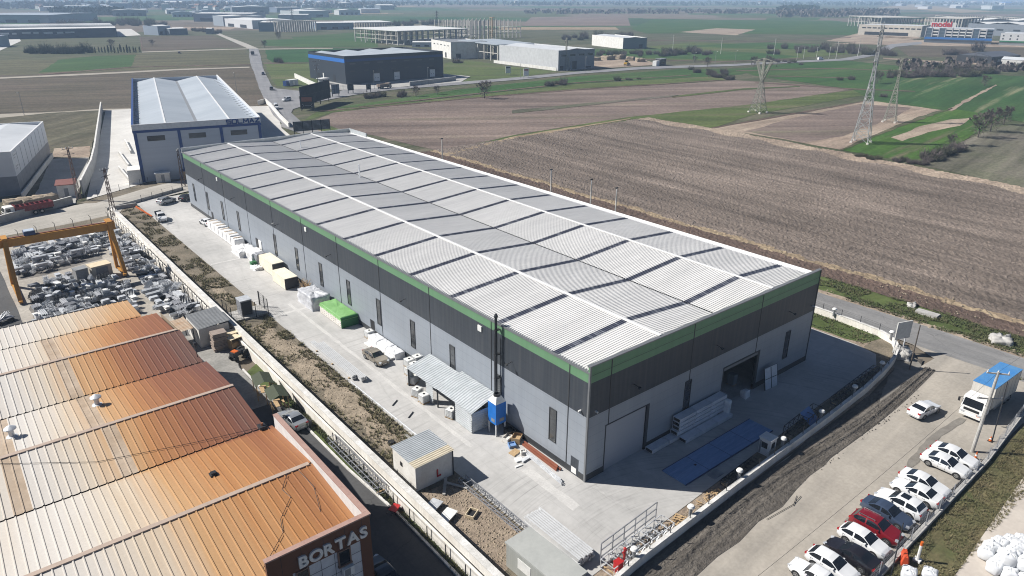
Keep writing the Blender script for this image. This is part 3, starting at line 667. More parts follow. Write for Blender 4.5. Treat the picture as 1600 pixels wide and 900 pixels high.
# interior seen through the open doorway
tag(MB().b6(.3, W - .3, .3, L - .3, -.035, -.005).build('warehouse_floor', M['concrete']), 'bare concrete floor just inside the open warehouse doorway', 'floor')
bpy.data.objects['warehouse_floor']['kind'] = 'structure'
for k, (u, v, c, sz) in enumerate(((24.3, 3.2, 'red', (1.2, 1.0, 1.5)), (26.9, 4.6, 'wood', (1.6, 1.2, 1.9)), (28.6, 2.4, 'grey', (.9, .9, 1.5)))):
    t = thing('crate', ('red', 'timber', 'grey')[k] + ' crate standing inside the open warehouse doorway', 'crate', (u, v, 0))
    MB().b6(-sz[0] / 2, sz[0] / 2, -sz[1] / 2, sz[1] / 2, .12, sz[2]).build('body', M[c], t)
    MB().b6(-sz[0] / 2, sz[0] / 2, -sz[1] / 2, -sz[1] / 2 + .15, 0, .12).b6(-sz[0] / 2, sz[0] / 2, sz[1] / 2 - .15, sz[1] / 2, 0, .12).build('skid', M['wood'], t)

# exhaust stack beside the long wall
st = thing('exhaust_stack', 'tall black exhaust flue clamped up the yard side of the grey warehouse', 'flue', (-.55, 13.95, 0))
MB().tube((0, 0, .2), (0, 0, 13.7), .16, 10).build('flue', M['dark'], st, smooth=True)
MB().lathe([(.22, 13.6), (.24, 13.75), (.08, 14.05)], n=10).build('cowl', M['dark'], st)
mb = MB()
for z in (3, 6, 9, 12): mb.b6(-.18, .5, -.19, .19, z, z + .1)
mb.build('clamp', M['black'], st)
MB().tube((.1, .34, .1), (.1, .34, 11.4), .09, 8).build('downpipe', M['dark'], st)

# lean-to shelter of corrugated sheet
M['corr'] = mat('corrugated_zinc', (.53, .56, .58), (.42, .45, .47), sc=.6, rough=.45, metal=.15, grain=.12, mode='obj')
M['corr_grey'] = mat('grey_fibre_sheet', (.25, .26, .27), (.18, .19, .2), sc=.6, rough=.85, grain=.15, mode='obj')
M['corr_rust'] = mat('rusty_sheet', (.42, .27, .16), (.5, .42, .33), sc=.7, rough=.7, grain=.15, mode='obj')
def corr(u0, u1, v0, v1, z00, z01, z10, z11, n, along='u', amp=.05):
    """corrugated sheet; corner heights z(u,v); ribs run along the named axis"""
    mb = MB(); k = n * 4
    off = [0, 0, amp, amp]
    for i in range(k):
        a, c = i / k, (i + 1) / k; ha, hc = off[i % 4], off[(i + 1) % 4]
        if along == 'u':
            va, vc = v0 + (v1 - v0) * a, v0 + (v1 - v0) * c
            mb.face([(u0, va, z00 + (z01 - z00) * a + ha), (u1, va, z10 + (z11 - z10) * a + ha), (u1, vc, z10 + (z11 - z10) * c + hc), (u0, vc, z00 + (z01 - z00) * c + hc)])
        else:
            ua, uc = u0 + (u1 - u0) * a, u0 + (u1 - u0) * c
            mb.face([(ua, v0, z00 + (z10 - z00) * a + ha), (uc, v0, z00 + (z10 - z00) * c + hc), (uc, v1, z01 + (z11 - z01) * c + hc), (ua, v1, z01 + (z11 - z01) * a + ha)])
    return mb
sh = thing('lean_to', 'zinc corrugated lean-to shelter against the long grey wall, open at the front', 'shelter', (-2.0, 21, 0))
corr(-1.95, .2, -6.9, .3, 2.6, 2.6, 3.35, 3.35, 18, 'u').build('roof', M['corr'], sh)
corr(-1.95, 1.7, .35, 7.1, 2.5, 2.5, 3.3, 3.3, 16, 'u').build('roof', M['corr'], sh)
corr(.2, 1.9, -6.9, .3, 3.35, 3.35, 3.6, 3.6, 18, 'u').build('roof', M['corr'], sh)
def wallcorr(x, y0, y1, z0, z1, n, ax='y'):
    mb = MB(); k = n * 2
    for i in range(k):
        a, c = z0 + (z1 - z0) * i / k, z0 + (z1 - z0) * (i + 1) / k; o1, o2 = (0, .05)[i % 2], (0, .05)[(i + 1) % 2]
        if ax == 'y': mb.face([(x - o1, y0, a), (x - o1, y1, a), (x - o2, y1, c), (x - o2, y0, c)])
        else: mb.face([(y0, x - o1, a), (y1, x - o1, a), (y1, x - o2, c), (y0, x - o2, c)])
    return mb
wallcorr(-1.85, -6.8, -3.6, 0, 2.55, 9).build('side_sheet', M['corr'], sh)
wallcorr(-1.85, 1.1, 2.6, 0, 2.5, 9).build('side_sheet', M['corr'], sh)
wallcorr(-6.85, -1.85, 1.6, 0, 2.6, 9, 'x').build('end_sheet', M['corr'], sh)
wallcorr(6.9, -1.85, -1.0, 0, 2.5, 9, 'x').build('end_sheet', M['corr'], sh)
for y in (-3.4, .2, 6.8): MB().b6(-1.86, -1.72, y - .07, y + .07, 0, 2.55).build('post', M['dark'], sh)

# blue hopper on legs
M['blue_tank'] = plain('bright_blue_paint', (.012, .16, .56), .4)
tk = thing('hopper', 'bright blue square hopper on steel legs with a grey cone lid', 'hopper', (-1.45, 12.65, 0))
mb = MB(); mb.b6(-.72, .72, -.72, .72, 1.5, 4.1); mb.hexa([(-.4, -.4, 1.2), (.4, -.4, 1.2), (.4, .4, 1.2), (-.4, .4, 1.2), (-.72, -.72, 1.5), (.72, -.72, 1.5), (.72, .72, 1.5), (-.72, .72, 1.5)]); mb.build('body', M['blue_tank'], tk)
lid = MB().hexa([(-.72, -.72, 4.1), (.72, -.72, 4.1), (.72, .72, 4.1), (-.72, .72, 4.1), (-.36, -.36, 4.8), (.36, -.36, 4.8), (.36, .36, 4.8), (-.36, .36, 4.8)]).build('lid', M['white'], tk)
MB().lathe([(.4, 4.78), (.4, 5.05), (.3, 5.05), (.28, 4.85)], n=12).build('fan_rim', M['dark'], lid)
for sx_ in (-.64, .64):
    for sy_ in (-.64, .64): MB().b6(sx_ - .06, sx_ + .06, sy_ - .06, sy_ + .06, 0, 1.52).build('leg', M['galv'], tk)
MB().b6(-.74, -.72, -.5, .1, 1.75, 2.15).build('hatch', M['grey'], tk); MB().b6(-.2, .45, -.74, -.72, 1.8, 2.2).build('hatch', M['grey'], tk)
# ------------------------------------------------------------------ boundary walls and fences
def along(path, step):
    out = []; rem = 0.0
    for a, c in zip(path[:-1], path[1:]):
        a = Vector(a); c = Vector(c); l = (c - a).length; t = rem
        while t < l:
            out.append((a + (c - a) * (t / l), math.atan2(c.y - a.y, c.x - a.x))); t += step
        rem = t - l
    return out
def wall_path(path, th, z1, z0=-.2):
    mb = MB()
    for i, (a, c) in enumerate(zip(path[:-1], path[1:])):
        a = Vector(a); c = Vector(c); d = (c - a).normalized(); n = Vector((-d.y, d.x)) * th / 2; e = d * (.002 * (i % 2))
        a2, c2 = a - d * (0 if i == 0 else th * .2), c
        mb.hexa([(a2.x - n.x, a2.y - n.y, z0), (c2.x - n.x, c2.y - n.y, z0), (c2.x + n.x, c2.y + n.y, z0), (a2.x + n.x, a2.y + n.y, z0), (a2.x - n.x, a2.y - n.y, z1 + .002 * (i % 2)), (c2.x - n.x, c2.y - n.y, z1 + .002 * (i % 2)), (c2.x + n.x, c2.y + n.y, z1 + .002 * (i % 2)), (a2.x + n.x, a2.y + n.y, z1 + .002 * (i % 2))])
    return mb
# long retaining wall between warehouse yard and the neighbours
bw = thing('boundary_wall', 'long pale concrete boundary wall with a stepped coping between yard and service lane', 'wall', (-16.4, 60, 0))
mb = MB().b6(-.35, .55, -74, 73, -.2, 1.25); mb.build('wall', M['conc_white'], bw)
MB().b6(.02, .6, -74, 73.02, 1.25, 2.2).build('wall', M['conc_white'], bw)
MB().b6(-.03, .66, -74.02, 73.04, 2.2, 2.28).build('coping', M['conc_top'], bw)
MB().tube((-.12, -74, 1.36), (-.12, 40, 1.36), .05, 6).build('service_pipe', M['dark'], bw)
kb = thing('kerb_wall', 'low pale concrete kerb wall turning the corner of the rear yard', 'wall', (-10, 138, 0))
MB().b6(-5.8, 0, -.2, .15, -.2, .8).build('wall', M['concrete'], kb)
wall_path([(-6, 0), (13, 9.2)], .3, .7).build('wall', M['concrete'], kb)
# slender posts with wire behind / on that wall
def mesh_fence(name, label, cat, pts, h, post, wire=.012, rows=5, cols=.6, lean=0.0, m=None, step=3.0, base=0.0):
    t = thing(name, label, cat, (pts[0][0], pts[0][1], base)); o = Vector((pts[0][0], pts[0][1]))
    ps = [p - o for p, a in along([Vector(q) for q in pts], step)]
    ps.append(Vector(pts[-1]) - o)
    pm = MB(); pm.b6(-post, post, -post, post, 0, h)
    if lean: pm.bar((0, 0, h), (-lean, 0, h + .4), post * 1.6)
    me = pm.mesh('post', m or M['dark'])
    for p in ps[:98]:
        q = bpy.data.objects.new('post', me); col.objects.link(q); q.parent = t; q.location = (p.x, p.y, 0)
    wm = MB()
    for a, c in zip(ps[:-1], ps[1:]):
        for r in range(rows):
            z = .08 + (h - .12) * r / max(1, rows - 1)
            wm.bar((a.x, a.y, z), (c.x, c.y, z), wire)
        l = (c - a).length; k = int(l / cols) if cols else 0
        for i in range(1, k):
            p = a + (c - a) * (i / k); q = a + (c - a) * ((i + .9) / k)
            wm.bar((p.x, p.y, .08), (p.x, p.y, h - .05), wire * .8)
    wm.build('wire_mesh', m or M['dark'], t)
    return t
mesh_fence('mesh_fence', 'black mesh fence panels standing inside the long boundary wall', 'fence', [(-15.15, -12), (-15.15, 60), (-15.15, 134)], 1.75, .035, .012, 5, .45, 0, M['black'], 2.6)
mesh_fence('wire_fence', 'cranked steel posts and sagging wire on the steel yard side of the wall', 'fence', [(-17.1, 64), (-17.1, 131)], 2.3, .04, .014, 4, 1.0, .35, M['dark'], 2.4)
mesh_fence('wire_fence', 'spindly cranked posts and wire on the lane verge below the boundary wall', 'fence', [(-17.05, -6), (-17.0, 22)], 1.5, .035, .014, 3, 0, .0, M['dark'], 3.0)
mesh_fence('road_fence', 'post and wire fence between steel yard and pale rear road', 'fence', [tuple(P(0, 382)[:2]), tuple(P(90, 362)[:2]), tuple(P(178, 345)[:2])], 1.9, .05, .012, 3, 0, .3, M['dark'], 3.4)
mesh_fence('road_fence', 'wire fence along the far rear edge of the warehouse yard', 'fence', [(-8, 141.5), (3, 146.8), (14, 152)], 1.6, .04, .012, 3, 0, 0, M['dark'], 3.0)
mesh_fence('road_fence', 'wire fence in front of the blue and white building forecourt', 'fence', [tuple(P(135, 312)[:2]), tuple(P(232, 287)[:2])], 1.7, .04, .012, 3, 0, 0, M['dark'], 3.0)
# front wall along the gravel road, curving round the corner
FW = [(-9, -11.7), (-4.8, -11.25), (12, -10.45), (30, -9.8), (40, -9.3), (46.5, -8.6), (50.5, -7.9), (54, -6.9), (56.4, -5.2), (57.4, -2.6), (57.8, 2), (57.9, 12), (57.9, 62)]
fwt = thing('front_wall', 'low whitewashed wall curving from the gravel road to the asphalt road', 'wall')
wall_path(FW, .34, .95).build('wall', M['conc_white'], fwt)
wall_path(FW, .42, 1.02, .955).build('coping', M['conc_top'], fwt)
me = MB().b6(-.03, .03, -.03, .03, 0, 1.0).mesh('post', M['dark'])
for i, (p, a) in enumerate(along([Vector(q) for q in FW], 3.0)):
    if i > 30: break
    q = bpy.data.objects.new('post', me); col.objects.link(q); q.parent = fwt; q.location = (p.x, p.y, .98); q.rotation_euler.z = a
wm = MB()
for a, c in zip(FW[:-1], FW[1:]):
    for z in (1.35, 1.7, 1.95): wm.bar((a[0], a[1], z), (c[0], c[1], z), .012)
wm.build('wire', M['dark'], fwt)
def lamp_post(loc, label):
    t = thing('lamp_bollard', label, 'lamp', loc, 0, 'white globe bollards on the front wall')
    MB().tube((0, 0, -.3), (0, 0, .75), .17, 8).build('column', M['grey'], t)
    MB().lathe([(.0, .72), (.34, .74), (.36, .82), (.26, 1.0), (.02, 1.06)], n=12).build('shade', M['white'], t, smooth=True)
LP = [((-4.8, -10.9), 'at the red hydrant end of the front wall'), ((3.5, -10.5), 'beside the flat wooden pallet'), ((11.8, -10.1), 'near the ladder frames on the front wall'), ((20.3, -9.75), 'right beside the little gate booth'), ((28.7, -9.5), 'by the tipped blue shade on the front wall'), ((37.2, -9.1), 'fifth from the hydrant along the shaded front wall'), ((46, -8.3), 'just before the wall starts to curve'), ((56.3, -4.8), 'on the outer bend of the curved wall'), ((57.5, 4.4), 'on the wall beside the asphalt road')]
for (x, y), l in LP: lamp_post((x, y, .95), 'white capped wall lamp ' + l)
# car park wall and chain link
cw = [(-12, -26.2), (11.4, -25.0), (36, -24.5), (48.8, -23.6), (56, -23.2)]
cwt = thing('car_park_wall', 'low grey concrete kerb wall behind the row of parked cars', 'wall')
wall_path(cw, .4, .38).build('wall', M['concrete'], cwt)
mesh_fence('chain_link_fence', 'grey chain link fence on the kerb wall behind the parked cars', 'fence', cw, 1.5, .04, .014, 6, .55, 0, M['galv_dark'], 3.2, .35)

# ------------------------------------------------------------------ things in the warehouse yard
def pallet_mb(mb, cx, cy, w, d, z=0):
    for k in range(3): mb.b6(cx - w / 2, cx + w / 2, cy - d / 2 + k * (d - .12) / 2, cy - d / 2 + k * (d - .12) / 2 + .12, z, z + .09)
    for k in range(5): mb.b6(cx - w / 2 + k * (w - .14) / 4, cx - w / 2 + k * (w - .14) / 4 + .14, cy - d / 2, cy + d / 2, z + .09, z + .115)
    return mb
M['tote'] = plain('translucent_tote', (.80, .80, .76), .45, vary=.08)
def ibc():
    t = thing('tote_tank', 'white plastic tote tank in a wire cage on a pallet', 'tank')
    pm = MB(); pallet_mb(pm, 0, 0, 1.1, 1.1); pm.build('pallet', M['wood'], t)
    mb = MB(); mb.b6(-.5, .5, -.5, .5, .16, 1.12); b_ = mb.build('bottle', M['tote'], t)
    md = b_.modifiers.new('round', 'BEVEL'); md.width = .1; md.segments = 3
    MB().lathe([(.14, 1.12), (.14, 1.19), (.02, 1.2)], n=10).build('cap', M['black'], t)
    c = MB()
    for z in (.2, .38, .56, .74, .92, 1.1):
        for a, b2 in (((-.54, -.54), (.54, -.54)), ((.54, -.54), (.54, .54)), ((.54, .54), (-.54, .54)), ((-.54, .54), (-.54, -.54))): c.bar((*a, z), (*b2, z), .03)
    for i in range(6):
        k = -.54 + 1.08 * i / 5
        for a in ((k, -.54), (k, .54), (-.54, k), (.54, k)): c.bar((*a, .14), (*a, 1.13), .025)
    c.build('cage', M['galv'], t); return t
I0 = ibc(); I0.location = (-1.0, 43.2, 0); I0['label'] = 'lone white tote tank beside the black door, by the wrapped white bales'
for (x, y, z, r, l) in [
    (-.9, 30.3, 0, .05, 'caged tote tank against the wall, under another, by the zinc shelter'),
    (-2.2, 30.2, 0, 0, 'caged tote tank, bottom of the tall stack at the outer end of the shelter'),
    (-2.2, 30.2, 1.2, .04, 'caged tote tank, top of the tall stack at the outer end of the shelter'),
    (-.9, 30.3, 1.2, .0, 'caged tote tank stacked against the wall next to the zinc shelter'),
    (-2.3, 28.8, 0, .02, 'caged tote tank, lower of two touching the shelter roof edge'),
    (-2.3, 28.8, 1.2, .06, 'caged tote tank, upper of two touching the shelter roof edge'),
    (-3.1, 28.0, 0, .5, 'small shrink wrapped tote tank standing out from the stack'),
    (-4.3, 25.0, 0, .35, 'caged tote tank with a dark rag on it, farther one before the shelter'),
    (-4.4, 23.3, 0, .05, 'caged tote tank with clean white top, nearer one before the shelter'),
    (-3.7, 18.5, 0, .3, 'caged tote tank under junk at the dark shelter opening'),
    (-2.2, 18.3, 0, .1, 'grey shaded tote tank just inside the dark shelter opening')]:
    dup(I0, (x, y, z), r, l, 'caged tote tanks by the shelter')
def block(name, label, cat, cx, cy, rz, parts, group=None):
    t = thing(name, label, cat, (cx, cy, 0), rz, group)
    for nm, mb, m in parts: mb.build(nm, m, t)
    return t
def lumpy(w, d, h, seed, amp=.12, nx=14, ny=8, nz=5, top=1.0):
    """wrapped load: a boxy cloth surface with folds"""
    vs = []; fs = []; rings = []
    def nz_(p): return mnoise.noise(Vector((p[0] * 1.3 + seed * 7, p[1] * 1.3, p[2] * 1.6))) * amp + mnoise.noise(Vector((p[0] * 4 + seed, p[1] * 4, p[2] * 2))) * amp * .5
    per = []
    for i in range(nx): per.append((-w / 2 + w * i / nx, -d / 2))
    for i in range(ny): per.append((w / 2, -d / 2 + d * i / ny))
    for i in range(nx): per.append((w / 2 - w * i / nx, d / 2))
    for i in range(ny): per.append((-w / 2, d / 2 - d * i / ny))
    n = len(per)
    lev = [(0, 1.06), (.15, 1.0)] + [(h * (.3 + .7 * k / nz), 1.0 - .02 * k / nz) for k in range(nz + 1)] + [(h * 1.02, .8 * top), (h * 1.03, .45 * top), (h * 1.03, .1)]
    for z, s in lev:
        for (x, y) in per:
            k = nz_((x, y, z)); l = max(.2, math.hypot(x, y))
            vs.append((x * s + x / l * k, y * s + y / l * k, max(0, z + (k * .9 if z > .2 else 0))))
    for a in range(len(lev) - 1):
        for i in range(n):
            fs.append((a * n + i, a * n + (i + 1) % n, (a + 1) * n + (i + 1) % n, (a + 1) * n + i))
    fs.append(tuple((len(lev) - 1) * n + i for i in range(n)))
    o = MB().raw(vs, fs); o.soft = 1
    return o
M['film'] = mat('white_stretch_film', (.80, .80, .79), (.66, .66, .67), sc=1.5, rough=.35, mode='obj', bump=.5, bsc=4, bdist=.06, grain=.08)
M['film_grey'] = mat('grey_stretch_film', (.58, .59, .62), (.38, .39, .42), sc=1.2, rough=.35, mode='obj', bump=.6, bsc=4, bdist=.08, grain=.15)
M['green_wrap'] = mat('green_wrap', (.22, .44, .16), (.15, .34, .10), sc=.8, rough=.45, mode='obj', grain=.1)
M['green_dk'] = plain('green_wrap_end', (.012, .13, .03), .5)
M['panel_w'] = mat('white_packing_board', (.74, .72, .68), (.62, .58, .52), sc=1.2, rough=.6, mode='obj', grain=.12)
M['foam'] = mat('cream_board', (.78, .73, .60), (.70, .63, .50), sc=.6, rough=.8, mode='obj', grain=.06)
def setl(o, lab, cat, x, y, rz=0, z=0, group=None):
    o.location = (x, y, z); o.rotation_euler.z = rz; return tag(o, lab, cat, group)
# row of film wrapped pallets of white boards by the far part of the wall
for k, v in enumerate((109.5, 107.1, 104.7, 102.3, 99.9, 97.5, 95.1)):
    t = thing('wrapped_pallet', 'white wrapped stack of boards by the wall, ' + ('first behind the white pickup', 'second behind the white pickup', 'third behind the white pickup', 'fourth, middle of the row of seven', 'third before the loose white sheets', 'second before the loose white sheets', 'touching the loose white sheets')[k], 'wrapped boards', (-1.5, v, 0), 0, 'white wrapped board stacks by the long wall')
    pm = MB(); pallet_mb(pm, 0, 0, 1.9, 2.2); pm.build('pallet', M['wood'], t)
    lumpy(1.9, 2.25, 1.55 + .1 * (k % 3), k, .05, 8, 8, 4, 1.1).build('wrap', M['film'], t, smooth=True).location.z = .1
    MB().b6(-.9, .9, -.1, .1, 1.78 + .1 * (k % 3), 1.83 + .1 * (k % 3)).build('batten', M['wood'], t)
setl(lumpy(3.4, 4.6, 1.1, 31, .3).build('plastic_sheeting', M['film'], smooth=True), 'heap of loose crumpled white plastic sheeting beside the white door leaf', 'plastic sheeting', -2.0, 90.3)
setl(lumpy(2.4, 3.6, 1.5, 37, .22).build('plastic_sheeting', M['film'], smooth=True), 'white plastic sheet draped over goods, next to the grey tarpaulin load', 'plastic sheeting', -1.5, 86.2)
setl(lumpy(1.7, 1.5, 1.75, 33, .1).build('covered_load', M['galv_dark'], smooth=True), 'dark grey covered load between white sheeting and the timber crates', 'covered load', -1.5, 83.6)
setl(lumpy(1.1, 1.0, .5, 38, .1).build('green_bag', M['green_dk'], smooth=True), 'small bright green bag at the foot of the grey covered load', 'bag', -2.9, 83.3)
setl(lumpy(1.5, 2.0, .45, 39, .25).build('plastic_sheeting', M['film'], smooth=True), 'low scrap of torn white film on the slab beside the timber crates', 'plastic sheeting', -3.3, 80.5)
# pale panel stacks
def board_stack(lab, x, y, w, d, layers, lh, m, rz=0):
    t = thing('board_stack', lab, 'board stack', (x, y, 0), rz)
    pm = MB(); pm.b6(-w / 2, w / 2, -d / 2 + .1, -d / 2 + .2, 0, .1); pm.b6(-w / 2, w / 2, d / 2 - .2, d / 2 - .1, 0, .1); pm.b6(-w / 2, w / 2, -.05, .05, 0, .1); pm.build('bearer', M['wood'], t)
    for k in range(layers):
        j = rnd.uniform(-.05, .05)
        MB().b6(-w / 2 + j, w / 2 + j, -d / 2 + j, d / 2 + j, .1 + k * lh, .1 + (k + 1) * lh - .03).build('board_pack', m, t)
    MB().b6(-w / 2 - .03, w / 2 + .03, -d / 2 - .09, -d / 2 - .07, .1, .1 + layers * lh * .94).build('dark_end', M['black'], t)
board_stack('tall cream board stack with a dark end, near the grey covered load', -1.5, 78.0, 2.1, 6.2, 3, .75, M['foam'])
board_stack('shorter cream board stack with a dark end, nearer to the twig heap', -2.2, 70.4, 2.3, 5.4, 2, .95, M['foam'])
tw = MB()
for k in range(60):
    a = rnd.uniform(0, 6.28); tw.bar((rnd.uniform(-.7, .7), rnd.uniform(-1.4, 1.4), rnd.uniform(0, .6)), (rnd.uniform(-.9, .9), rnd.uniform(-1.6, 1.6), rnd.uniform(.5, 2.2)), .05)
setl(tw.build('brushwood', M['wood']), 'heap of tan sticks leaning on the long wall between board stacks', 'sticks', -.95, 64.8)
t = thing('wrapped_bale', 'big clear wrapped bale under crumpled grey film beside the green wrapped stack', 'bale', (-2.0, 59.5, 0))
lumpy(3.0, 5.4, 2.1, 51, .28).build('film_cover', M['film_grey'], t, smooth=True)
pm = MB(); pallet_mb(pm, 0, 0, 2.7, 5.0); pm.build('pallet', M['wood'], t)
t = thing('wrapped_stack', 'bright green topped stack of white cartons with a dark green end', 'carton stack', (-1.45, 52.0, 0))
MB().b6(-1.35, 1.35, -3.6, 3.6, .1, 1.35).build('carton_layer', M['panel_w'], t)
sm = MB()
for r in range(3):
    for k in range(9): sm.b6(-1.362, -1.35, -3.4 + k * .78, -3.4 + k * .78 + .1, .3 + r * .38, .4 + r * .38)
sm.build('hand_hole', M['black'], t)
lumpy(2.72, 7.25, .45, 55, .06, 10, 16, 3, 1.15).build('green_cover', M['green_wrap'], t, smooth=True).location.z = 1.25
MB().b6(-1.4, 1.4, -3.75, -3.62, .02, 1.7).build('end_cover', M['green_dk'], t)
pm = MB(); pallet_mb(pm, 0, 0, 2.6, 7.0); pm.build('pallet', M['wood'], t)
for k in range(3):
    setl(lumpy(1.5, 2.6, .8, 60 + k, .1).build('white_bale', M['plastic_w'], smooth=True), 'long white wrapped bale by the wall behind the tan sedan, ' + ('farthest of three', 'middle of three', 'nearest of three')[k], 'bale', -.85, 41.2 - 2.55 * k, 0, 0, 'white wrapped bales behind the tan sedan')
t = thing('cladding_sheets', 'white ribbed panels laid flat beside the wrapped bales near the tan sedan', 'panel', (-2.2, 38.4, 0))
MB().b6(-.5, .5, -3.3, 3.3, .08, .3).build('sheet', M['white'], t); MB().b6(-.5, .5, -2.6, -2.5, 0, .08).b6(-.5, .5, 2.4, 2.5, 0, .08).build('bearer', M['wood'], t)
# steel profiles in stacks
pm = MB(); pm.b6(-.07, .07, -6.3, 6.3, 0, .16); PROF = pm.mesh('steel_profile', plain('zinc_white', (.72, .73, .74), .4, .3)); PROF2 = MB().b6(-.085, .085, -3.6, 3.6, 0, .19).mesh('steel_profile', PROF.materials[0])
def bearers(nm_lab, x, ys, w, h=.16):
    for k, y in enumerate(ys): tag(MB().b6(x - w / 2, x + w / 2, y - .07, y + .07, 0, h).build('timber_bearer', M['wood']), 'timber bearer under the ' + nm_lab, 'bearer', 'bearers under the ' + nm_lab)
bearers('white profiles by the kerb', -8.15, (34.2, 39, 43.8), 1.7)
for lay in range(3):
    for k in range(7):
        inst(PROF, 'steel_profile', 'white steel profile in the long stack by the planting strip kerb', 'profile', (-8.75 + k * .22 + rnd.uniform(-.01, .01), 39 + (.7 if k < 3 else -.5) + rnd.uniform(-.1, .1), .17 + lay * .18), rnd.uniform(-.004, .004), 'white profiles by the planting strip')
bearers('white profiles by the grey cabin', -7.85, (-6.9, -4.4, -2.2), 2.2)
for lay in range(4):
    for k in range(8):
        inst(PROF2, 'steel_profile', 'white steel profile in the short stack beside the grey flat roofed cabin', 'profile', (-8.75 + k * .25, -4.6 + rnd.uniform(-.12, .12), .17 + lay * .215), rnd.uniform(-.006, .006), 'white profiles by the grey cabin')
tag(MB().tube((-9.2, 33, .12), (-9.0, 17.5, .12), .09, 8).build('long_pipe', M['galv']), 'single long pale pipe lying along the planting strip kerb', 'pipe')
for k, (x, y) in enumerate(((-7.9, 24.9), (-7.8, 21.4))):
    tag(MB().bar((x, y, .06), (x + 1.1, y + .75, .06), .09).build('steel_bar', M['dark']), ('dark bar lying on the slab, farther one beyond the profile stack', 'dark bar lying on the slab, nearer one below the profile stack')[k], 'bar')
# shed, cabin, kiosk, transformer
sb = thing('block_hut', 'small white rendered hut with a zinc corrugated roof on the planting strip', 'hut', (-12.0, 11.6, 0))
mb = MB(); mb.b6(-2.2, 2.2, -2.2, 2.2, -.1, 2.85); mb.yprism([(-2.2, 2.85), (2.2, 2.85), (2.2, 2.95)], -2.2, 2.2); mb.build('wall', M['white_wall'], sb)
corr(-2.35, 2.35, -1.2, 2.4, 2.92, 2.92, 3.08, 3.08, 13, 'u', .05).build('roof', M['corr'], sb)
corr(-2.35, 2.35, -2.4, -1.2, 2.92, 2.92, 3.08, 3.08, 4, 'u', .05).build('roof', plain('cream_sheet', (.62, .55, .42), .6), sb)
MB().b6(-2.22, -2.2, .3, .75, 1.5, 2.0).build('window', M['black'], sb)
mb = MB(); mb.b6(.25, .42, -2.26, -2.2, .7, 1.5); mb.b6(.25, .75, -2.26, -2.2, .6, .78); mb.build('red_pipe', M['red'], sb)
MB().b6(2.2, 2.28, -2.3, -2.2, 0, 2.9).build('downpipe', M['dark'], sb)
gc = thing('site_cabin', 'grey flat roofed site cabin with a white hatch beside the profile stack', 'cabin', (-12.0, -7.4, 0), R(2))
M['cabin'] = mat('cabin_grey', (.36, .37, .35), (.31, .32, .30), sc=.5, rough=.6, mode='obj', grain=.06, bump=.1, bsc=1, st=(8, 8, .1))
MB().b6(-1.35, 1.35, -3.4, 3.4, 0, 2.5).build('wall', M['cabin'], gc)
MB().b6(-1.45, 1.45, -3.5, 3.5, 2.5, 2.66).build('roof', mat('felt_grey', (.40, .41, .39), (.35, .36, .345), sc=.4, mode='obj', grain=.05), gc)
MB().b6(-1.38, -1.35, .3, 1.9, .9, 1.95).build('hatch', M['white'], gc)
MB().b6(-1.37, -1.35, -1.6, -1.55, .1, 2.4).build('seam', M['dark'], gc)
bt = thing('gate_booth', 'tiny white gate booth with dark windows behind the front wall', 'booth', (19.0, -8.75, 0), R(2))
bt.scale = (.85, .85, .88); MB().b6(-.75, .75, -.75, .75, 0, 2.2).build('wall', M['white'], bt); MB().b6(-.85, .85, -.85, .85, 2.2, 2.34).build('roof', M['white'], bt)
MB().b6(-.77, -.75, -.4, .4, 1.0, 1.8).build('window', M['glass'], bt); MB().b6(-.4, .4, -.77, -.75, 1.0, 1.8).build('window', M['glass'], bt); MB().b6(-.77, -.752, .45, .7, .1, 1.9).build('door', M['grey'], bt)
tr = thing('transformer', 'grey electrical kiosk standing on a concrete pad in the planting strip', 'transformer', (-12.0, 62.0, 0))
MB().b6(-2.9, 2.9, -1.9, 1.9, -.1, .28).build('pad', M['concrete'], tr); MB().b6(-1.0, .7, -1.0, 1.0, .28, 2.7).build('cabinet', M['galv_dark'], tr)
MB().b6(-1.05, .75, -1.05, 1.05, 2.7, 2.8).build('lid', M['galv'], tr); MB().b6(-.9, .6, -1.03, -1.0, .4, 2.55).build('door', M['dark'], tr)
mesh_fence('mesh_fence', 'tall black mesh enclosure round the electrical kiosk', 'fence', [(-14.8, 64.0), (-14.8, 60.0), (-9.2, 60.0), (-9.2, 64.0)], 2.5, .045, .014, 7, .3, 0, M['black'], 1.9, .1)
# orange kerb rail, black panel, blue sheets etc
tag(MB().bar((-10.3, 137, .15), (-9.5, 126.5, .15), .22, .3).build('orange_barrier', M['orange']), 'orange barrier rail lying along the planting strip at the yard end', 'barrier')
t = thing('notice_board', 'dark panel board leaning beside the white hatchback at the yard end', 'board', (-8.6, 124.0, 0), R(12)); MB().box((0, 0, .9), (1.4, .15, 1.9), 0, 0, -.25).build('panel', plain('navy_panel', (.03, .04, .065), .4), t); MB().bar((-.5, .1, .0), (-.5, .45, 1.3), .06).bar((.5, .1, .0), (.5, .45, 1.3), .06).build('strut', M['dark'], t)
t = thing('weighbridge', 'long blue steel weighbridge deck set in the shaded front yard', 'weighbridge', (15.4, -5.35, 0))
M['wb'] = mat('blue_deck_paint', (.21, .34, .58), (.15, .27, .49), sc=.8, rough=.55, mode='obj', grain=.2, st=(.2, 3, 1), bump=.1)
MB().b6(-7.8, 7.8, -1.5, 1.5, -.05, .1).build('deck', M['wb'], t); MB().b6(-7.85, 7.85, -1.56, -1.5, -.05, .13).b6(-7.85, 7.85, 1.5, 1.56, -.05, .13).build('edge_rail', plain('dark_blue', (.012, .035, .12), .5), t)
mb = MB()
for k in (-3.9, 0, 3.9): mb.b6(k - .02, k + .02, -1.5, 1.5, .1, .105)
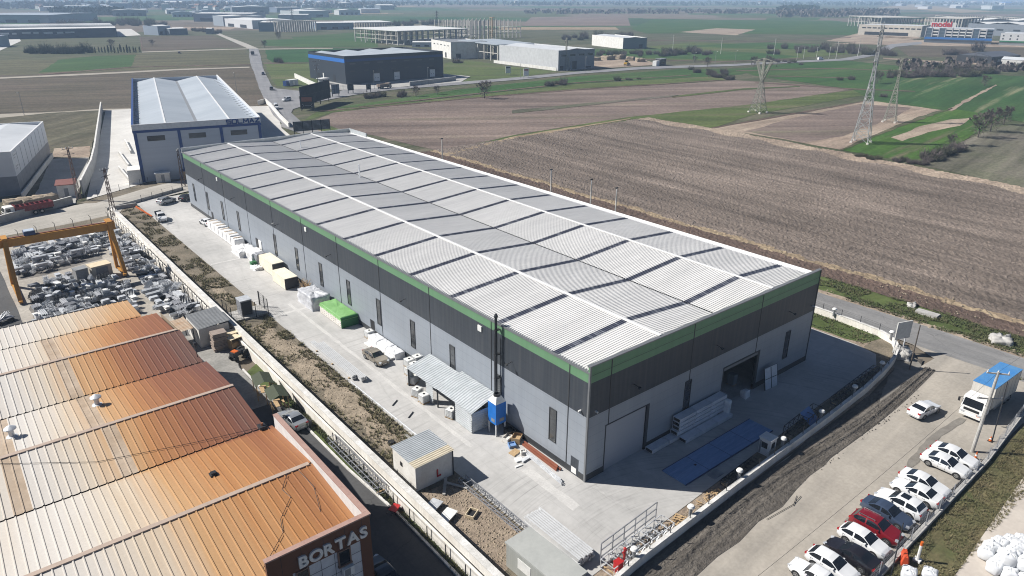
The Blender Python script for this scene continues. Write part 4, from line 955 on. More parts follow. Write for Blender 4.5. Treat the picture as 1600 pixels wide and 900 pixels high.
mb.b6(-4.5, -4.2, -.15, .1, .1, .108); mb.build('deck_joint', M['black'], t)
tag(MB().b6(10.7, 12.3, -8.1, -7.1, .0, .03).build('steel_plate', M['galv_dark']), 'grey steel plate flat on the slab beside the weighbridge', 'plate')
# packs of white cladding panels stacked by the front wall
pk = MB(); pk.b6(-1.42, 1.42, -.5, .5, .06, .52); pkm = pk.mesh('panel_pack', mat('shrink_wrapped_panel', (.62, .64, .68), (.5, .52, .56), sc=.8, rough=.4, mode='obj', grain=.1)); PKB = MB().b6(-1.44, -1.42, -.42, .42, .12, .46).b6(1.42, 1.44, -.42, .42, .12, .46).mesh('end_board', M['black']); PKS = MB().b6(-1.2, -1.1, -.45, .45, 0, .06).b6(1.1, 1.2, -.45, .45, 0, .06).mesh('bearer', M['wood'])
def pack(x, y, z):
    t = thing('panel_pack', 'white shrink wrapped panel pack stacked between roller door and open doorway', 'panel pack', (x, y, z), rnd.uniform(-.01, .01), 'white panel packs by the front wall')
    for n_, me in (('pack', pkm), ('end_board', PKB), ('bearer', PKS)):
        o = bpy.data.objects.new(n_, me); col.objects.link(o); o.parent = t
for k in range(4): pack(10.4 + 2.9 * k, -.75, 0)
for z in range(1, 5):
    for k in range(3): pack(14.8 + 2.9 * k - (.25 if z < 2 else 0), -.75, .53 * z)
for k in range(3): pack(14.8 + 2.9 * k, -1.83, 0)
t = thing('plastic_sheeting', 'white film hanging off the end of the white panel packs by the doorway', 'plastic sheeting', (21.9, -1.0, 0)); lumpy(.5, 1.8, 2.0, 71, .15, 4, 8, 4).build('film', M['film'], t, smooth=True)
wf = thing('window_panel', 'white four pane window panel leaning on the wall beside the open doorway', 'window panel', (31.8, -1.0, 0), R(-4))
mb = MB(); mb.box((0, 0, 1.4), (2.5, .08, 2.8), 0, 0, -.2); mb.build('pane', plain('primed_panel', (.66, .68, .72), .4), wf)
mb = MB(); mb.box((0, -.06, 1.4), (.06, .06, 2.8), 0, 0, -.2); mb.box((0, -.06, 1.4), (2.5, .06, .06), 0, 0, -.2); mb.box((-1.27, 0, 1.4), (.08, .1, 2.85), 0, 0, -.2); mb.box((1.27, 0, 1.4), (.08, .1, 2.85), 0, 0, -.2); mb.build('frame', M['black'], wf)
setl(lumpy(.9, .8, .9, 77, .15).build('white_sack', M['film'], smooth=True), 'white sack standing at the threshold of the open doorway', 'sack', 27.3, -.4)
# heaps by the long wall near the corner
for k, (v0, v1, u, m_, h) in enumerate(((8.6, 3.0, -.55, 'rust', .5), (8.2, 1.2, -1.35, 'galv', .3))):
    mm = plain('red_oxide_steel', (.26, .085, .045), .6) if m_ == 'rust' else M['galv']
    for j in range(5 if k == 0 else 6):
        tag(MB().bar((u - .15 * (j % 3), v0 + rnd.uniform(-.4, .4), .12 + .16 * (j // 3)), (u - .2 * (j % 3) - (.1 if k == 0 else .5), v1 + rnd.uniform(-.4, .4), .12 + .16 * (j // 3)), .15 if k == 0 else .07, .2 if k == 0 else .07).build('steel_section', mm), ('red oxide steel section lying at the foot of the long wall near the corner', 'thin bright tube lying beside the red oxide sections near the corner')[k], 'steel section', ('red oxide sections by the wall', 'bright tubes by the wall')[k])
JUNK = [(-1.6, 10.6, (1.1, .8, .55), 'panel_w', 'white and tan tray box beside the blue hopper legs'), (-.8, 9.9, (1.3, 1.0, .7), 'wood', 'open timber crate against the wall past the hopper'), (-.7, 11.3, (1.0, 1.2, .8), 'black', 'black bin against the wall behind the hopper'), (-2.4, 8.3, (1.2, .9, .12), 'wood', 'tan sheet of board flat on the slab near the red oxide steel'), (-2.9, 7.0, (.9, .7, .15), 'white', 'white offcut plate flat among the scrap near the red oxide steel'), (-2.3, 6.6, (1.2, .5, .2), 'galv', 'grey metal offcut among the scrap by the red oxide steel'), (-3.6, 6.2, (.9, .25, .1), 'white', 'short white strip lying apart from the scrap heap'), (-1.9, 9.4, (.8, .8, .35), 'wb', 'low blue bundle among the clutter by the wall'), (-1.8, 7.6, (.6, .5, .4), 'panel_w', 'small white carton on the scrap heap by the corner'), (-1.2, 14.9, (.7, .6, .45), 'wood', 'tan carton under the far leg of the blue hopper')]
for x, y, s, mk, lab in JUNK:
    t = thing('junk_box', lab, 'scrap', (x, y, 0), rnd.uniform(-.6, .6))
    mb = MB(); w, d, h = s[0] / 2, s[1] / 2, s[2]
    if h > .3:
        mb.b6(-w, w, -d, -d + .06, .02, h); mb.b6(-w, w, d - .06, d, .02, h); mb.b6(-w, -w + .06, -d + .06, d - .06, .02, h); mb.b6(w - .06, w, -d + .06, d - .06, .02, h); mb.b6(-w + .06, w - .06, -d + .06, d - .06, .02, h * .6)
    else: mb.hexa([(-w, -d, 0.01), (w, -d * .8, 0.01), (w * .9, d, 0.01), (-w * .9, d, 0.01), (-w, -d, h), (w, -d * .8, h * .8), (w * .9, d, h), (-w * .9, d, h * .9)])
    mb.build('body', M[mk], t); MB().b6(-w * .7, w * .7, -d - .03, -d - .005, h * .3, h * .55).build('strip', M['grey'], t)
# slender truss frames and ladders along the front fence
def lattice(t, L_, wd, ht, m, n):
    mb = MB()
    for y in (-wd / 2, wd / 2):
        for z in (.05, ht): mb.bar((-L_ / 2, y, z), (L_ / 2, y, z), .07)
    for i in range(n + 1):
        x = -L_ / 2 + L_ * i / n
        for y in (-wd / 2, wd / 2): mb.bar((x, y, .05), (x, y, ht), .05)
        mb.bar((x, -wd / 2, ht), (x, wd / 2, ht), .05); mb.bar((x, -wd / 2, .05), (x, wd / 2, .05), .05)
        if i < n:
            x2 = -L_ / 2 + L_ * (i + 1) / n; mb.bar((x, -wd / 2, .05), (x2, -wd / 2, ht), .04); mb.bar((x, wd / 2, ht), (x2, wd / 2, .05), .04)
    return mb.build('frame', m, t)
for (x, y, z, L_, wd, ht, n, mk, rz, lab) in [
    (-17.35, 16.0, .7, 11, .9, .8, 10, 'galv_dark', PI / 2, 'long lattice mast section lying on the lane side of the boundary wall'),
    (-9.6, 3.0, .0, 10, .9, .5, 9, 'galv_dark', PI / 2, 'zinc lattice frame lying between pebbly bed and slab beside the white hut'),
    (-3.0, -9.9, 0, 8.5, 1.5, 1.0, 8, 'galv', R(3), 'tangled zinc frames heaped behind the front wall near the red hydrant'),
    (13.5, -9.2, 0, 6.0, .9, .5, 8, 'dark', R(3), 'dark ladder frame lying behind the front wall before the booth'),
    (26.5, -8.6, 0, 7.0, 1.2, 1.5, 6, 'dark', R(4), 'dark rack frame standing behind the front wall near the blue shade'),
    (40, -8.0, 0, 12.0, .8, 1.0, 10, 'dark', R(3), 'long low dark rail frame behind the shaded front wall')]:
    t = thing('steel_truss', lab, 'steel frame', (x, y, z), rz); lattice(t, L_, wd, ht, M[mk], n)
    MB().b6(-L_ / 2 + .3, -L_ / 2 + .45, -wd / 2 - .05, wd / 2 + .05, -.02 if z else 0, .04).build('bearer', M['wood'], t)
fr = thing('steel_railing', 'tall grey three rail frame standing along the yard edge near the red hydrant', 'railing', (-2.8, -8.6, 0), R(4))
mb = MB()
for i in range(6):
    x = -4 + 1.6 * i; mb.bar((x, 0, 0), (x, 0, 2.1), .08)
for z in (.6, 1.35, 2.1): mb.bar((-4, 0, z), (4, 0, z), .08)
mb.build('frame', M['galv_dark'], fr)
mb = MB()
for i in range(150):
    x, y = rnd.uniform(-3.8, 3.5), rnd.uniform(-1.9, -.4)
    mb.bar((x, y, rnd.uniform(.02, .3)), (x + rnd.uniform(-.55, .55), y + rnd.uniform(-.4, .4), rnd.uniform(.1, .8)), .06)
mb.build('loose_parts', M['galv'], fr)
bs = thing('shade_sheet', 'blue sheet sloped over the dark rack behind the front wall', 'sheet', (27.6, -8.6, 0), R(4)); MB().face([(-1.1, -1.0, .5), (1.1, -1.0, .5), (1.1, .6, 1.75), (-1.1, .6, 1.75)]).face([(-1.1, -1.0, .47), (1.1, -1.0, .47), (1.1, .6, 1.72), (-1.1, .6, 1.72)]).build('sheet', plain('blue_sheet', (.09, .19, .42), .5), bs)
for k, (x, y, z, rz) in enumerate(((2.6, -9.9, 0, .3), (2.7, -9.9, .13, .36))):
    t = thing('wooden_pallet', ('flat wooden pallet on the ground under another, behind the front wall', 'flat wooden pallet on top of another, behind the front wall')[k], 'pallet', (x, y, z), rz); pallet_mb(MB(), 0, 0, 1.6, 1.2).build('deck', M['wood'], t)
for k in range(16):
    x = rnd.uniform(4.5, 11); mb = MB().bar((x, rnd.uniform(-10, -8.9), .05 + rnd.random() * .2), (x + rnd.uniform(-.9, .9), rnd.uniform(-10, -8.9), .05 + rnd.random() * .3), .12, .05)
    tag(mb.build('timber_offcut', M['wood']), 'broken tan timber offcut in the scatter behind the front wall', 'offcut', 'timber offcuts behind the front wall')
hy = thing('hydrant_box', 'bright red hose cabinet at the near end of the front wall', 'hose cabinet', (-6.4, -10.6, 0)); hy.scale = (.8, .8, .85); MB().b6(-.4, .4, -.35, .35, .15, 1.3).build('cabinet', M['red'], hy); MB().b6(-.45, .45, -.4, .4, 1.3, 1.4).build('lid', M['red'], hy); MB().b6(-.3, .3, -.36, -.35, .3, 1.15).build('door', plain('dark_red', (.3, .012, .012), .5), hy); MB().b6(-.3, .3, -.25, .25, 0, .15).build('foot', M['concrete'], hy)
hp = thing('hydrant', 'slim red hydrant standpipe beside the first wall lamp', 'hydrant', (-5.2, -10.2, 0)); MB().tube((0, 0, 0), (0, 0, 1.5), .1, 8).build('barrel', M['red'], hp); MB().tube((-.28, 0, 1.25), (.28, 0, 1.25), .08, 8).build('outlet', M['red'], hp); MB().lathe([(.15, 1.5), (.14, 1.62), (.02, 1.68)], n=10).build('cap', M['red'], hp)
for k, (x, y, c) in enumerate(((-14.0, 4.2, 'white'), (-14.3, 6.2, 'galv'))):
    t = thing('steel_table', ('white board lying on the black fence line beside the white hut', 'grey metal scrap frame lying close to the white hut')[k], 'scrap', (x, y, 0), .4); MB().b6(-.9, .9, -.6, .6, .35, .45).build('top', M[c], t); MB().b6(-.8, -.7, -.5, .5, 0, .35).b6(.7, .8, -.5, .5, 0, .35).build('trestle', M['galv'], t)
t = thing('drain_frame', 'square timber shuttering box set in the pebbly bed', 'box', (-11.9, 3.2, 0), .5); MB().b6(-.6, .6, -.45, -.38, 0, .3).b6(-.6, .6, .38, .45, 0, .3).b6(-.6, -.53, -.38, .38, 0, .3).b6(.53, .6, -.38, .38, 0, .3).build('side', M['wood_pale'], t); MB().b6(-.53, .53, -.38, .38, 0, .08).build('base', M['black'], t)
for k, (x, y, ln, a) in enumerate(((-11.6, 8.2, 2.6, .9), (-10.6, 7.6, 2.4, 2.1), (-10.3, 15.8, 2.2, .2), (-9.9, 17.5, 2.0, 1.6))):
    d = Vector((math.cos(a), math.sin(a), 0)) * ln / 2
    tag(MB().bar(Vector((x, y, .1)) - d, Vector((x, y, .14)) + d, .3, .08).build('plank', M['concrete']), ('grey plank leaning out from the shaded side of the white hut', 'grey plank crossing the soil just off the white hut', 'pale bar lying in the weeds behind the white hut', 'pale bar by the kerb end of the long pipe')[k], 'plank')
t = thing('old_tyre', 'black tyre lying in the planting strip behind the white hut', 'tyre', (-11.9, 18.3, 0)); MB().lathe([(.2, .02), (.36, .0), (.4, .1), (.36, .2), (.2, .18)], n=16).build('tread', M['rubber'], t, smooth=True)
# ------------------------------------------------------------------ neighbour's factory with the copper coloured roof
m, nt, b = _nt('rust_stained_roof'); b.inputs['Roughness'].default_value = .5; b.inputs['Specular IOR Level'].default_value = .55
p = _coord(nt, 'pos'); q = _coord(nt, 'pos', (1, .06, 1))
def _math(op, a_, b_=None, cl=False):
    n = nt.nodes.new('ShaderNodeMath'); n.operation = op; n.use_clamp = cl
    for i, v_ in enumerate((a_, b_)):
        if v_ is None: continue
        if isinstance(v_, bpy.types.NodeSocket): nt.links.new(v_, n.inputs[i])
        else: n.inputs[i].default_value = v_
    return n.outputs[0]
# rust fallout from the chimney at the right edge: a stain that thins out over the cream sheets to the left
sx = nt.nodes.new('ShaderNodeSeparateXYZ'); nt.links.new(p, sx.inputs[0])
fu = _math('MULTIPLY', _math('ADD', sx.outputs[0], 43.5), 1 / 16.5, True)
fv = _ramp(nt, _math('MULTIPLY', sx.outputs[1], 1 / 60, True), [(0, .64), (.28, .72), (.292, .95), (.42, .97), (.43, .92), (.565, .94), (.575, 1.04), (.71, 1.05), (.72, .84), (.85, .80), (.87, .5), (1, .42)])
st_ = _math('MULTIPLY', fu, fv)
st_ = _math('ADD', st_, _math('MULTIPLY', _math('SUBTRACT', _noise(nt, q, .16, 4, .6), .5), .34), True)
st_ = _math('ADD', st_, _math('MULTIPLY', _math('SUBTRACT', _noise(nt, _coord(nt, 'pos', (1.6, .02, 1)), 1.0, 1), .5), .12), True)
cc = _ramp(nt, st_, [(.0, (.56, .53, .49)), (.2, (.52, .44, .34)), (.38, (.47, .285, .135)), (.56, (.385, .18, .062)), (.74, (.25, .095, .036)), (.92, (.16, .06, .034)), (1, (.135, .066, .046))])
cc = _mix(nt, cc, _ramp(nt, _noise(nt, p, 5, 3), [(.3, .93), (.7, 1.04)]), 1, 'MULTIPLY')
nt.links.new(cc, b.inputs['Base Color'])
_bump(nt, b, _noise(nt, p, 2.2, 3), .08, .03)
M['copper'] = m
M['copper_skylight'] = mat('copper_toned_rooflight', (.46, .37, .28), (.36, .27, .185), sc=.25, rough=.5, spec=.4)
M['facade_brown'] = mat('brown_facade_panel', (.135, .05, .025), (.115, .042, .02), sc=.5, rough=.5, grain=.06)
M['facade_white'] = plain('white_facade_panel', (.62, .64, .68), .45)
BX, BY = -24.5, -1.2
bf = thing('factory', 'factory with a rust stained cream ribbed roof and a brown sign fascia', 'factory')
def slope(v0, z0, v1, z1, u0, u1, name='roof_sheet', skip=()):
    """standing seam sheet running along v"""
    mb = MB(); pit = .64; n = int((u1 - u0) / pit); pit = (u1 - u0) / n; rm = []
    for i in range(n):
        a = u0 + i * pit; c = a + pit
        if i in skip: mb.mi(1)
        else: mb.mi(0)
        pts = [(a, .0), (a + .04, .07), (a + .11, .07), (a + .16, .0), (c, .0)]
        for (x0, h0), (x1, h1) in zip(pts[:-1], pts[1:]):
            mb.face([(x0, v0, z0 + h0), (x1, v0, z0 + h1), (x1, v1, z1 + h1), (x0, v1, z1 + h0)])
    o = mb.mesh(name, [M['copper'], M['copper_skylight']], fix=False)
    for f_ in o.polygons:
        if f_.normal.z < 0: f_.flip()
    q = bpy.data.objects.new(name, o); col.objects.link(q); q.parent = bf; return q
UL = -70
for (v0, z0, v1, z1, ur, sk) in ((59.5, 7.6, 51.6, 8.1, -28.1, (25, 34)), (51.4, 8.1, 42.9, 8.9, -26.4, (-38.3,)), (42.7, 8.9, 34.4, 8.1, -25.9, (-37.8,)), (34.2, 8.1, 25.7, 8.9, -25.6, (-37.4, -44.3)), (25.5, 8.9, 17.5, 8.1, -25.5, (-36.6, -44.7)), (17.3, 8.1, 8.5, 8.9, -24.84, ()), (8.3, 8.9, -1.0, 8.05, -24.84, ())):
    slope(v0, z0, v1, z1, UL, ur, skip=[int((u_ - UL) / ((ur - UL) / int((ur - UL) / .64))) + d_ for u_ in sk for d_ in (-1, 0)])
for v, ur in ((42.8, -26.2), (25.6, -25.5), (8.4, -25.1)):
    MB().yprism([(UL, 0), (ur, 0), (ur, .1), (UL, .1)], -.22, .22).build('ridge_cap', plain('pale_ridge', (.46, .36, .29), .5), bf).location = (0, v, 8.9)
for v, ur in ((51.5, -26.4), (34.3, -25.7), (17.4, -25.4)):
    MB().b6(UL, ur, v - .12, v + .12, 7.75, 7.98).build('valley_gutter', M['black'], bf)
MB().b6(UL, -28.1, 59.45, 59.7, 7.4, 7.66).build('eaves_gutter', M['black'], bf)
mb = MB()
mb.raw([(-25.95, 17.6, 0), (-25.95, 51.4, 0), (-25.95, 51.4, 8.05), (-25.95, 42.8, 8.8), (-25.95, 34.3, 8.05), (-25.95, 25.6, 8.8), (-25.95, 17.6, 8.05)], [(0, 1, 2, 3, 4, 5, 6)])
mb.b6(-28.3, -28.05, 51.4, 59.4, 0, 7.5); mb.b6(-70, -28.1, 58.9, 59.4, 0, 7.3)
mb.build('wall', mat('tan_wall', (.35, .28, .2), (.28, .22, .16), sc=.4), bf)
# front part with parapet and sign fascia
MB().b6(-24.78, -24.5, BY + .3, 16.6, 0, 9.5).build('wall', M['facade_brown'], bf)
MB().b6(-24.83, -24.78, BY + .3, 16.6, 7.7, 9.48).build('parapet_lining', plain('white_parapet', (.70, .70, .69), .55), bf)
MB().b6(-24.86, -24.42, BY + .36, 16.65, 9.5, 9.62).b6(-32.6, -24.42, BY - .1, BY + .35, 9.5, 9.62).build('coping', mat('pinkish_coping', (.40, .26, .215), (.34, .21, .175), sc=1), bf)
MB().b6(-32.55, -24.5, BY, BY + .3, 7.5, 9.5).build('fascia', M['facade_brown'], bf)
jm = MB()
for u in (-31.5, -30.0, -28.3, -26.6, -25.2): jm.b6(u - .015, u + .015, BY - .006, BY, 7.5, 9.5)
jm.build('panel_joint', M['black'], bf)
MB().b6(-25.42, -24.5, BY + .02, BY + .3, 0, 7.5).build('pillar', M['facade_brown'], bf); MB().b6(-32.55, -30.8, BY + .02, BY + .3, 0, 7.5).build('pillar', M['facade_brown'], bf)
MB().b6(-30.8, -25.42, BY + .06, BY + .3, 0, 7.5).build('wall', M['facade_white'], bf)
jm = MB()
for k in range(1, 5): jm.b6(-30.8 + k * 1.08 - .015, -30.8 + k * 1.08 + .015, BY + .05, BY + .06, 0, 7.5)
for k in range(6): jm.b6(-30.8, -25.42, BY + .048, BY + .06, 7.5 - 1.0 * (k + 1), 7.53 - 1.0 * (k + 1))
jm.build('panel_joint', M['dark'], bf)
for u0, u1 in ((-27.35, -26.3), (-30.6, -29.6)):
    f = MB(); f.b6(u0, u0 + .1, BY - .1, BY + .1, 6.1, 7.5); f.b6(u1 - .1, u1, BY - .1, BY + .1, 6.1, 7.5); f.b6(u0 + .1, u1 - .1, BY - .1, BY + .1, 7.4, 7.5); f.b6(u0 - .05, u1 + .05, BY - .16, BY + .1, 6.0, 6.1)
    w_ = f.build('window', plain('bronze_frame', (.2, .12, .09), .4), bf); MB().b6(u0 + .1, u1 - .1, BY - .02, BY + .08, 6.1, 7.4).build('pane', M['glass'], w_)
ac = MB().b6(-27.15, -26.3, BY - .45, BY - .05, 5.2, 5.95).build('air_conditioner', M['white'], bf)
mb = MB().b6(-27.1, -26.62, BY - .46, BY - .45, 5.25, 5.9); mb.build('grille', M['grey'], ac); MB().b6(-27.05, -26.4, BY - .35, BY + .04, 5.05, 5.2).build('bracket', M['dark'], ac)
def letters(text, par, origin, xdir, size, depth, m_, bold=0.0, spacing=1.0, shear=0.0, name='letter'):
    """each letter a mesh of its own, standing on a vertical face"""
    x = 0.0; rz = math.atan2(xdir[1], xdir[0])
    for ch in text:
        cu = bpy.data.curves.new('tmp', 'FONT'); cu.body = ch; cu.size = size; cu.extrude = depth / 2; cu.offset = bold; cu.shear = shear
        o = bpy.data.objects.new('tmp', cu); col.objects.link(o)
        me = bpy.data.meshes.new_from_object(o.evaluated_get(bpy.context.evaluated_depsgraph_get()))
        bpy.data.objects.remove(o); bpy.data.curves.remove(cu)
        xs = [v.co.x for v in me.vertices]; lo, hi = min(xs), max(xs)
        for v in me.vertices: v.co = Vector((v.co.x - lo, -v.co.z, v.co.y))
        me.materials.clear(); me.materials.append(m_)
        q = bpy.data.objects.new(name, me); col.objects.link(q); q.parent = par
        q.location = (origin[0] + xdir[0] * x, origin[1] + xdir[1] * x, origin[2]); q.rotation_euler.z = rz
        x += (hi - lo) + size * .10 * spacing
    return x
letters('BORTAS', bf, (-30.3, BY - .08, 7.78), (1, 0), 1.34, .16, plain('pale_letter', (.80, .79, .76), .5), .045, .5)
# roof ventilators and loose cables
for k, (u, v, z, lab) in enumerate(((-37.0, 31.0, 8.38, 'galvanised mushroom ventilator in the middle of the rusty roof'), (-44.2, 29.5, 8.52, 'galvanised mushroom ventilator near the left edge of the rusty roof'))):
    t = thing('roof_ventilator', lab, 'ventilator', (u, v, z))
    MB().tube((0, 0, -.1), (0, 0, .75), .24, 12).build('duct', M['galv'], t, smooth=True); MB().lathe([(.5, .02), (.46, .1), (.26, .16)], n=14).build('flange', M['galv'], t)
    MB().lathe([(.24, .75), (.52, .86), (.5, .95), (.12, 1.2), (.02, 1.22)], n=16).build('hood', M['galv'], t, smooth=True)
tb = thing('roof_box', 'small dark square box on the front slope of the rusty roof', 'box', (-31.8, 12.4, 8.55)); MB().b6(-.3, .3, -.3, .3, 0, .16).build('base', M['dark'], tb); MB().b6(-.2, .2, -.2, .2, .16, .3).build('lid', M['black'], tb)
def cable(name, lab, pts, r, sag=0.0, n=14, m_=None):
    cp = []
    for a, c in zip(pts[:-1], pts[1:]):
        a = Vector(a); c = Vector(c)
        for i in range(n):
            t = i / n; cp.append(a + (c - a) * t - Vector((0, 0, sag * 4 * t * (1 - t))))
    cp.append(Vector(pts[-1])); mb = MB()
    for a, c in zip(cp[:-1], cp[1:]): mb.tube(a, c, r, 4, cap=False)
    return tag(mb.build(name, m_ or M['black']), lab, 'cable')
cable('roof_cable', 'thin dark cable sagging across the rusty roof to its right edge', [(-47.5, 26, 9.05), (-39, 20.6, 8.5), (-31.5, 18.6, 8.33), (-25.8, 17.3, 8.3)], .024)
cable('roof_cable', 'loose dark cable wandering down the front slope of the rusty roof', [(-27.2, 8.0, 9.0), (-28.2, 6.6, 8.85), (-28.0, 5.4, 8.74), (-29.6, 3.6, 8.57), (-30.0, 2.2, 8.44), (-32.5, -.2, 8.24)], .024)
cable('roof_cable', 'short dark cable beside the white parapet of the rusty roof', [(-26.2, 8.0, 9.0), (-26.0, 5.5, 8.75), (-26.5, 3.6, 8.57), (-26.8, 2.6, 8.48)], .02)
tb = thing('roof_unit', 'dark little machine perched at the right edge of the rusty roof', 'machine', (-25.75, 17.35, 8.1)); MB().b6(-.35, .3, -.4, .4, 0, .35).build('body', M['dark'], tb); MB().tube((0, 0, .35), (0, 0, .6), .12, 8).build('cap', plain('rust_cap', (.25, .1, .05), .7), tb)
tb = thing('roof_mast', 'thin dark mast standing on the edge of the rusty roof', 'mast', (-26.1, 35.6, 8.1)); MB().tube((0, 0, 0), (0, 0, 1.7), .05, 6).build('pole', M['dark'], tb); MB().b6(-.14, .14, -.14, .14, 1.55, 1.95).build('head', M['dark'], tb)
t = thing('chimney', 'short twin legged chimney beside the rusty roofed factory', 'chimney', (-24.6, 45.8, 0)); MB().tube((-.2, 0, 0), (-.2, 0, 4.6), .1, 8).tube((.2, 0, 0), (.2, 0, 4.6), .1, 8).build('flue', M['galv'], t); MB().lathe([(.5, 4.5), (.5, 4.75), (.1, 5.0)], n=12).build('cowl', M['galv_dark'], t)

# service lane contents
def canopy(lab, x, y, rz):
    t = thing('picnic_shelter', lab, 'shelter', (x, y, 0), rz)
    mb = MB(); mb.face([(-1.5, -1.1, 2.05), (1.5, -1.1, 2.05), (1.5, 0, 2.5), (-1.5, 0, 2.5)]).face([(-1.5, 0, 2.5), (1.5, 0, 2.5), (1.5, 1.1, 2.05), (-1.5, 1.1, 2.05)])
    mb.b6(-1.5, 1.5, -1.12, -1.1, 1.85, 2.06); mb.build('roof', plain('olive_canvas', (.045, .058, .03), .8), t)
    for x_ in (-1.35, 1.35):
        for y_ in (-.95, .95): MB().b6(x_ - .05, x_ + .05, y_ - .05, y_ + .05, 0, 2.05).build('post', M['wood'], t)
    MB().b6(-.9, .9, -.4, .4, .68, .75).build('table', M['wood'], t)
    for s in (-.75, .75): MB().b6(-.9, .9, s - .13, s + .13, .4, .46).build('bench', M['wood'], t)
canopy('dark green picnic shelter, farther one up the lane', -18.9, 37.2, R(80)); canopy('dark green picnic shelter, nearer one closest to the silver sedan', -18.8, 33.0, R(82))
t = thing('shed', 'shed with a rippled grey fibre sheet roof against the boundary wall', 'shed', (-18.9, 57.7, 0)); corr(-2.2, 2.3, -3.0, 3.1, 2.85, 2.85, 3.1, 3.1, 14, 'u', .06).build('roof', M['corr_grey'], t); MB().b6(-2.1, 2.0, -2.9, -2.8, 0, 2.8).b6(-2.1, -2.0, -2.8, 2.9, 0, 2.75).b6(-2.0, 2.0, 2.8, 2.9, 0, 2.8).build('wall', M['white_wall'], t)
t = thing('rusty_lean_to', 'small tan ribbed roof on posts between rusty factory and grey shed', 'shelter', (-22.6, 58.2, 0)); corr(-1.6, 1.3, -2.2, 2.4, 2.55, 2.55, 2.75, 2.75, 10, 'u', .05).build('roof', M['corr_rust'], t)
for x_, y_ in ((-1.5, -2.1), (1.2, -2.1), (-1.5, 2.2), (1.2, 2.2)): MB().b6(x_ - .06, x_ + .06, y_ - .06, y_ + .06, 0, 2.55).build('post', M['dark'], t)
for k in range(13):
    inst_me = None
    t = thing('plank_bundle', 'bundle of grey brown planks in the square timber pile by the grey shed', 'planks', (-19.0 + rnd.uniform(-.06, .06), 53.0 + rnd.uniform(-.06, .06), .2 * k), rnd.uniform(-.05, .05), 'plank pile beside the grey shed')
    MB().b6(-.95, .95, -.8, .8, .03, .2).build('planks', mat('weathered_plank', (.34, .28, .24), (.24, .19, .16), sc=1, mode='obj', st=(1, 8, 1)) if k == 0 else bpy.data.materials['weathered_plank'], t); MB().b6(-.9, -.8, -.8, .8, 0, .03).b6(.8, .9, -.8, .8, 0, .03).build('spacer', M['wood'], t)
for k, (x, y, z, rz) in enumerate(((-17.2, 55.6, 1.75, .2), (-16.9, 53.7, 1.7, .1), (-17.3, 52.1, 1.6, .25))):
    t = thing('timber_rack', ('pale board rack against the boundary wall, touching the grey shed', 'pale board rack against the boundary wall, middle one past the grey shed', 'pale board rack against the boundary wall, nearest to the red machine')[k], 'rack', (x, y, 0), rz); MB().b6(-.9, .8, -.8, .8, z, z + .08).build('top', M['wood_pale'], t); MB().b6(-.8, -.7, -.7, .7, 0, z).b6(.6, .7, -.7, .7, 0, z).build('leg', M['wood'], t); MB().b6(-.7, .6, -.7, .7, .3, 1.0).build('load', M['wood'], t)
t = thing('tractor', 'small red and orange machine with black wheels parked by the boundary wall', 'machine', (-17.9, 48.6, 0), R(200))
MB().b6(-.2, 1.2, -.4, .4, .6, 1.2).b6(-.9, -.2, -.55, .55, .55, .95).build('body', M['dark'], t); MB().b6(-.8, -.3, -.3, .3, .95, 1.1).b6(-.85, -.75, -.3, .3, 1.1, 1.5).build('seat', M['black'], t); MB().b6(.3, .95, -.42, .42, 1.2, 1.32).build('cover', M['orange'], t)
for x_, y_, r_ in ((-.7, -.65, .6), (-.7, .65, .6), (.9, -.5, .36), (.9, .5, .36)): MB().tube((x_, y_ - .13, r_), (x_, y_ + .13, r_), r_, 14).build('wheel', M['rubber'], t)
t = thing('wheelbarrow', 'red wheelbarrow standing on the grass verge under the lattice section', 'wheelbarrow', (-17.5, 8.0, 0), .5); MB().hexa([(-.3, -.25, .3), (.3, -.25, .3), (.3, .25, .3), (-.3, .25, .3), (-.55, -.38, .65), (.55, -.38, .65), (.55, .38, .65), (-.55, .38, .65)]).build('tray', M['red'], t); MB().bar((-.3, -.25, .3), (-1.0, -.3, .6), .05).bar((-.3, .25, .3), (-1.0, .3, .6), .05).build('handle', M['black'], t); MB().tube((.6, -.05, .18), (.6, .05, .18), .18, 10).build('wheel', M['rubber'], t)
t = thing('planter_box', 'dark box standing on the verge near the silver sedan', 'box', (-17.8, 27.0, 0), .4); MB().b6(-.4, .4, -.35, .35, 0, .7).build('body', M['dark'], t); MB().b6(-.43, .43, -.38, .38, .7, .76).build('lid', M['black'], t)
kb2 = thing('kerb', 'pale concrete kerb between service lane and grass verge', 'kerb', (-17.7, 0, 0)); wall_path([(.1, -40), (.35, 8), (-.15, 17), (-.25, 30), (-.95, 34), (-1.05, 45)], .22, .15).build('stone', M['conc_top'], kb2)

# ------------------------------------------------------------------ gantry crane and the steel yard
M['crane'] = mat('ochre_crane_paint', (.50, .235, .03), (.42, .19, .03), sc=.6, rough=.55, mode='obj', grain=.1)
gc_ = thing('gantry_crane', 'big ochre gantry crane on four slanting legs over the steel yard', 'gantry crane', (-30.6, 93.5, 0))
ga, gb = Vector((-8.0, -.4, 8.3)), Vector((7.8, .3, 8.3))
MB().bar((-9.0, 0, 8.75), (8.3, 0, 8.75), 1.0, 1.3).build('bridge_girder', M['crane'], gc_)
MB().b6(-9.0, 8.3, -.2, .2, 9.41, 9.52).build('rail', plain('rust_rail', (.22, .08, .045), .7), gc_)
for (fx, fy, tx, ty) in ((7.6, 2.2, 7.4, .35), (8.0, -2.2, 7.4, -.35), (-7.9, 4.0, -7.6, .4), (-7.9, -5.2, -7.6, -.4)):
    mb = MB(); mb.bar((fx, fy, .35), (tx, ty, 9.6), .62, .5); mb.build('leg', M['crane'], gc_)
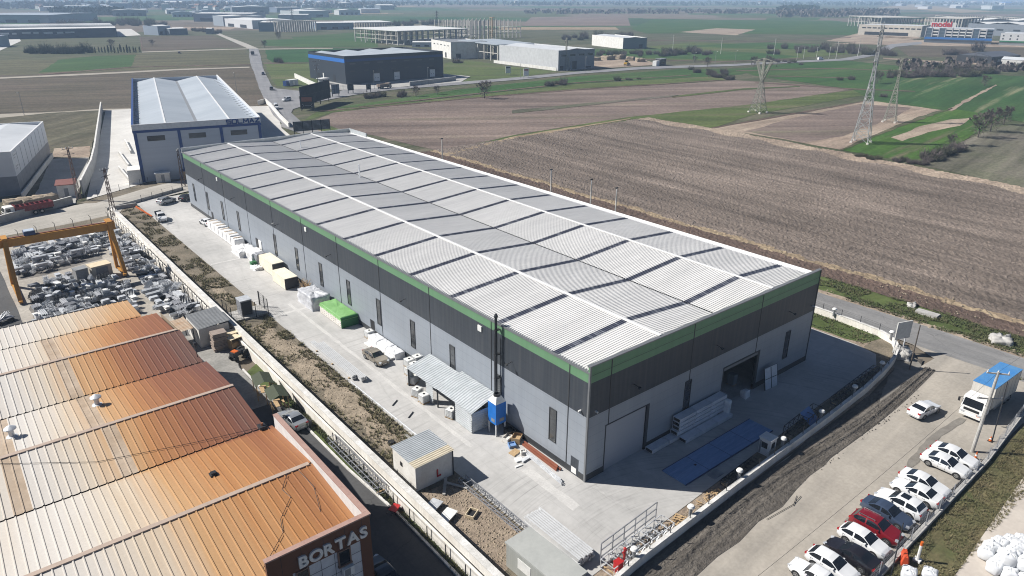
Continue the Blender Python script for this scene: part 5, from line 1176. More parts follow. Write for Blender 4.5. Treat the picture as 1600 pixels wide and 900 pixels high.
for x_, y0, y1 in ((7.8, -2.9, 2.9), (-7.9, -5.8, 4.6)):
    MB().b6(x_ - .25, x_ + .25, y0, y1, .3, .62).build('sill_beam', M['crane'], gc_)
    for y_ in (y0 + .3, y1 - .3): MB().tube((x_ - .2, y_, .25), (x_ + .2, y_, .25), .24, 10).build('wheel', M['dark'], gc_)
MB().b6(7.0, 7.9, -1.2, 1.2, 9.5, 9.75).b6(-8.0, -7.2, -1.2, 1.2, 9.5, 9.75).build('head_beam', M['crane'], gc_)
hz = MB().b6(-4.9, -3.3, -.75, .75, 9.55, 10.15).build('hoist_trolley', plain('navy_hoist', (.03, .05, .13), .5), gc_); MB().b6(-4.8, -3.4, -.7, .7, 10.15, 10.28).build('cover', plain('hoist_cover', (.45, .52, .62), .5), hz)
# steel yard stock
def beams(n, L_, s, seed):
    r = random.Random(seed); mb = MB()
    for i in range(n):
        y = (i % 4) * s * 1.6 - s * 2.4; z = (i // 4) * s * 1.3 + s * .6; j = r.uniform(-.2, .2)
        mb.b6(-L_ / 2 + j, L_ / 2 + j, y - s * .5, y + s * .5, z - s * .5, z - s * .38); mb.b6(-L_ / 2 + j, L_ / 2 + j, y - s * .06, y + s * .06, z - s * .38, z + s * .38); mb.b6(-L_ / 2 + j, L_ / 2 + j, y - s * .5, y + s * .5, z + s * .38, z + s * .5)
    return mb.b6(-L_ * .3, -L_ * .26, -s * 3, s * 3, 0, s * .1)
def trough():
    mb = MB(); mb.b6(-1, 1, -.45, -.4, 0, .75); mb.b6(-1, 1, .4, .45, 0, .75); mb.b6(-1, -.95, -.4, .4, 0, .75); mb.b6(.95, 1, -.4, .4, 0, .75); mb.b6(-.95, .95, -.4, .4, .1, .14)
    for x in (-.5, 0, .5): mb.b6(x - .03, x + .03, -.48, -.45, 0, .75)
    return mb
def plates(seed):
    r = random.Random(seed); mb = MB()
    for k in range(7): mb.box((r.uniform(-.15, .15), r.uniform(-.15, .15), .05 + k * .11), (1.6, 1.1, .05), r.uniform(-.15, .15))
    return mb
def gussets():
    mb = MB()
    for k in range(4):
        x = -.9 + .6 * k; mb.xprism([(-.6, 0), (.7, 0), (-.5, 1.5)], x, x + .06); mb.box((x + .03, -.1, .04), (.35, 1.3, .06))
    return mb
def frames(seed):
    r = random.Random(seed); mb = MB()
    for k in range(4):
        z = .08 + k * .2; o = r.uniform(-.15, .15)
        for y in (-.7, .7): mb.bar((-1.4 + o, y, z), (1.4 + o, y, z), .1)
        for x in (-1.4, -.7, 0, .7, 1.4): mb.bar((x + o, -.7, z), (x + o, .7, z), .08)
        mb.bar((-1.4 + o, -.7, z), (0 + o, .7, z), .06)
    return mb
def pipes(seed):
    mb = MB()
    for k in range(9):
        mb.tube((-1.7, -.55 + (k % 5) * .25 + (.12 if k > 4 else 0), .13 + (k // 5) * .22), (1.7, -.55 + (k % 5) * .25 + (.12 if k > 4 else 0), .13 + (k // 5) * .22), .12, 8)
    return mb
def cage():
    mb = MB()
    for z in (.06, .6, 1.1):
        for a, c in (((-.6, -.5), (.6, -.5)), ((.6, -.5), (.6, .5)), ((.6, .5), (-.6, .5)), ((-.6, .5), (-.6, -.5))): mb.bar((*a, z), (*c, z), .07)
    for x, y in ((-.6, -.5), (.6, -.5), (.6, .5), (-.6, .5)): mb.bar((x, y, 0), (x, y, 1.15), .08)
    for k in range(14): mb.box((random.Random(k).uniform(-.45, .45), random.Random(k + 50).uniform(-.35, .35), .15 + .05 * k), (.5, .25, .12), k * .7, .3 * (k % 3 - 1))
    return mb
def ring():
    mb = MB()
    mb.tube((0, 0, .1), (0, 0, .9), .55, 14); mb.lathe([(.55, .9), (.7, .9), (.7, 1.0), (.4, 1.02)], n=14); mb.lathe([(.75, 0), (.75, .1), (.55, .12)], n=14); return mb
KINDS = [('steel_beam_bundle', beams(12, 3.4, .2, 1), 'bundle of zinc grey steel beams lying in the crowded steel yard', 'steel beams', 'galv', 46),
 ('steel_beam_bundle', beams(8, 2.2, .26, 2), 'short bundle of thick dull grey beams in the crowded steel yard', 'steel beams', 'galv_dark', 36),
 ('steel_trough', trough(), 'open ribbed zinc trough standing in the crowded steel yard', 'trough', 'galv', 34),
 ('plate_stack', plates(3), 'untidy stack of flat zinc plates in the crowded steel yard', 'steel plates', 'galv', 34),
 ('gusset_group', gussets(), 'row of upright triangular zinc brackets in the crowded steel yard', 'brackets', 'galv', 26),
 ('frame_stack', frames(4), 'stack of flat barred zinc frames in the crowded steel yard', 'steel frames', 'galv', 44),
 ('pipe_bundle', pipes(5), 'bundle of round zinc pipes in the crowded steel yard', 'steel pipes', 'galv_dark', 26),
 ('parts_cage', cage(), 'square steel cage full of small zinc parts in the steel yard', 'parts cage', 'galv', 36),
 ('dark_frame_stack', frames(14), 'stack of frames coloured dark as shaded gaps between bright zinc in the steel yard', 'dark frames', 'dark', 26),  # coloured dark to imitate shade between the bright pieces
 ('dark_beam_bundle', beams(12, 3.0, .2, 15), 'bundle of beams coloured dark as shaded gaps between bright zinc in the steel yard', 'dark beams', 'dark', 26),  # dark copy added so the stock seems to have shaded gaps
 ('white_plate_stack', plates(9), 'stack of bright white plates in the crowded steel yard', 'white plates', 'white', 20),
 ('flanged_drum', ring(), 'round flanged zinc drum standing in the crowded steel yard', 'drum', 'galv', 14)]
def in_poly(x, y, poly):
    c = False; n = len(poly)
    for i in range(n):
        x0, y0 = poly[i]; x1, y1 = poly[(i + 1) % n]
        if (y0 > y) != (y1 > y) and x < (x1 - x0) * (y - y0) / (y1 - y0) + x0: c = not c
    return c
Z1 = [tuple(P(*q)[:2]) for q in ((22, 395), (110, 378), (150, 368), (172, 366), (150, 400), (120, 408), (70, 425), (28, 432))]
Z2 = [tuple(P(*q)[:2]) for q in ((55, 455), (110, 428), (122, 448), (165, 438), (205, 448), (210, 470), (215, 490), (100, 520), (60, 512))]
Z3 = [(-22.2, 122), (-17.8, 126), (-17.6, 66), (-21.5, 66), (-22.0, 78), (-20.8, 88), (-21.5, 100)]
ZONES = [(Z1, .36), (Z2, .36), (Z3, .28)]
r5 = random.Random(11); placed = []
pool = [i for i, k in enumerate(KINDS) for _ in range(int(k[5] * 2.5))]; r5.shuffle(pool)
KM = [k[1].mesh(k[0], M[k[4]]) for k in KINDS]
def drop(poly, i, tries=60):
    xs = [p[0] for p in poly]; ys = [p[1] for p in poly]
    for _ in range(tries):
        x, y = r5.uniform(min(xs), max(xs)), r5.uniform(min(ys), max(ys))
        y = round(y / 2.1) * 2.1 + r5.uniform(-.12, .12)
        if not in_poly(x, y, poly): continue
        near = [p for p in placed if (p[0] - x) ** 2 + (p[1] - y) ** 2 < .7]
        if len(near) >= 2: continue
        z = max([p[2] + .55 for p in near], default=0.0)
        if z > 1.5: continue
        placed.append((x, y, z)); k = KINDS[i]
        inst(KM[i], k[0], k[2], k[3], (x, y, z), r5.choice((.12, .12, 1.69, 1.69, .9)) + r5.uniform(-.07, .07), 'steel yard: ' + k[3], r5.uniform(.5, .78)); return
for n_, i in enumerate(pool):
    drop(ZONES[0 if n_ % 100 < 34 else (1 if n_ % 100 < 72 else 2)][0], i)
for lab, u, v, s, rz in (('cream box container with flat lid, larger of two in the steel yard', -26.0, 93.6, (3.2, 2.4, 2.3), .15), ('grey box container, smaller and darker of two in the steel yard', -29.0, 93.0, (1.9, 1.8, 2.4), .15)):
    t = thing('site_container', lab, 'container', (u, v, 0), rz); MB().b6(-s[0] / 2, s[0] / 2, -s[1] / 2, s[1] / 2, 0, s[2]).build('body', mat('cream_container' if s[0] > 2 else 'grey_container', (.52, .48, .41) if s[0] > 2 else (.27, .27, .26), None, mode='obj', sc=1, grain=.1), t); MB().b6(-s[0] / 2 - .05, s[0] / 2 + .05, -s[1] / 2 - .05, s[1] / 2 + .05, s[2], s[2] + .1).build('lid', M['wood_pale'] if s[0] > 2 else M['corr_grey'], t); MB().b6(-s[0] * .3, s[0] * .3, -s[1] / 2 - .02, -s[1] / 2, .1, s[2] * .9).build('door', M['corr_grey'], t)
t = thing('scrap_cart', 'dark cart of tangled bars on the shaded lane beside the steel yard', 'cart', (-41.5, 82.0, 0), .4); MB().b6(-1.3, 1.3, -.8, .8, .5, .6).build('bed', M['galv_dark'], t)
for x_ in (-.9, .9):
    for y_ in (-.75, .75): MB().tube((x_, y_ - .1, .28), (x_, y_ + .1, .28), .28, 10).build('wheel', M['rubber'], t)
mb = MB()
for k in range(16): mb.bar((rnd.uniform(-1.2, 0), rnd.uniform(-.7, .7), .65), (rnd.uniform(0, 1.3), rnd.uniform(-.7, .7), rnd.uniform(.7, 1.4)), .07)
mb.build('bars', M['galv'], t)
# ------------------------------------------------------------------ vehicles
PAINT = {'white': plain('car_white', (.74, .75, .76), .25, 0, .5, .8, .03), 'red': plain('car_red', (.20, .008, .014), .28, .1, .5, .9, .05), 'blue': plain('car_slate_blue', (.06, .085, .14), .28, .3, .5, .9, .05),
 'black': plain('car_black', (.018, .016, .02), .25, .1, .5, .9, .05), 'silver': plain('car_silver', (.42, .44, .46), .3, .5, .5, .7, .05), 'tan': plain('car_tan', (.27, .235, .185), .35, .4, .5, .6, .08), 'olive': plain('car_grey_green', (.12, .13, .115), .4, .1, .5, .4, .05), 'dark': plain('car_dark', (.03, .033, .04), .3, .2, .5, .6, .05)}
PROFILE = {  # length, width, belt, (t from front, roof line height), windscreen, rear glass
 'sedan': (4.6, 1.80, .93, [(0, .50), (.05, .66), (.3, .78), (1.15, .93), (1.38, .99), (2.08, 1.38), (2.5, 1.45), (2.95, 1.44), (3.3, 1.37), (3.92, 1.09), (4.12, 1.05), (4.5, 1.0), (4.57, .75), (4.6, .5)], (1.38, 2.08), (3.3, 3.92)),
 'hatch': (4.3, 1.78, .96, [(0, .50), (.05, .68), (.3, .8), (1.05, .96), (1.25, 1.02), (1.95, 1.42), (2.4, 1.5), (3.2, 1.47), (3.6, 1.4), (4.08, 1.05), (4.24, .95), (4.28, .75), (4.3, .5)], (1.25, 1.95), (3.6, 4.08)),
 'suv': (4.45, 1.85, 1.05, [(0, .55), (.05, .78), (.3, .92), (1.1, 1.07), (1.3, 1.12), (1.95, 1.55), (2.4, 1.65), (3.4, 1.63), (3.85, 1.54), (4.22, 1.15), (4.38, 1.05), (4.43, .8), (4.45, .55)], (1.3, 1.95), (3.85, 4.22)),
 'old': (4.3, 1.66, .90, [(0, .52), (.04, .78), (.15, .82), (1.2, .88), (1.32, .92), (1.75, 1.34), (2.1, 1.40), (2.95, 1.39), (3.15, 1.34), (3.5, .98), (3.62, .94), (4.22, .90), (4.27, .7), (4.3, .52)], (1.32, 1.75), (3.15, 3.5)),
 'van': (5.3, 1.98, 1.25, [(0, .55), (.06, .9), (.25, 1.05), (.75, 1.2), (.95, 1.3), (1.6, 2.0), (1.95, 2.2), (2.4, 2.27), (5.05, 2.25), (5.24, 2.1), (5.28, .8), (5.3, .55)], (.95, 1.6), (5.05, 5.24)),
 'minivan': (4.5, 1.84, 1.1, [(0, .55), (.05, .8), (.25, .95), (.85, 1.1), (1.05, 1.17), (1.75, 1.72), (2.2, 1.84), (4.1, 1.82), (4.3, 1.74), (4.42, 1.2), (4.47, .8), (4.5, .55)], (1.05, 1.75), (4.3, 4.42))}
CARS = {}
def make_car(kd, paint, roof=False, rails=False):
    L_, W_, belt, prof, ws, rg = PROFILE[kd]; pm = PAINT[paint]
    ts = sorted(set([p[0] for p in prof] + [i * .13 for i in range(int(L_ / .13))] + [ws[0] + .28, rg[1] - .22]))
    ts = [t for i, t in enumerate(ts) if i == 0 or t - ts[i - 1] > .025]
    def top(t):
        for (a, h), (c, g) in zip(prof[:-1], prof[1:]):
            if a <= t <= c: return h + (g - h) * (t - a) / max(1e-6, c - a)
        return prof[-1][1]
    def hw(t):
        f = min(1, t / .75); r = min(1, (L_ - t) / .8)
        return W_ / 2 * (.80 + .20 * math.sin(f * PI / 2)) * (.86 + .14 * math.sin(r * PI / 2))
    NP = 11; rings = []
    for t in ts:
        zt = top(t); w = hw(t); zb = min(belt + .015 * t, zt - .03); cab = zt - zb
        ins = .36 * cab if cab > .08 else 0.02
        low = .24 + (.10 if t < .25 or t > L_ - .25 else 0)
        rings.append([(w * .86, low - .04), (w * .965, low + .06), (w, .5 * (low + zb)), (w * .995, zb - .12), (w * .955, zb - .01), (w * .95, zb),
                      (w * .95 - ins * .82, zb + cab * .86), (w * .95 - ins - .05, zb + cab * .97), (w * .66 - ins * .5, zt), (w * .33, zt + .012), (0, zt + .018)])
    def mid(i): return (ts[i] + ts[i + 1]) / 2
    bp = (ws[1] + rg[0]) / 2
    def cls(i, j):
        t = mid(i); cab = top(t) - (belt + .015 * t)
        if j == 5 and cab > .16 and ws[0] + .22 < t < rg[1] - .16:
            if abs(t - bp) < .06: return 'body'
            if kd == 'van' and t > 2.3: return 'body'
            return 'side'
        if j >= 7 and ws[0] < t < ws[1]: return 'front'
        if j >= 7 and rg[0] < t < rg[1]: return 'rear'
        return 'body'
    X = lambda t: L_ / 2 - t
    parts = {'body': MB(), 'front': MB(), 'rear': MB(), 'side1': MB(), 'side-1': MB()}
    # shared vertices so that the paint shades smoothly
    for nm in ('body',):
        mb = parts[nm]; vs = []; fs = []
        ids = {}
        def vid(s, i, j):
            k = (s if j < NP - 1 else 0, i, j)
            if k not in ids:
                y, z = rings[i][j]; ids[k] = len(vs); vs.append((X(ts[i]), y * s, z))
            return ids[k]
        for s in (1, -1):
            for i in range(len(ts) - 1):
                for j in range(NP - 1):
                    if cls(i, j) == 'body': fs.append((vid(s, i, j), vid(s, i + 1, j), vid(s, i + 1, j + 1), vid(s, i, j + 1)))
        for i in (0, len(ts) - 1):
            fs.append(tuple([vid(1, i, j) for j in range(NP)] + [vid(-1, i, j) for j in range(NP - 2, -1, -1)]))
        mb.raw(vs, fs)
    for s in (1, -1):
        for i in range(len(ts) - 1):
            for j in range(NP - 1):
                c = cls(i, j)
                if c == 'body': continue
                q = [(X(ts[a]), rings[a][b_][0] * s * (.995 if c == 'side' else 1), rings[a][b_][1] - (.006 if c != 'side' else 0)) for a, b_ in ((i, j), (i + 1, j), (i + 1, j + 1), (i, j + 1))]
                parts['side%d' % s if c == 'side' else c].face(q)
    t_ = thing(kd + '_proto', 'x y z w', 'car')
    parts['body'].build('body', pm, t_, smooth=True)
    parts['front'].build('windscreen', M['glass'], t_); parts['rear'].build('rear_window', M['glass'], t_)
    parts['side1'].build('side_window', M['glass'], t_); parts['side-1'].build('side_window', M['glass'], t_)
    MB().b6(-L_ / 2 + .25, L_ / 2 - .25, -W_ * .42, W_ * .42, .18, .34).build('underbody', M['black'], t_)
    wr = .33 if kd not in ('suv', 'van') else .36; fx, rx = L_ / 2 - .88, -L_ / 2 + .95
    wm = MB().tube((0, -.105, 0), (0, .105, 0), wr, 18).mesh('tyre', M['rubber']); rm = MB()
    rm.tube((0, .0, 0), (0, .113, 0), wr * .66, 14).mi(1)
    for k in range(5):
        a = k * 2 * PI / 5; rm.box((math.cos(a) * wr * .4, .116, math.sin(a) * wr * .4), (.09, .01, .07), 0, -a)
    rme = rm.mesh('rim', [M['rim'], M['dark']])
    for x in (fx, rx):
        for s in (1, -1):
            a = MB(); n = 14; pts = [(x + (wr + .07) * math.cos(PI * k / n), wr + (wr + .05) * math.sin(PI * k / n)) for k in range(n + 1)] + [(x - wr - .07, .2), (x + wr + .07, .2)]
            yy = hw(L_ / 2 - x) * s
            a.yprism(pts, min(yy * .84, yy * 1.004), max(yy * .84, yy * 1.004)); a.build('wheel_arch', M['black'], t_)
            w_ = bpy.data.objects.new('wheel', wm); col.objects.link(w_); w_.parent = t_; w_.location = (x, s * (W_ / 2 - .10), wr); w_.rotation_euler.z = 0 if s > 0 else PI
            r_ = bpy.data.objects.new('rim', rme); col.objects.link(r_); r_.parent = w_
    for s in (1, -1):
        y = hw(.2) * .74 * s
        hl = MB().box((L_ / 2 - .16, y, top(.28) - .1), (.3, .34, .13), -.45 * s, .3); hl.build('headlight', M['lamp_w'], t_)
        y = hw(L_ - .1) * .80 * s
        MB().box((-L_ / 2 + .1, y, min(.9, belt - .02)), (.2, .3, .17), .3 * s).build('tail_light', M['lamp_r'], t_)
        MB().box((X(ws[0] + .42), (W_ / 2 + .06) * s, belt + .06), (.14, .2, .12)).build('mirror', pm, t_)
    MB().box((L_ / 2 - .005, 0, .42), (.05, .9, .16)).build('grille', M['black'], t_)
    MB().box((L_ / 2 + .02, 0, .45), (.02, .5, .11)).build('number_plate', M['white'], t_); MB().box((-L_ / 2 - .015, 0, .62), (.03, .5, .11)).build('number_plate', M['white'], t_)
    zr = belt + .015 * 2.4
    for s in (1, -1):
        mb = MB()
        for t in ((ws[1] + ws[0]) / 2 + .3, bp + .02, rg[0] + .1): mb.b6(X(t) - .008, X(t) + .008, s * hw(t) * 1.001 - .004, s * hw(t) * 1.001 + .004, .38, belt - .06)
        for t in (bp - .12, rg[0] - .02): mb.b6(X(t) - .1, X(t) + .1, s * hw(t) * .998 - .012, s * hw(t) * .998 + .012, belt - .14, belt - .11)
        mb.build('door_seam', M['dark'], t_)
    if roof: MB().box((X((ws[1] + bp) / 2 + .15), 0, top(2.3) + .05), (.75, .8, .03)).build('sunroof', M['glass'], t_)
    if rails:
        for s in (1, -1):
            mb = MB(); mb.bar((X(ws[1] + .3), s * .56, top(2.4) + .07), (X(rg[0] - .1), s * .56, top(3.3) + .06), .05)
            for t in (ws[1] + .35, bp, rg[0] - .15): mb.b6(X(t) - .04, X(t) + .04, s * .56 - .03, s * .56 + .03, top(t) - .02, top(t) + .07)
            mb.build('roof_rail', M['rim'], t_)
    return t_
def car(name, kd, paint, lab, cat, x, y, rz, group=None, roof=False, rails=False, z=0.0):
    k = (kd, paint, roof, rails)
    if k not in CARS:
        o = CARS[k] = make_car(*k); o.location = (x, y, z); o.rotation_euler.z = rz
    else: o = dup(CARS[k], (x, y, z), rz)
    o.name = name; tag(o, lab, cat)
    if group: o['group'] = group
    elif 'group' in o: del o['group']
    return o
GP = 'cars parked in a row on the gravel'
def rowcar(px_, py_, nose, kd, paint, lab, dv=0.0, name='parked_car', **k):
    p = P(px_, py_, 1.42 if kd != 'suv' else 1.6)
    car(name, kd, paint, lab, 'car', p.x, -22.15 + dv, (-PI / 2 if nose < 0 else PI / 2) + rnd.uniform(-.03, .03), GP, **k)
rowcar(1484, 697, -1, 'sedan', 'white', 'white sedan beside the leaning concrete pole, farthest in the parked row')
rowcar(1474.5, 712, -1, 'sedan', 'white', 'white sedan with its nose to the fence, second from the concrete pole')
rowcar(1446.5, 744, -1, 'sedan', 'white', 'white sedan alone after the gap in the parked row, nose to the fence')
rowcar(1441, 761, 1, 'sedan', 'white', 'white sedan parked tail to the fence, beside the white car with a sunroof', -.1)
rowcar(1417, 777, 1, 'suv', 'white', 'white sports utility car with a dark sunroof beside the slate blue sedan', .1, roof=True)
rowcar(1387, 789, -1, 'sedan', 'blue', 'slate blue sedan between the red car and the white car with a sunroof', .25)
rowcar(1363, 806, -1, 'suv', 'red', 'dark red car with roof rails next to the slate blue sedan', -.05, rails=True)
rowcar(1347, 830, -1, 'hatch', 'white', 'white hatchback between the red car and the black sedan', -.15)
rowcar(1327, 851, 1, 'sedan', 'black', 'black sedan parked tail to the fence between two white cars', -.35)
rowcar(1298, 868, -1, 'hatch', 'white', 'white hatchback next to the black sedan, towards the bottom edge', .1)
rowcar(1279, 890, 1, 'old', 'white', 'boxy old white saloon, nearest of the parked row', .35)
a_ = P(1440, 644, .7); car('white_sedan', 'sedan', 'white', 'white sedan driving alone on the gravel road by the blue topped truck', 'car', 40.7, -16.0, R(-8))
a_ = P(457, 653, .7); print('SEDAN', a_); car('silver_sedan', 'sedan', 'silver', 'silver sedan in the shaded service lane beside the rusty roofed factory', 'car', a_.x, a_.y, R(95))
a_ = P(594, 887, .7); car('dark_car', 'sedan', 'dark', 'dark navy car half hidden at the corner of the brown sign facade', 'car', -22.6, 1.3, R(90))
a_ = P(587, 556, .7); car('tan_sedan', 'sedan', 'tan', 'dusty tan sedan parked on the slab by the white wrapped bales', 'car', a_.x, a_.y, R(-88))
a_ = P(252, 339, .7); car('white_hatchback', 'suv', 'white', 'white car parked by the dark panel board at the far yard end', 'car', a_.x, a_.y, R(-95))
a_ = P(260, 313, .7); car('white_hatchback', 'suv', 'silver', 'pale silver car side on along the far kerb of the yard', 'car', a_.x, a_.y, R(27))
a_ = P(294, 309, .6); car('dark_car', 'hatch', 'dark', 'dark car peeping out behind the far corner of the grey warehouse', 'car', a_.x, a_.y + .5, R(27))
a_ = P(322, 346, .7); car('old_car', 'old', 'white', 'boxy white car hard against the long wall before the wrapped boards', 'car', a_.x, a_.y, R(95))
rd = angpx((420, 175), (396, 110))
def roadcar(px_, py_, ang, kd, paint, lab, cat='car', name='road_car'):
    p = P(px_, py_, .8); car(name, kd, paint, lab, cat, p.x, p.y, ang, None)
roadcar(431.5, 167, rd + PI, 'van', 'white', 'white high roofed van driving down the pale road', 'van', 'white_van')
roadcar(447.5, 155, rd + PI - .9, 'minivan', 'white', 'white minivan turning at the road junction by the billboard', 'van', 'minivan')
roadcar(424, 138, rd, 'minivan', 'olive', 'grey green van on the pale road above the junction', 'van', 'grey_van')
roadcar(411, 114.5, rd + PI, 'hatch', 'black', 'black car on the pale road, midway to the far crossing')
for k, (a, c, p_) in enumerate(((280, 81.5, 'dark'), (1282, 92.0, 'white'), (1027, 98.5, 'white'), (1366, 82.0, 'white'))):
    roadcar(a, c, rd if k == 0 else angpx((1200, 97), (1310, 92)), 'van' if k in (1, 3) else 'hatch', p_, ('dark car on the thin field track to the left of the pale road', 'white van far away on the side road near the pylon', 'white car by the black booth on the side road', 'white van far off on the curving road behind the tall pylon')[k], 'car' if k in (0, 2) else 'van', 'far_car')

def wheelset(t, xs, w, r, dual=()):
    me = MB().tube((0, -.14, 0), (0, .14, 0), r, 16).mesh('wheel', M['rubber']); hb = MB().tube((0, 0, 0), (0, .15, 0), r * .5, 12).mesh('hub', M['rim'])
    for x in xs:
        for s in (1, -1):
            o = bpy.data.objects.new('wheel', me); col.objects.link(o); o.parent = t; o.location = (x, s * w, r); o.rotation_euler.z = 0 if s > 0 else PI
            h = bpy.data.objects.new('hub', hb); col.objects.link(h); h.parent = o
def truck_cab(t, x0, w, h, m_):
    """cab from x0 (back) forward, 2 m long"""
    mb = MB(); c = w / 2
    prof = [(0, .55), (2.02, .55), (2.08, 1.0), (2.02, 1.55), (1.75, h - .12), (1.55, h), (.05, h), (0, h - .1)]
    mb.yprism([(x0 + a, z) for a, z in prof], -c, c); cab = mb.build('cab', m_, t)
    MB().hexa([(x0 + 2.035, -c + .12, 1.6), (x0 + 2.03, c - .12, 1.6), (x0 + 1.99, c - .12, 1.6), (x0 + 1.99, -c + .12, 1.6), (x0 + 1.80, -c + .18, h - .25), (x0 + 1.80, c - .18, h - .25), (x0 + 1.74, c - .18, h - .25), (x0 + 1.74, -c + .18, h - .25)]).build('windscreen', M['glass'], cab)
    for s in (1, -1):
        MB().b6(x0 + .75, x0 + 1.6, min(s * c, s * (c + .012)), max(s * c, s * (c + .012)), 1.6, h - .35).build('side_window', M['glass'], cab)
        MB().box((x0 + 2.1, s * (c - .3), .85), (.06, .36, .2)).build('headlight', M['lamp_w'], cab)
        mb = MB(); mb.bar((x0 + 1.95, s * c, h - .3), (x0 + 2.15, s * (c + .3), h - .35), .04); mb.box((x0 + 2.15, s * (c + .3), h - .6), (.08, .22, .5)); mb.build('mirror', M['black'], cab)
    MB().box((x0 + 2.09, 0, 1.25), (.05, w * .7, .3)).build('grille', M['black'], cab); MB().box((x0 + 2.1, 0, .55), (.16, w * .98, .3)).build('bumper', M['white'], cab)
    MB().box((x0 + 2.19, 0, .55), (.02, .5, .12)).build('number_plate', M['white'], cab)
    return cab
# big truck with the blue roof (nose towards -x)
tk = thing('box_truck', 'white box truck with a blue top parked across the gravel road end', 'truck', (48.3, -20.1, 0), R(178))
truck_cab(tk, 2.75, 2.35, 2.75, M['white'])
M['tarp_side'] = mat('dusty_white_tarp', (.62, .60, .56), (.50, .48, .44), sc=.6, rough=.6, mode='obj', bump=.2, bsc=2, st=(2, 1, .3), grain=.1)
MB().b6(-5.0, 2.65, -1.22, 1.22, 1.0, 3.88).build('body', M['tarp_side'], tk)
MB().b6(-5.03, 2.68, -1.25, 1.25, 3.88, 3.98).build('roof', mat('faded_blue_tarp', (.05, .21, .50), (.09, .25, .48), sc=.8, rough=.6, mode='obj', grain=.15, bump=.3, bsc=1.5), tk)
mb = MB(); mb.b6(-4.9, 4.2, -.45, .45, .6, 1.0); mb.build('chassis', M['dark'], tk); MB().b6(-3.2, 1.3, -1.2, -1.1, .55, .95).b6(-3.2, 1.3, 1.1, 1.2, .55, .95).build('side_guard', M['grey'], tk)
wheelset(tk, (3.9, -2.4, -3.6), .98, .48)
mb = MB()
for k in range(7): mb.b6(-4.9 + k * 1.2, -4.86 + k * 1.2, 1.22, 1.235, 1.0, 3.88)
mb.build('curtain_strap', M['grey'], tk)
MB().box((4.86, .85, .72), (.03, .4, .4), 0).build('hazard_plate', M['orange'], tk)
# red tipper on the rear road
def tipper(name, lab, x, y, rz, m_bed, m_cab, L_=6.2):
    t = thing(name, lab, 'truck', (x, y, 0), rz)
    truck_cab(t, 2.3, 2.3, 2.6, m_cab); mb = MB(); h0, h1 = 1.1, 2.35
    mb.b6(2.1 - L_, 2.1, -1.2, 1.2, h0, h0 + .12); mb.b6(2.1 - L_, 2.1, -1.22, -1.12, h0 + .12, h1); mb.b6(2.1 - L_, 2.1, 1.12, 1.22, h0 + .12, h1); mb.b6(2.0, 2.1, -1.12, 1.12, h0 + .12, h1 + .35); mb.b6(2.1 - L_, 2.2 - L_, -1.12, 1.12, h0 + .12, h1)
    for k in range(8): mb.b6(2.0 - L_ + .4 + k * (L_ - .6) / 7 - .05, 2.0 - L_ + .4 + k * (L_ - .6) / 7 + .05, -1.29, 1.29, h0 + .1, h1 - .02)
    mb.build('bed', m_bed, t); MB().b6(2.2 - L_, 4, -.45, .45, .6, 1.1).build('chassis', M['dark'], t); wheelset(t, (3.5, -1.5, -2.8), .98, .5); return t
rr = angpx((0, 352), (190, 316))
a_ = P(42, 338, 0); tipper('tipper_truck', 'dark red open tipper truck on the pale rear road at the left edge', a_.x + .2, a_.y + 1.3, rr + PI, plain('tipper_red', (.20, .022, .025), .5), M['white'], 7.4)
sr = angpx((566, 145), (632, 137))
a_ = P(600, 138, 0); tipper('dump_truck', 'tan dump truck on the side road in front of the dark blue building', a_.x, a_.y, sr, plain('tipper_tan', (.26, .20, .15), .6), plain('cab_tan', (.4, .34, .28), .5), 6.0)
a_ = P(395, 86, 0); t = tipper('dark_truck', 'dark truck driving away on the pale road near the far crossing', a_.x, a_.y, rd, M['dark'], M['dark'], 6.0)
# yellow loader in the works yard
a_ = P(724, 0 + 0, 0) if False else P(979, 102, 0)
t = thing('loader', 'yellow loader working in the sandy yard beyond the side road', 'loader', (a_.x, a_.y, 0), .4); my = plain('loader_yellow', (.60, .36, .02), .5)
MB().b6(-2.6, 1.4, -1.1, 1.1, .9, 2.0).build('body', my, t); MB().b6(-.8, .6, -.9, .9, 2.0, 3.4).build('cab', M['glass'], t); MB().b6(-.9, .7, -1, 1, 3.4, 3.55).build('roof', my, t); MB().hexa([(3.2, -1.4, .2), (4.4, -1.4, .1), (4.4, 1.4, .1), (3.2, 1.4, .2), (3.2, -1.4, 1.3), (3.6, -1.4, 1.3), (3.6, 1.4, 1.3), (3.2, 1.4, 1.3)]).build('bucket', M['dark'], t); MB().bar((1.0, -.8, 1.6), (3.3, -.8, .7), .25).bar((1.0, .8, 1.6), (3.3, .8, .7), .25).build('arm', my, t); wheelset(t, (1.3, -1.7), 1.15, .75)
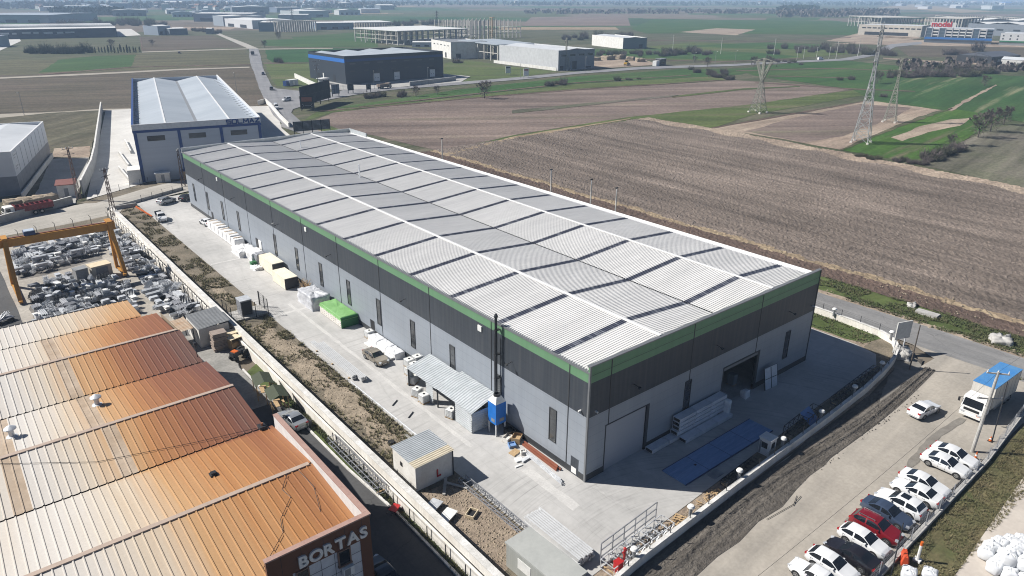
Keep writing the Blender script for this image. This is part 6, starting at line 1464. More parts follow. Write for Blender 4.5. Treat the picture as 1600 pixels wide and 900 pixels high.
# ------------------------------------------------------------------ other buildings
def hall(name, lab, A, Lx, Ly, h, rz, wall, roof, cat='building', par=.5, gables=1, ridge_h=1.0, along='y', group=None, coping=None, overhang=.15):
    """box hall: front face along local x at y=0; gable roofs whose ridges run along the given axis, behind a parapet"""
    t = thing(name, lab, cat, (A[0], A[1], 0), rz, group)
    th = .3; mb = MB()
    mb.b6(0, Lx, 0, th, -.3, h); mb.b6(0, Lx, Ly - th, Ly, -.3, h); mb.b6(0, th, th, Ly - th, -.3, h); mb.b6(Lx - th, Lx, th, Ly - th, -.3, h); mb.build('wall', wall, t)
    rb = MB(); z0 = h - par; a0, a1 = th, (Lx if along == 'y' else Ly) - th; l0, l1 = th, (Ly if along == 'y' else Lx) - th; bw_ = (a1 - a0) / gables
    if par <= 0: l0, l1, a0, a1, bw_ = -overhang, l1 + th + overhang, -overhang, a1 + th + overhang, (a1 - a0 + 2 * (th + overhang)) / gables; z0 = h + .02
    for g in range(gables):
        p, q = a0 + g * bw_, a0 + (g + 1) * bw_; mth = (p + q) / 2
        for (s0, zz0, s1, zz1) in ((p, z0, mth, z0 + ridge_h), (mth, z0 + ridge_h, q, z0)):
            if along == 'y': rb.face([(s0, l0, zz0), (s1, l0, zz1), (s1, l1, zz1), (s0, l1, zz0)])
            else: rb.face([(l0, s0, zz0), (l1, s0, zz0), (l1, s1, zz1), (l0, s1, zz1)])
        if par <= 0:
            for e in (l0 + .3, l1 - .3):
                if along == 'y': rb.face([(p, e, z0), (q, e, z0), (mth, e, z0 + ridge_h)])
                else: rb.face([(e, p, z0), (e, q, z0), (e, mth, z0 + ridge_h)])
    rb.build('roof', roof, t)
    if coping is not None:
        MB().b6(-.06, Lx + .06, -.06, th, h, h + .1).b6(-.06, Lx + .06, Ly - th, Ly + .06, h, h + .1).b6(-.06, th, th, Ly - th, h, h + .1).b6(Lx - th, Lx + .06, th, Ly - th, h, h + .1).build('coping', coping, t)
    t['_d'] = (Lx, Ly, h); del t['_d']
    return t
def rect(t, face, a0, a1, z0, z1, m_, nm='window', d=.06, Lx=0, Ly=0, par=None):
    mb = MB()
    if face == 'f': mb.b6(a0, a1, -d, .02, z0, z1)
    elif face == 'l': mb.b6(-d, .02, a0, a1, z0, z1)
    elif face == 'r': mb.b6(Lx - .02, Lx + d, a0, a1, z0, z1)
    return mb.build(nm, m_, par if par is not None else t)
def row(t, face, n, a0, step, w, z0, z1, m_, nm='window', d=.06, Lx=0):
    o = rect(t, face, a0, a0 + w, z0, z1, m_, nm, d, Lx)
    for k in range(1, n):
        q = o.copy(); col.objects.link(q); q.location = ((k * step, 0, 0) if face == 'f' else (0, k * step, 0))
    return o
def at2(pA, pC): # local frame from two ground pixels (left to right along the front)
    a, c = P(*pA), P(*pC); d = c - a; return a, math.atan2(d.y, d.x), d.length
ridge_w = M['ridge']
M['roof_pale'] = mat('pale_far_roof', (.60, .62, .64), (.50, .52, .54), sc=.05, rough=.5, grain=.05)
M['roof_bluegrey'] = mat('blue_grey_roof', (.40, .44, .48), (.33, .37, .41), sc=.08, rough=.5, st=(.3, 1, 1), grain=.06)
M['solmaz'] = mat('pale_blue_grey_wall', (.47, .51, .57), (.42, .46, .52), sc=.1, rough=.6, bump=.1, bsc=1, st=(.02, .02, 8), grain=.04)
M['blue_trim'] = plain('royal_blue_trim', (.018, .06, .22), .5)
# blue and white building with the blue lettering
S0 = Vector((-3.0, 161.6)); S1 = Vector((27.5, 154.6)); rzS = math.atan2(S1.y - S0.y, S1.x - S0.x); LxS = (S1 - S0).length; LyS = 119
so = hall('factory_building', 'pale building with royal blue trim and blue letters on its white parapet', S0, LxS, LyS, 14.6, rzS, M['solmaz'], M['roof_bluegrey'], 'factory', 1.5, 2, 1.6, 'y')
MB().b6(-.1, LxS + .1, -.12, .35, 13.3, 14.75).build('parapet', plain('white_parapet_sheet', (.62, .63, .64), .5), so)
MB().b6(-.12, LxS + .12, -.16, -.1, 12.65, 13.3).build('trim_band', M['blue_trim'], so)
for x in (.05, LxS * .33, LxS * .66, LxS - .8): MB().b6(x, x + .75, -.14, .02, 0, 12.66).build('trim_column', M['blue_trim'], so)
MB().b6(-.12, .35, .35, LyS, 14.6, 14.75).build('coping', M['blue_trim'], so); MB().b6(LxS - .3, LxS + .15, .35, LyS, 14.6, 14.85).build('coping', M['ridge'], so)
for x in (3.0, LxS * .33 + 2.6, LxS * .66 + 2.7): rect(so, 'f', x, x + 4.2, 10.4, 11.7, M['pane'], 'window', .05)
gx = LxS / 2
for x in (LxS * .25, LxS * .75): MB().b6(x - .2, x + .2, .35, LyS - .3, 14.62, 14.78).build('ridge_cap', M['ridge'], so)
MB().b6(gx - .4, gx + .4, .35, LyS - .3, 13.1, 13.2).build('valley_gutter', M['grey'], so)
me = MB().bar((0, 0, 0), (1.6, 0, -.35), .1).mesh('roof_bracket', M['grey'])
for k in range(24):
    for x, s in ((.4, 1), (LxS - .4, -1)):
        o = bpy.data.objects.new('roof_bracket', me); col.objects.link(o); o.parent = so; o.location = (x, 3 + k * 4.8, 14.1); o.scale = (s, 1, 1)
STROKE = {'S': [((0, 1), (1, 1)), ((0, 1), (0, .5)), ((0, .5), (1, .5)), ((1, .5), (1, 0)), ((1, 0), (0, 0))], 'O': [((0, 0), (0, 1)), ((0, 1), (1, 1)), ((1, 1), (1, 0)), ((1, 0), (0, 0))], 'L': [((0, 1), (0, 0)), ((0, 0), (1, 0))], 'M': [((0, 0), (0, 1)), ((0, 1), (.5, .35)), ((.5, .35), (1, 1)), ((1, 1), (1, 0))], 'A': [((0, 0), (.5, 1)), ((.5, 1), (1, 0)), ((.22, .35), (.78, .35))], 'Z': [((0, 1), (1, 1)), ((1, 1), (0, 0)), ((0, 0), (1, 0))]}
x0 = LxS - 8.6
for ch in 'SOLMAZ':
    mb = MB(); w_ = 1.05 if ch != 'M' else 1.2
    for (a, c) in STROKE[ch]:
        d = Vector((c[0] - a[0], 0, c[1] - a[1])).normalized() * .08
        mb.bar((a[0] * w_ - d.x, -.17, a[1] * 1.0 - d.z), (c[0] * w_ + d.x, -.17, c[1] * 1.0 + d.z), .3, .12, up=(0, 1, 0))
    o = mb.build('letter', M['blue_trim'], so); o.location = (x0, 0, 13.5); x0 += w_ + .38
MB().b6(-3.0, 0, -1.5, 4, 0, 3.6).build('ramp_wall', M['white_wall'], so)
for k, (x, y) in enumerate(((5.0, -1.6), (11.5, -1.4))):
    p_ = so.matrix_world @ Vector((0, 0, 0)); c_, s_ = math.cos(rzS), math.sin(rzS); wx, wy = S0.x + x * c_ - y * s_, S0.y + x * s_ + y * c_
    t = thing('kiosk', ('white kiosk with a flat lid in front of the pale building', 'tan kiosk under a blue lid near the lattice mast')[k], 'kiosk', (wx, wy, 0), rzS); MB().b6(-1.7, 1.7, -.8, .8, 0, 2.3).build('body', M['white_wall'] if k == 0 else M['wood'], t); MB().b6(-1.9, 1.9, -1, 1, 2.3, 2.45).build('roof', M['blue_trim'] if k else M['white'], t); MB().b6(-.4, .4, -.82, -.8, .1, 2).build('door', M['grey'], t)
ly = thing('yard_wall', 'long white wall running up the loading yard of the pale building', 'wall')
wp = [tuple(P(130, 303)[:2]), tuple(P(146, 268)[:2]), tuple(P(151, 245)[:2]), tuple(P(160, 172)[:2])]
wall_path(wp, .35, 3.3).build('wall', M['concrete'], ly); wall_path(wp, .45, 3.42, 3.305).build('coping', M['conc_top'], ly)
for k, q in enumerate(((196, 222, 205, 240), (186, 240, 202, 262), (186, 264, 203, 284))):
    a, c = P(q[0], q[1]), P(q[2], q[3]); t = thing('dock_kerb', 'low concrete loading ramp wall beside the pale building, ' + ('farthest', 'middle', 'nearest')[k] + ' of three', 'ramp wall', a); c = c - a; MB().bar((0, 0, .4), (c.x, c.y, .4), .35, 1.0).build('wall', M['concrete'], t); MB().bar((0, 0, .93), (c.x, c.y, .93), .42, .06).build('coping', M['conc_top'], t)
t = thing('retaining_wall', 'curved pale kerb wall between the pale road and the lettered building', 'wall'); cp = [tuple(P(*q)[:2]) for q in ((404, 163), (415, 160), (424, 168), (437, 184), (452, 199))]; wall_path(cp, .5, 1.6).build('wall', M['white_wall'], t); wall_path(cp, .6, 1.7, 1.605).build('coping', M['conc_top'], t)
# white hall at the left edge
A_ = Vector((-45.9, 170.9)); t = hall('white_hall', 'white ribbed hall with a grey lower half at the left edge', A_, 17.2, 47, 10.5, R(-16), mat('white_ribbed_sheet', (.60, .62, .64), (.55, .57, .6), sc=.1, rough=.5, grain=.04), M['roof_pale'], 'hall', .9, 1, .9, 'y', coping=M['ridge'])
Lx_, Ly_ = 17.2, 47
rect(t, 'f', 0, Lx_ + .03, 0, 4.6, mat('grey_lower_sheet', (.21, .225, .25), (.19, .2, .225), sc=.1, rough=.5), 'lower_cladding', .03); rect(t, 'r', 0, Ly_, 0, 4.6, bpy.data.materials['grey_lower_sheet'], 'lower_cladding', .03, Lx_)
for k in range(8): rect(t, 'r', 5.5 + k * 5.2, 5.6 + k * 5.2, 0, 10, M['grey'], 'joint', .05, Lx_)
for k in range(2):
    s_ = rect(t, 'r', 1.3 + k * .2, 4.8 + k * .2, 8.2 - k * 2.6, 10.0 - k * 2.6, plain('sign_white', (.68, .69, .7), .5), 'sign_panel', .05, Lx_)
    for q in range(2): rect(t, 'r', 1.7, 4.4 - q, 9.1 - k * 2.6 - q * .55, 9.35 - k * 2.6 - q * .55, plain('sign_mark', (.38, .39, .41), .5), 'sign_mark', .07, Lx_, par=s_)
t = thing('plot_wall', 'low grey block wall along the rear road before the little red roofed hut', 'wall'); wp = [tuple(P(-30, 358)[:2]), tuple(P(114, 317)[:2])]; wall_path(wp, .3, 1.6).build('wall', M['concrete'], t); wall_path(wp, .4, 1.68, 1.605).build('coping', M['conc_top'], t)
t = thing('plot_wall', 'low pale wall beside the white ribbed hall, running away from the road', 'wall'); wp = [tuple(P(36, 310)[:2]), tuple(P(83, 246)[:2])]; wall_path(wp, .3, 1.3).build('wall', M['white_wall'], t); wall_path(wp, .36, 1.36, 1.305).build('coping', M['conc_top'], t)
t = thing('red_roofed_hut', 'little white hut with a red roof by the lattice mast', 'hut', (-20.5, 158.6, 0), R(-14)); MB().b6(-1.9, 1.9, -1.7, 1.7, 0, 2.9).build('wall', M['white_wall'], t); MB().hexa([(-2.2, -2, 2.9), (2.2, -2, 2.9), (2.2, 2, 2.9), (-2.2, 2, 2.9), (-2.2, -2, 3.05), (2.2, -2, 3.05), (2.2, 2, 3.6), (-2.2, 2, 3.6)]).build('roof', plain('dull_red_roof', (.21, .075, .06), .7), t); MB().b6(-.5, .4, -1.73, -1.7, .1, 2.1).build('door', M['grey'], t); MB().b6(1.9, 1.93, -.5, .5, 1.2, 2.0).build('window', M['pane'], t)
for k, q in enumerate(((52, 317), (72, 313), (28, 319))):
    p_ = P(*q); inst(lumpy(4.6, 3.8, 1.2, 80 + k, .25, 10, 10, 4, .6).mesh('gravel_heap', M['sand'], True), 'gravel_heap', 'sandy gravel heap behind the block wall, ' + ('middle one', 'right one nearest the red roofed hut', 'left one')[k], 'heap', p_, .2)

# dark building with the blue band
A, rz, L1 = at2((541, 132), (693, 120)); M['navy_clad'] = mat('near_black_cladding', (.026, .034, .046), (.02, .027, .038), sc=.1, rough=.5, bump=.3, bsc=1, st=(.01, .01, 1.1), bdist=.1, grain=.1)
M['navy_left'] = M['navy_clad']
t = hall('dark_building', 'dark ribbed industrial building with a bright blue band and three white doors', A, L1, 44, 14.6, rz, M['navy_clad'], M['roof_bluegrey'], 'building', 1.0, 4, 1.1, 'y', coping=M['dark'])
bb = plain('bright_blue_band', (.02, .15, .5), .5)
MB().b6(-.04, L1 + .04, -.05, .0, 11.6, 13.0).build('blue_band', plain('deep_blue_band', (.015, .05, .16), .5), t); MB().b6(-.05, 0, 0, 44, 11.2, 13.2).build('blue_band', bb, t)
for x in (17.5, 30.5, 54.8):
    d_ = rect(t, 'f', x, x + 3.6, .6, 4.8, M['white'], 'dock_door', .06); rect(t, 'f', x - .2, x + 3.9, 4.9, 6.0, M['dark'], 'door_canopy', .6, par=d_)
    for k in range(2): rect(t, 'f', x + .7 + k * 1.4, x + 1.3 + k * 1.4, 2.2, 2.5, M['dark'], 'pane', .08, par=d_)
lw = plain('dim_pane', (.075, .075, .078), .4)
row(t, 'f', 7, 3, 8.6, 3.6, 10.2, 10.9, lw, 'window', .04); row(t, 'f', 7, 3, 8.6, 3.0, 6.3, 7.0, plain('dim_pane_low', (.045, .046, .05), .4), 'window', .04)
rect(t, 'l', 26, 27.2, .2, 4, M['white'], 'door', .06); rect(t, 'l', 12, 14.5, .2, 4.2, M['black'], 'door', .06); rect(t, 'l', 31, 33, .2, 3.6, M['black'], 'door', .06)
for x in range(1, 6): MB().b6(x * L1 / 4 - .2, x * L1 / 4 + .2, .4, 43.6, 13.5, 13.62).build('ridge_strip', M['ridge'], t) if x < 4 else None
for k, (nm, lab, pts, h, mm) in enumerate((('forecourt_wall', 'white wall slanting from the dark building forecourt to the road', ((461, 121), (494, 137), (505, 141)), 2.2, 'white_wall'), ('plinth_wall', 'grey retaining wall along the side road before the dark building', ((640, 134), (712, 125.5)), 2.0, 'concrete'))):
    t = thing(nm, lab, 'wall'); wp = [tuple(P(*q)[:2]) for q in pts]; wall_path(wp, .5, h).build('wall', M[mm], t); wall_path(wp, .6, h + .12, h + .005).build('coping', M['conc_top'], t)
mesh_fence('mesh_fence', 'grey railing along the side road at the corner of the dark building', 'fence', [tuple(P(516, 142.5)[:2]), tuple(P(545, 138.5)[:2])], 2.0, .08, .05, 4, 1.2, 0, M['grey'], 3)
a_ = P(457, 133); t = thing('site_cabins', 'small pale cabin with a blue end on the grass by the junction', 'cabin', a_, .4); MB().b6(-3.2, 3.2, -1.3, 1.3, 0, 2.8).build('wall', plain('cabin_pale', (.42, .47, .53), .5), t); MB().b6(-3.35, 3.35, -1.45, 1.45, 2.8, 2.95).build('roof', M['white'], t); MB().b6(-5.6, -3.6, -1.2, 1.2, 0, 2.6).build('blue_unit', M['blue_trim'], t); MB().b6(-.5, .4, -1.34, -1.3, .1, 2.2).build('door', M['white'], t)
a_ = P(505, 131); t = thing('guard_kiosk', 'small white guard kiosk in the forecourt of the dark building', 'kiosk', a_, .3); MB().b6(-2, 2, -1.5, 1.5, 0, 2.8).build('wall', M['white_wall'], t); MB().b6(-2.8, 2.8, -2.2, 2.2, 2.8, 3.1).build('roof', M['white'], t); MB().b6(-1.6, 1.6, -1.53, -1.5, 1.0, 2.2).build('window', M['glass'], t)

# concrete frames under construction
M['frame_c'] = mat('raw_concrete_frame', (.52, .50, .46), (.42, .40, .37), sc=.2, rough=.9, grain=.1)
def skeleton(name, lab, A, rz, Lx, Ly, h, nx, ny, levels, roof=None, col_w=.7, inner=True, extra=0.0):
    t = thing(name, lab, 'concrete frame', (A[0], A[1], 0), rz)
    me = MB().b6(-col_w / 2, col_w / 2, -col_w / 2, col_w / 2, -.2, h + extra).mesh('column', M['frame_c']); n = 0
    for i in range(nx + 1):
        for j in range(ny + 1):
            if not inner and 0 < i < nx and 0 < j < ny: continue
            o = bpy.data.objects.new('column', me); col.objects.link(o); o.parent = t; o.location = (Lx * i / nx, Ly * j / ny, 0); n += 1
            if n >= 96: break
        if n >= 96: break
    for z in levels:
        mb = MB()
        for y in (0, Ly): mb.b6(-col_w / 2, Lx + col_w / 2, y - .25, y + .25, z - .5, z)
        for x in (0, Lx): mb.b6(x - .25, x + .25, .25, Ly - .25, z - .5, z)
        mb.build('beam_ring', M['frame_c'], t)
    if roof:
        MB().hexa([(-1, -1, h + .02), (Lx + 1, -1, h + .02), (Lx + 1, Ly + 1, h + .02), (-1, Ly + 1, h + .02), (-1, -1, h + .5), (Lx + 1, -1, h + .5), (Lx + 1, Ly + 1, h + .9), (-1, Ly + 1, h + .9)]).build('roof', roof, t)
    return t
A, rz, L1 = at2((622, 70.5), (730, 65)); skeleton('frame_building', 'pale open concrete frame under a white roof behind the dark building', A, rz, L1, 75, 12.5, 12, 4, (4.5, 8.5, 12.3), M['white'], .9)
sheet('building_slab', [(A.x, A.y), tuple(P(730, 65)[:2]), tuple(P(690, 58)[:2]), tuple(P(583, 65)[:2])], ZR - .01, M['concrete'])
A, rz, L1 = at2((735, 62), (813, 58)); skeleton('frame_building', 'tall bare concrete skeleton with rows of posts above the flat frame', A, rz, L1, 60, 11, 12, 3, (5.5, 11), None, .9, True, 8.0)
a_ = P(769, 61); t = thing('crane_tower', 'tan scaffold tower rising out of the bare concrete skeleton', 'scaffold', a_); mb = MB()
for x, y in ((-1.6, -1.6), (1.6, -1.6), (1.6, 1.6), (-1.6, 1.6)): mb.b6(x - .25, x + .25, y - .25, y + .25, 0, 22)
for z in range(2, 23, 2): mb.b6(-1.6, 1.6, -1.8, -1.5, z - .2, z); mb.b6(-1.6, 1.6, 1.5, 1.8, z - .2, z)
mb.build('frame', M['wood'], t); MB().b6(-2, 2, -2, 2, 22, 22.4).build('platform', M['wood'], t)
A, rz, L1 = at2((682, 89), (733, 89)); t = hall('white_building', 'white rendered building with a black roof edge beside the open grey frame', P(705, 92), 30, 45, 12, R(-14), M['white_wall'], M['grey'], 'building', .6, 1, .3, 'y', coping=M['dark']); row(t, 'l', 5, 4, 8, 3.5, 8.8, 9.4, M['dark'], 'window', .05); rect(t, 'l', 10, 13, .2, 4, M['black'], 'door', .06); rect(t, 'f', 4, 8, .2, 3.6, M['dark'], 'door'); rect(t, 'l', 24, 44, 0, 2.8, plain('red_board', (.28, .04, .045), .6), 'red_hoarding', .3)
A, rz, L1 = at2((778, 95), (808, 92)); skeleton('frame_building', 'open grey frame with a flat ribbed roof between the white and the grey halls', P(778, 95.5), R(-6), 32, 58, 11.2, 3, 6, (5.5, 11), M['roof_bluegrey'], .8)
A, rz, L1 = at2((872, 110), (928, 106)); t = hall('grey_hall', 'long pale hall with a grey windowed front beside the works yard', A, L1, 66, 12.4, rz, mat('pale_grey_sheet', (.52, .53, .54), (.47, .48, .49), sc=.06, rough=.6), M['roof_pale'], 'hall', .8, 1, 1.6, 'y')
rect(t, 'f', 0, L1, 0, 12.3, plain('mid_grey_front', (.23, .25, .28), .6), 'front_cladding', .04); row(t, 'f', 4, 2.2, 7.8, 4.6, 8.6, 9.6, M['glass'], 'window', .08); rect(t, 'f', 12, 16, .1, 5.2, M['black'], 'door', .08); rect(t, 'f', 1.5, 4.5, .1, 2.6, M['black'], 'door', .08); rect(t, 'f', 24, 29, .4, 1.4, M['black'], 'window', .08)
MB().b6(-3.5, -3.2, -2, 68, 0, 2).build('plinth_wall', M['white_wall'], t)
A, rz, L1 = at2((973, 76.5), (1010, 75.5)); t = hall('white_hall', 'white hall with a grey gable standing alone in green fields', A, L1, 58, 9.6, rz, M['white_wall'], M['roof_pale'], 'hall', .6, 1, 1.2, 'y'); rect(t, 'f', 0, L1, 0, 9.5, plain('slate_gable', (.19, .215, .25), .6), 'front_cladding', .05); rect(t, 'f', 17, 21, .1, 3.6, M['black'], 'door', .09)
# right hand complex
M['beige_c'] = mat('beige_concrete_panel', (.55, .51, .44), (.48, .44, .38), sc=.04, rough=.9)
A, rz, L1 = at2((1340, 54), (1438, 57.5)); t = hall('beige_building', 'long beige unfinished building with a row of small windows beside the blue glass block', A, L1, 45, 12.5, rz, M['beige_c'], M['roof_pale'], 'building', .5, 1, .3, 'y'); row(t, 'f', 11, 4, L1 / 11.5, 4.6, 8.0, 9.4, M['black'], 'window', .1); row(t, 'f', 9, 8, L1 / 13, 6.0, .3, 4.0, M['black'], 'opening', .1)
A, rz, L1 = at2((1375, 44), (1440, 44)); skeleton('frame_building', 'pale gridded concrete frame behind the long beige building', A, rz, L1, 90, 15, 12, 3, (8, 14.8), M['frame_c'], 1.3)
A, rz, L1 = at2((1443, 46), (1500, 48)); skeleton('frame_building', 'second gridded concrete frame above the red lettered sign', A, rz, L1, 90, 16, 12, 3, (8, 15.8), M['frame_c'], 1.3)
A, rz, L1 = at2((1502, 42), (1590, 43)); skeleton('frame_building', 'long roofless row of concrete posts behind the white factory roofs', A, rz, L1, 120, 15, 22, 3, (14.8,), None, 1.2)
A, rz, L1 = at2((1443, 66), (1548, 69.5)); h_ = 14.9; t = hall('glass_office', 'glass fronted office block with a blue base and red lettered sign', A, L1, 34, h_, rz, plain('office_frame', (.42, .46, .52), .5), M['roof_pale'], 'office', .4, 1, .3, 'y')
rect(t, 'f', 0, L1, 0, 3.6, plain('office_dark_base', (.10, .12, .15), .4), 'ground_floor', .08); rect(t, 'f', 0, L1, 3.6, 5.6, plain('office_blue', (.03, .17, .5), .5), 'blue_band', .3)  # ground floor carries one dark blue-grey colour
n = 10
for k in range(n):
    x = k * L1 / n
    rect(t, 'f', x - .25, x + .25, 5.6, h_, plain('office_mullion', (.62, .63, .65), .5) if k == 0 else bpy.data.materials['office_mullion'], 'pilaster', .5)
    gm = bpy.data.materials.get('office_glass') or plain('office_glass', (.09, .13, .17), .15, 0, .8)
    for z in (5.9, 8.9, 11.9): rect(t, 'f', x + .6, x + L1 / n - .6, z, z + 1.4, gm if k in (0, 2, 7) else M['glass'], 'window', .12); rect(t, 'f', x + .6, x + L1 / n - .6, z + 1.5, z + 2.7, gm if k in (0, 2, 7, 9) else M['white'], 'spandrel', .15)
sg = rect(t, 'f', 3.5, 27, h_ + .8, h_ + 5.6, M['white'], 'sign_board', .3)
for x in (5, 25): rect(t, 'f', x, x + .5, h_ - .2, h_ + .8, M['dark'], 'sign_post', .2)
letters('model', sg, (4.2, -.5, h_ + 1.2), (1, 0), 8.0, .3, plain('sign_red', (.58, .02, .03), .5), .14, .35)
rect(t, 'r', .3, 33, 0, h_ - .3, plain('dark_flank', (.07, .085, .12), .4), 'flank_cladding', .1, L1)
A, rz, L1 = at2((1560, 70), (1640, 73)); t = hall('white_office', 'white office block with a green base at the right edge', A, L1, 34, 11.5, rz, plain('office_white', (.60, .61, .62), .5), M['roof_pale'], 'office', .4, 1, .5, 'y'); rect(t, 'f', 0, L1, 2.8, 4.2, plain('office_green', (.02, .16, .06), .5), 'green_band', .3); rect(t, 'f', 0, L1, 0, 2.8, M['grey'], 'ground_floor', .1)
for k in range(7):
    for z in (4.6, 7.6): rect(t, 'f', 2 + k * L1 / 7, L1 / 7 - 3 + k * L1 / 7, z + .8, z + 2.1, M['pane'], 'window', .1)
for k, (a, c, d, h, lab) in enumerate((((1510, 52), (1570, 56), 60, 13, 'white roofed factory hall directly behind the glass office block'), ((1548, 55), (1640, 60), 50, 14, 'white roofed factory hall behind the white office with the green base'), ((1530, 44), (1640, 46), 60, 12, 'farthest white roofed factory hall at the right edge'))):
    A, rz, L1 = at2(a, c); t = hall('factory_hall', lab, A, L1, d, h, rz, plain('hall_wall', (.16, .18, .21), .6), M['white'], 'hall', .3, 2, 2.5, 'y'); row(t, 'f', 3, 6, L1 / 3.4, 9, 6, 8, M['pane'], 'window', .1)
A, rz, L1 = at2((1548, 100), (1592, 97)); t = hall('dark_shed', 'low dark roofed shed beside bushes at the right edge', A, L1, 26, 5, rz, M['dark'], mat('slate_roof', (.09, .10, .125), (.07, .08, .1), sc=.1), 'shed', -1, 1, 2.4, 'x'); rect(t, 'f', 8, 12, .1, 3, M['grey'], 'door')
A, rz, L1 = at2((1562, 104), (1650, 109)); t = hall('white_shed', 'long low white shed in front of the dark roofed shed', A, L1, 16, 5, rz, M['white_wall'], M['roof_pale'], 'shed', -1, 1, 1.5, 'x'); rect(t, 'f', 10, 14, .1, 3, M['grey'], 'door')
# left far complex
A, rz, L1 = at2((-60, 62.5), (184, 57.5)); t = hall('long_warehouse', 'very long navy fronted warehouse under a striped pale roof, far left', A, L1, 140, 9.4, rz, plain('navy_front', (.04, .06, .10), .6), M['white'], 'warehouse', .5, 4, 1.4, 'x')
mk = MB(); r6 = random.Random(4); x = 20
while x < L1 - 45:
    w = r6.uniform(3, 9); mk.b6(x, x + w, -.12, -.0, 4.6 + r6.uniform(-.4, .4), 6.2 + r6.uniform(-.4, .4)); x += w + r6.uniform(1.5, 5)
mk.build('sign_lettering', plain('pale_lettering', (.5, .54, .58), .5), t)
for k in range(5): MB().b6(.5, L1 - .5, 17.4 + k * 26, 18.2 + k * 26, 9.6, 10.4).build('roof_strip', plain('roof_strip_grey', (.34, .36, .38), .5) if k == 0 else bpy.data.materials['roof_strip_grey'], t)
FARB = [((-40, 35.5), (78, 36), 150, 12, (.30, .34, .39), 'M', 'big pale grey hall behind the long navy fronted warehouse', 3),
 ((62, 17), (86, 17), 40, 10, (.5, .47, .42), 'W', 'cream roofed hall far off above the pale grey hall', 0), ((100, 14.5), (138, 14.5), 40, 9, (.5, .52, .55), 'W', 'thin white hall on the hazy slope, left of the blue block', 0),
 ((172, 15), (200, 15), 60, 17, (.16, .22, .34), 'W', 'hazy blue block with a white shoulder on the far slope', 2), ((253, 16), (264, 16), 20, 16, (.45, .47, .48), 'W', 'lone pale tower block in the haze', 0),
 ((303, 33.5), (392, 34), 80, 13, (.24, .30, .37), 'W', 'blue grey hall with a white roof left of the white canopied hall', 2), ((334, 39.5), (350, 41), 60, 14, (.30, .34, .38), 'W', 'narrow grey hall with a dark slot beside the white roofed hall', 0),
 ((352, 41), (395, 45), 60, 11, (.62, .63, .64), 'W', 'white hall with grey doors left of the teal fronted hall', 2), ((405, 49), (436, 49), 60, 11, (.13, .19, .25), 'W', 'teal fronted hall beside the row of white posts', 0),
 ((495, 46.5), (553, 45.5), 50, 8.6, (.20, .27, .35), 'W', 'blue hall with a white roof right of the row of white posts', 3), ((435, 30.5), (482, 30.5), 50, 8.5, (.26, .30, .34), 'W', 'grey hall with a sloping roof behind the row of white posts', 0),
 ((468, 27.5), (514, 26.5), 70, 12.5, (.50, .53, .55), 'W', 'white striped hall at the far end of the hazy estate', 2), ((433, 19.5), (470, 19), 40, 12, (.18, .22, .29), 'W', 'low slate hall highest up in the hazy estate', 0),
 ((248, 55), (268, 54), 26, 10, (.36, .42, .50), 'W', 'small glass fronted showroom in front of the estate', 2), ((266, 55), (294, 54), 24, 7, (.14, .17, .2), 'W', 'low showroom wing with a black front', 0), ((322, 53), (332, 53), 10, 6, (.2, .2, .21), 'W', 'small dark gatehouse beside the far pale road', 0),
 ((0, 73.5), (16, 71), 40, 9, (.36, .42, .48), 'M', 'pale corner of a blue grey hall at the left edge below the navy warehouse', 0), ((644, 73), (690, 73), 12, 4, (.55, .56, .57), 'W', 'row of low white site huts behind the dark building', 3)]
for k, (a, c, d, h, wc, rf, lab, nw) in enumerate(FARB):
    A, rz, L1 = at2(a, c); t = hall('distant_hall', lab, A, L1, d, h, rz, plain('distant_wall', wc, .6, vary=.05), M['white'] if rf == 'W' else M['roof_bluegrey'], 'hall', .4, 1, 1.2, 'x')
    if nw: row(t, 'f', nw, L1 * .12, L1 / nw * .9, L1 / nw * .45, .2, h * .4, M['dark'], 'opening', .15)
A, rz, L1 = at2((436, 50), (494, 48.5)); skeleton('frame_building', 'row of slender white posts carrying no roof in the far estate', A, rz, L1, 40, 12.5, 16, 3, (12.3,), None, 1.3)
A, rz, L1 = at2((556, 45), (612, 44)); skeleton('frame_building', 'open white roofed frame at the right end of the far estate', A, rz, L1, 50, 8, 14, 2, (7.8,), M['white'], 1.0)
r7 = random.Random(9)
HMES = []
for k in range(4):
    mb = MB(); w, d, h = ((9, 8, 6), (12, 9, 7), (8, 8, 9), (16, 9, 5))[k]
    mb.mi(0).b6(-w / 2, w / 2, -d / 2, d / 2, 0, h); mb.mi(1).xprism([(-d / 2 - .4, h), (d / 2 + .4, h), (0, h + 2.4)], -w / 2 - .4, w / 2 + .4); mb.mi(2)
    for x in (-w * .3, 0, w * .3): mb.b6(x - .6, x + .6, -d / 2 - .06, -d / 2, h * .3, h * .3 + 1.6)
    HMES.append(mb.mesh('town_house', [(M['white_wall'], plain('cream_house', (.62, .57, .48), .8), plain('white_house', (.7, .7, .69), .8), M['white_wall'])[k], (plain('tile_roof', (.24, .13, .10), .8), M['roof_pale'], bpy.data.materials['tile_roof'] if k == 2 else M['roof_pale'], M['roof_pale'])[k], M['dark']]))
def houses(n, x0, x1, y0, y1, lab, group):
    for _ in range(n):
        p = P(r7.uniform(x0, x1), r7.uniform(y0, y1)); inst(HMES[r7.randrange(4)], 'town_house', lab, 'house', (p.x, p.y, -.2), r7.uniform(0, 3), group, r7.uniform(.9, 1.7))
houses(140, 330, 570, 1.0, 9, 'tiny pale house of the hazy town above the far left estate', 'houses of the hazy town, top left')
houses(60, 60, 420, 3, 20, 'small pale house scattered on the hazy slope behind the left estate', 'houses on the hazy left slope')
houses(40, 1380, 1610, .5, 6, 'tiny white house of the far village at the top right', 'houses of the far village, top right')
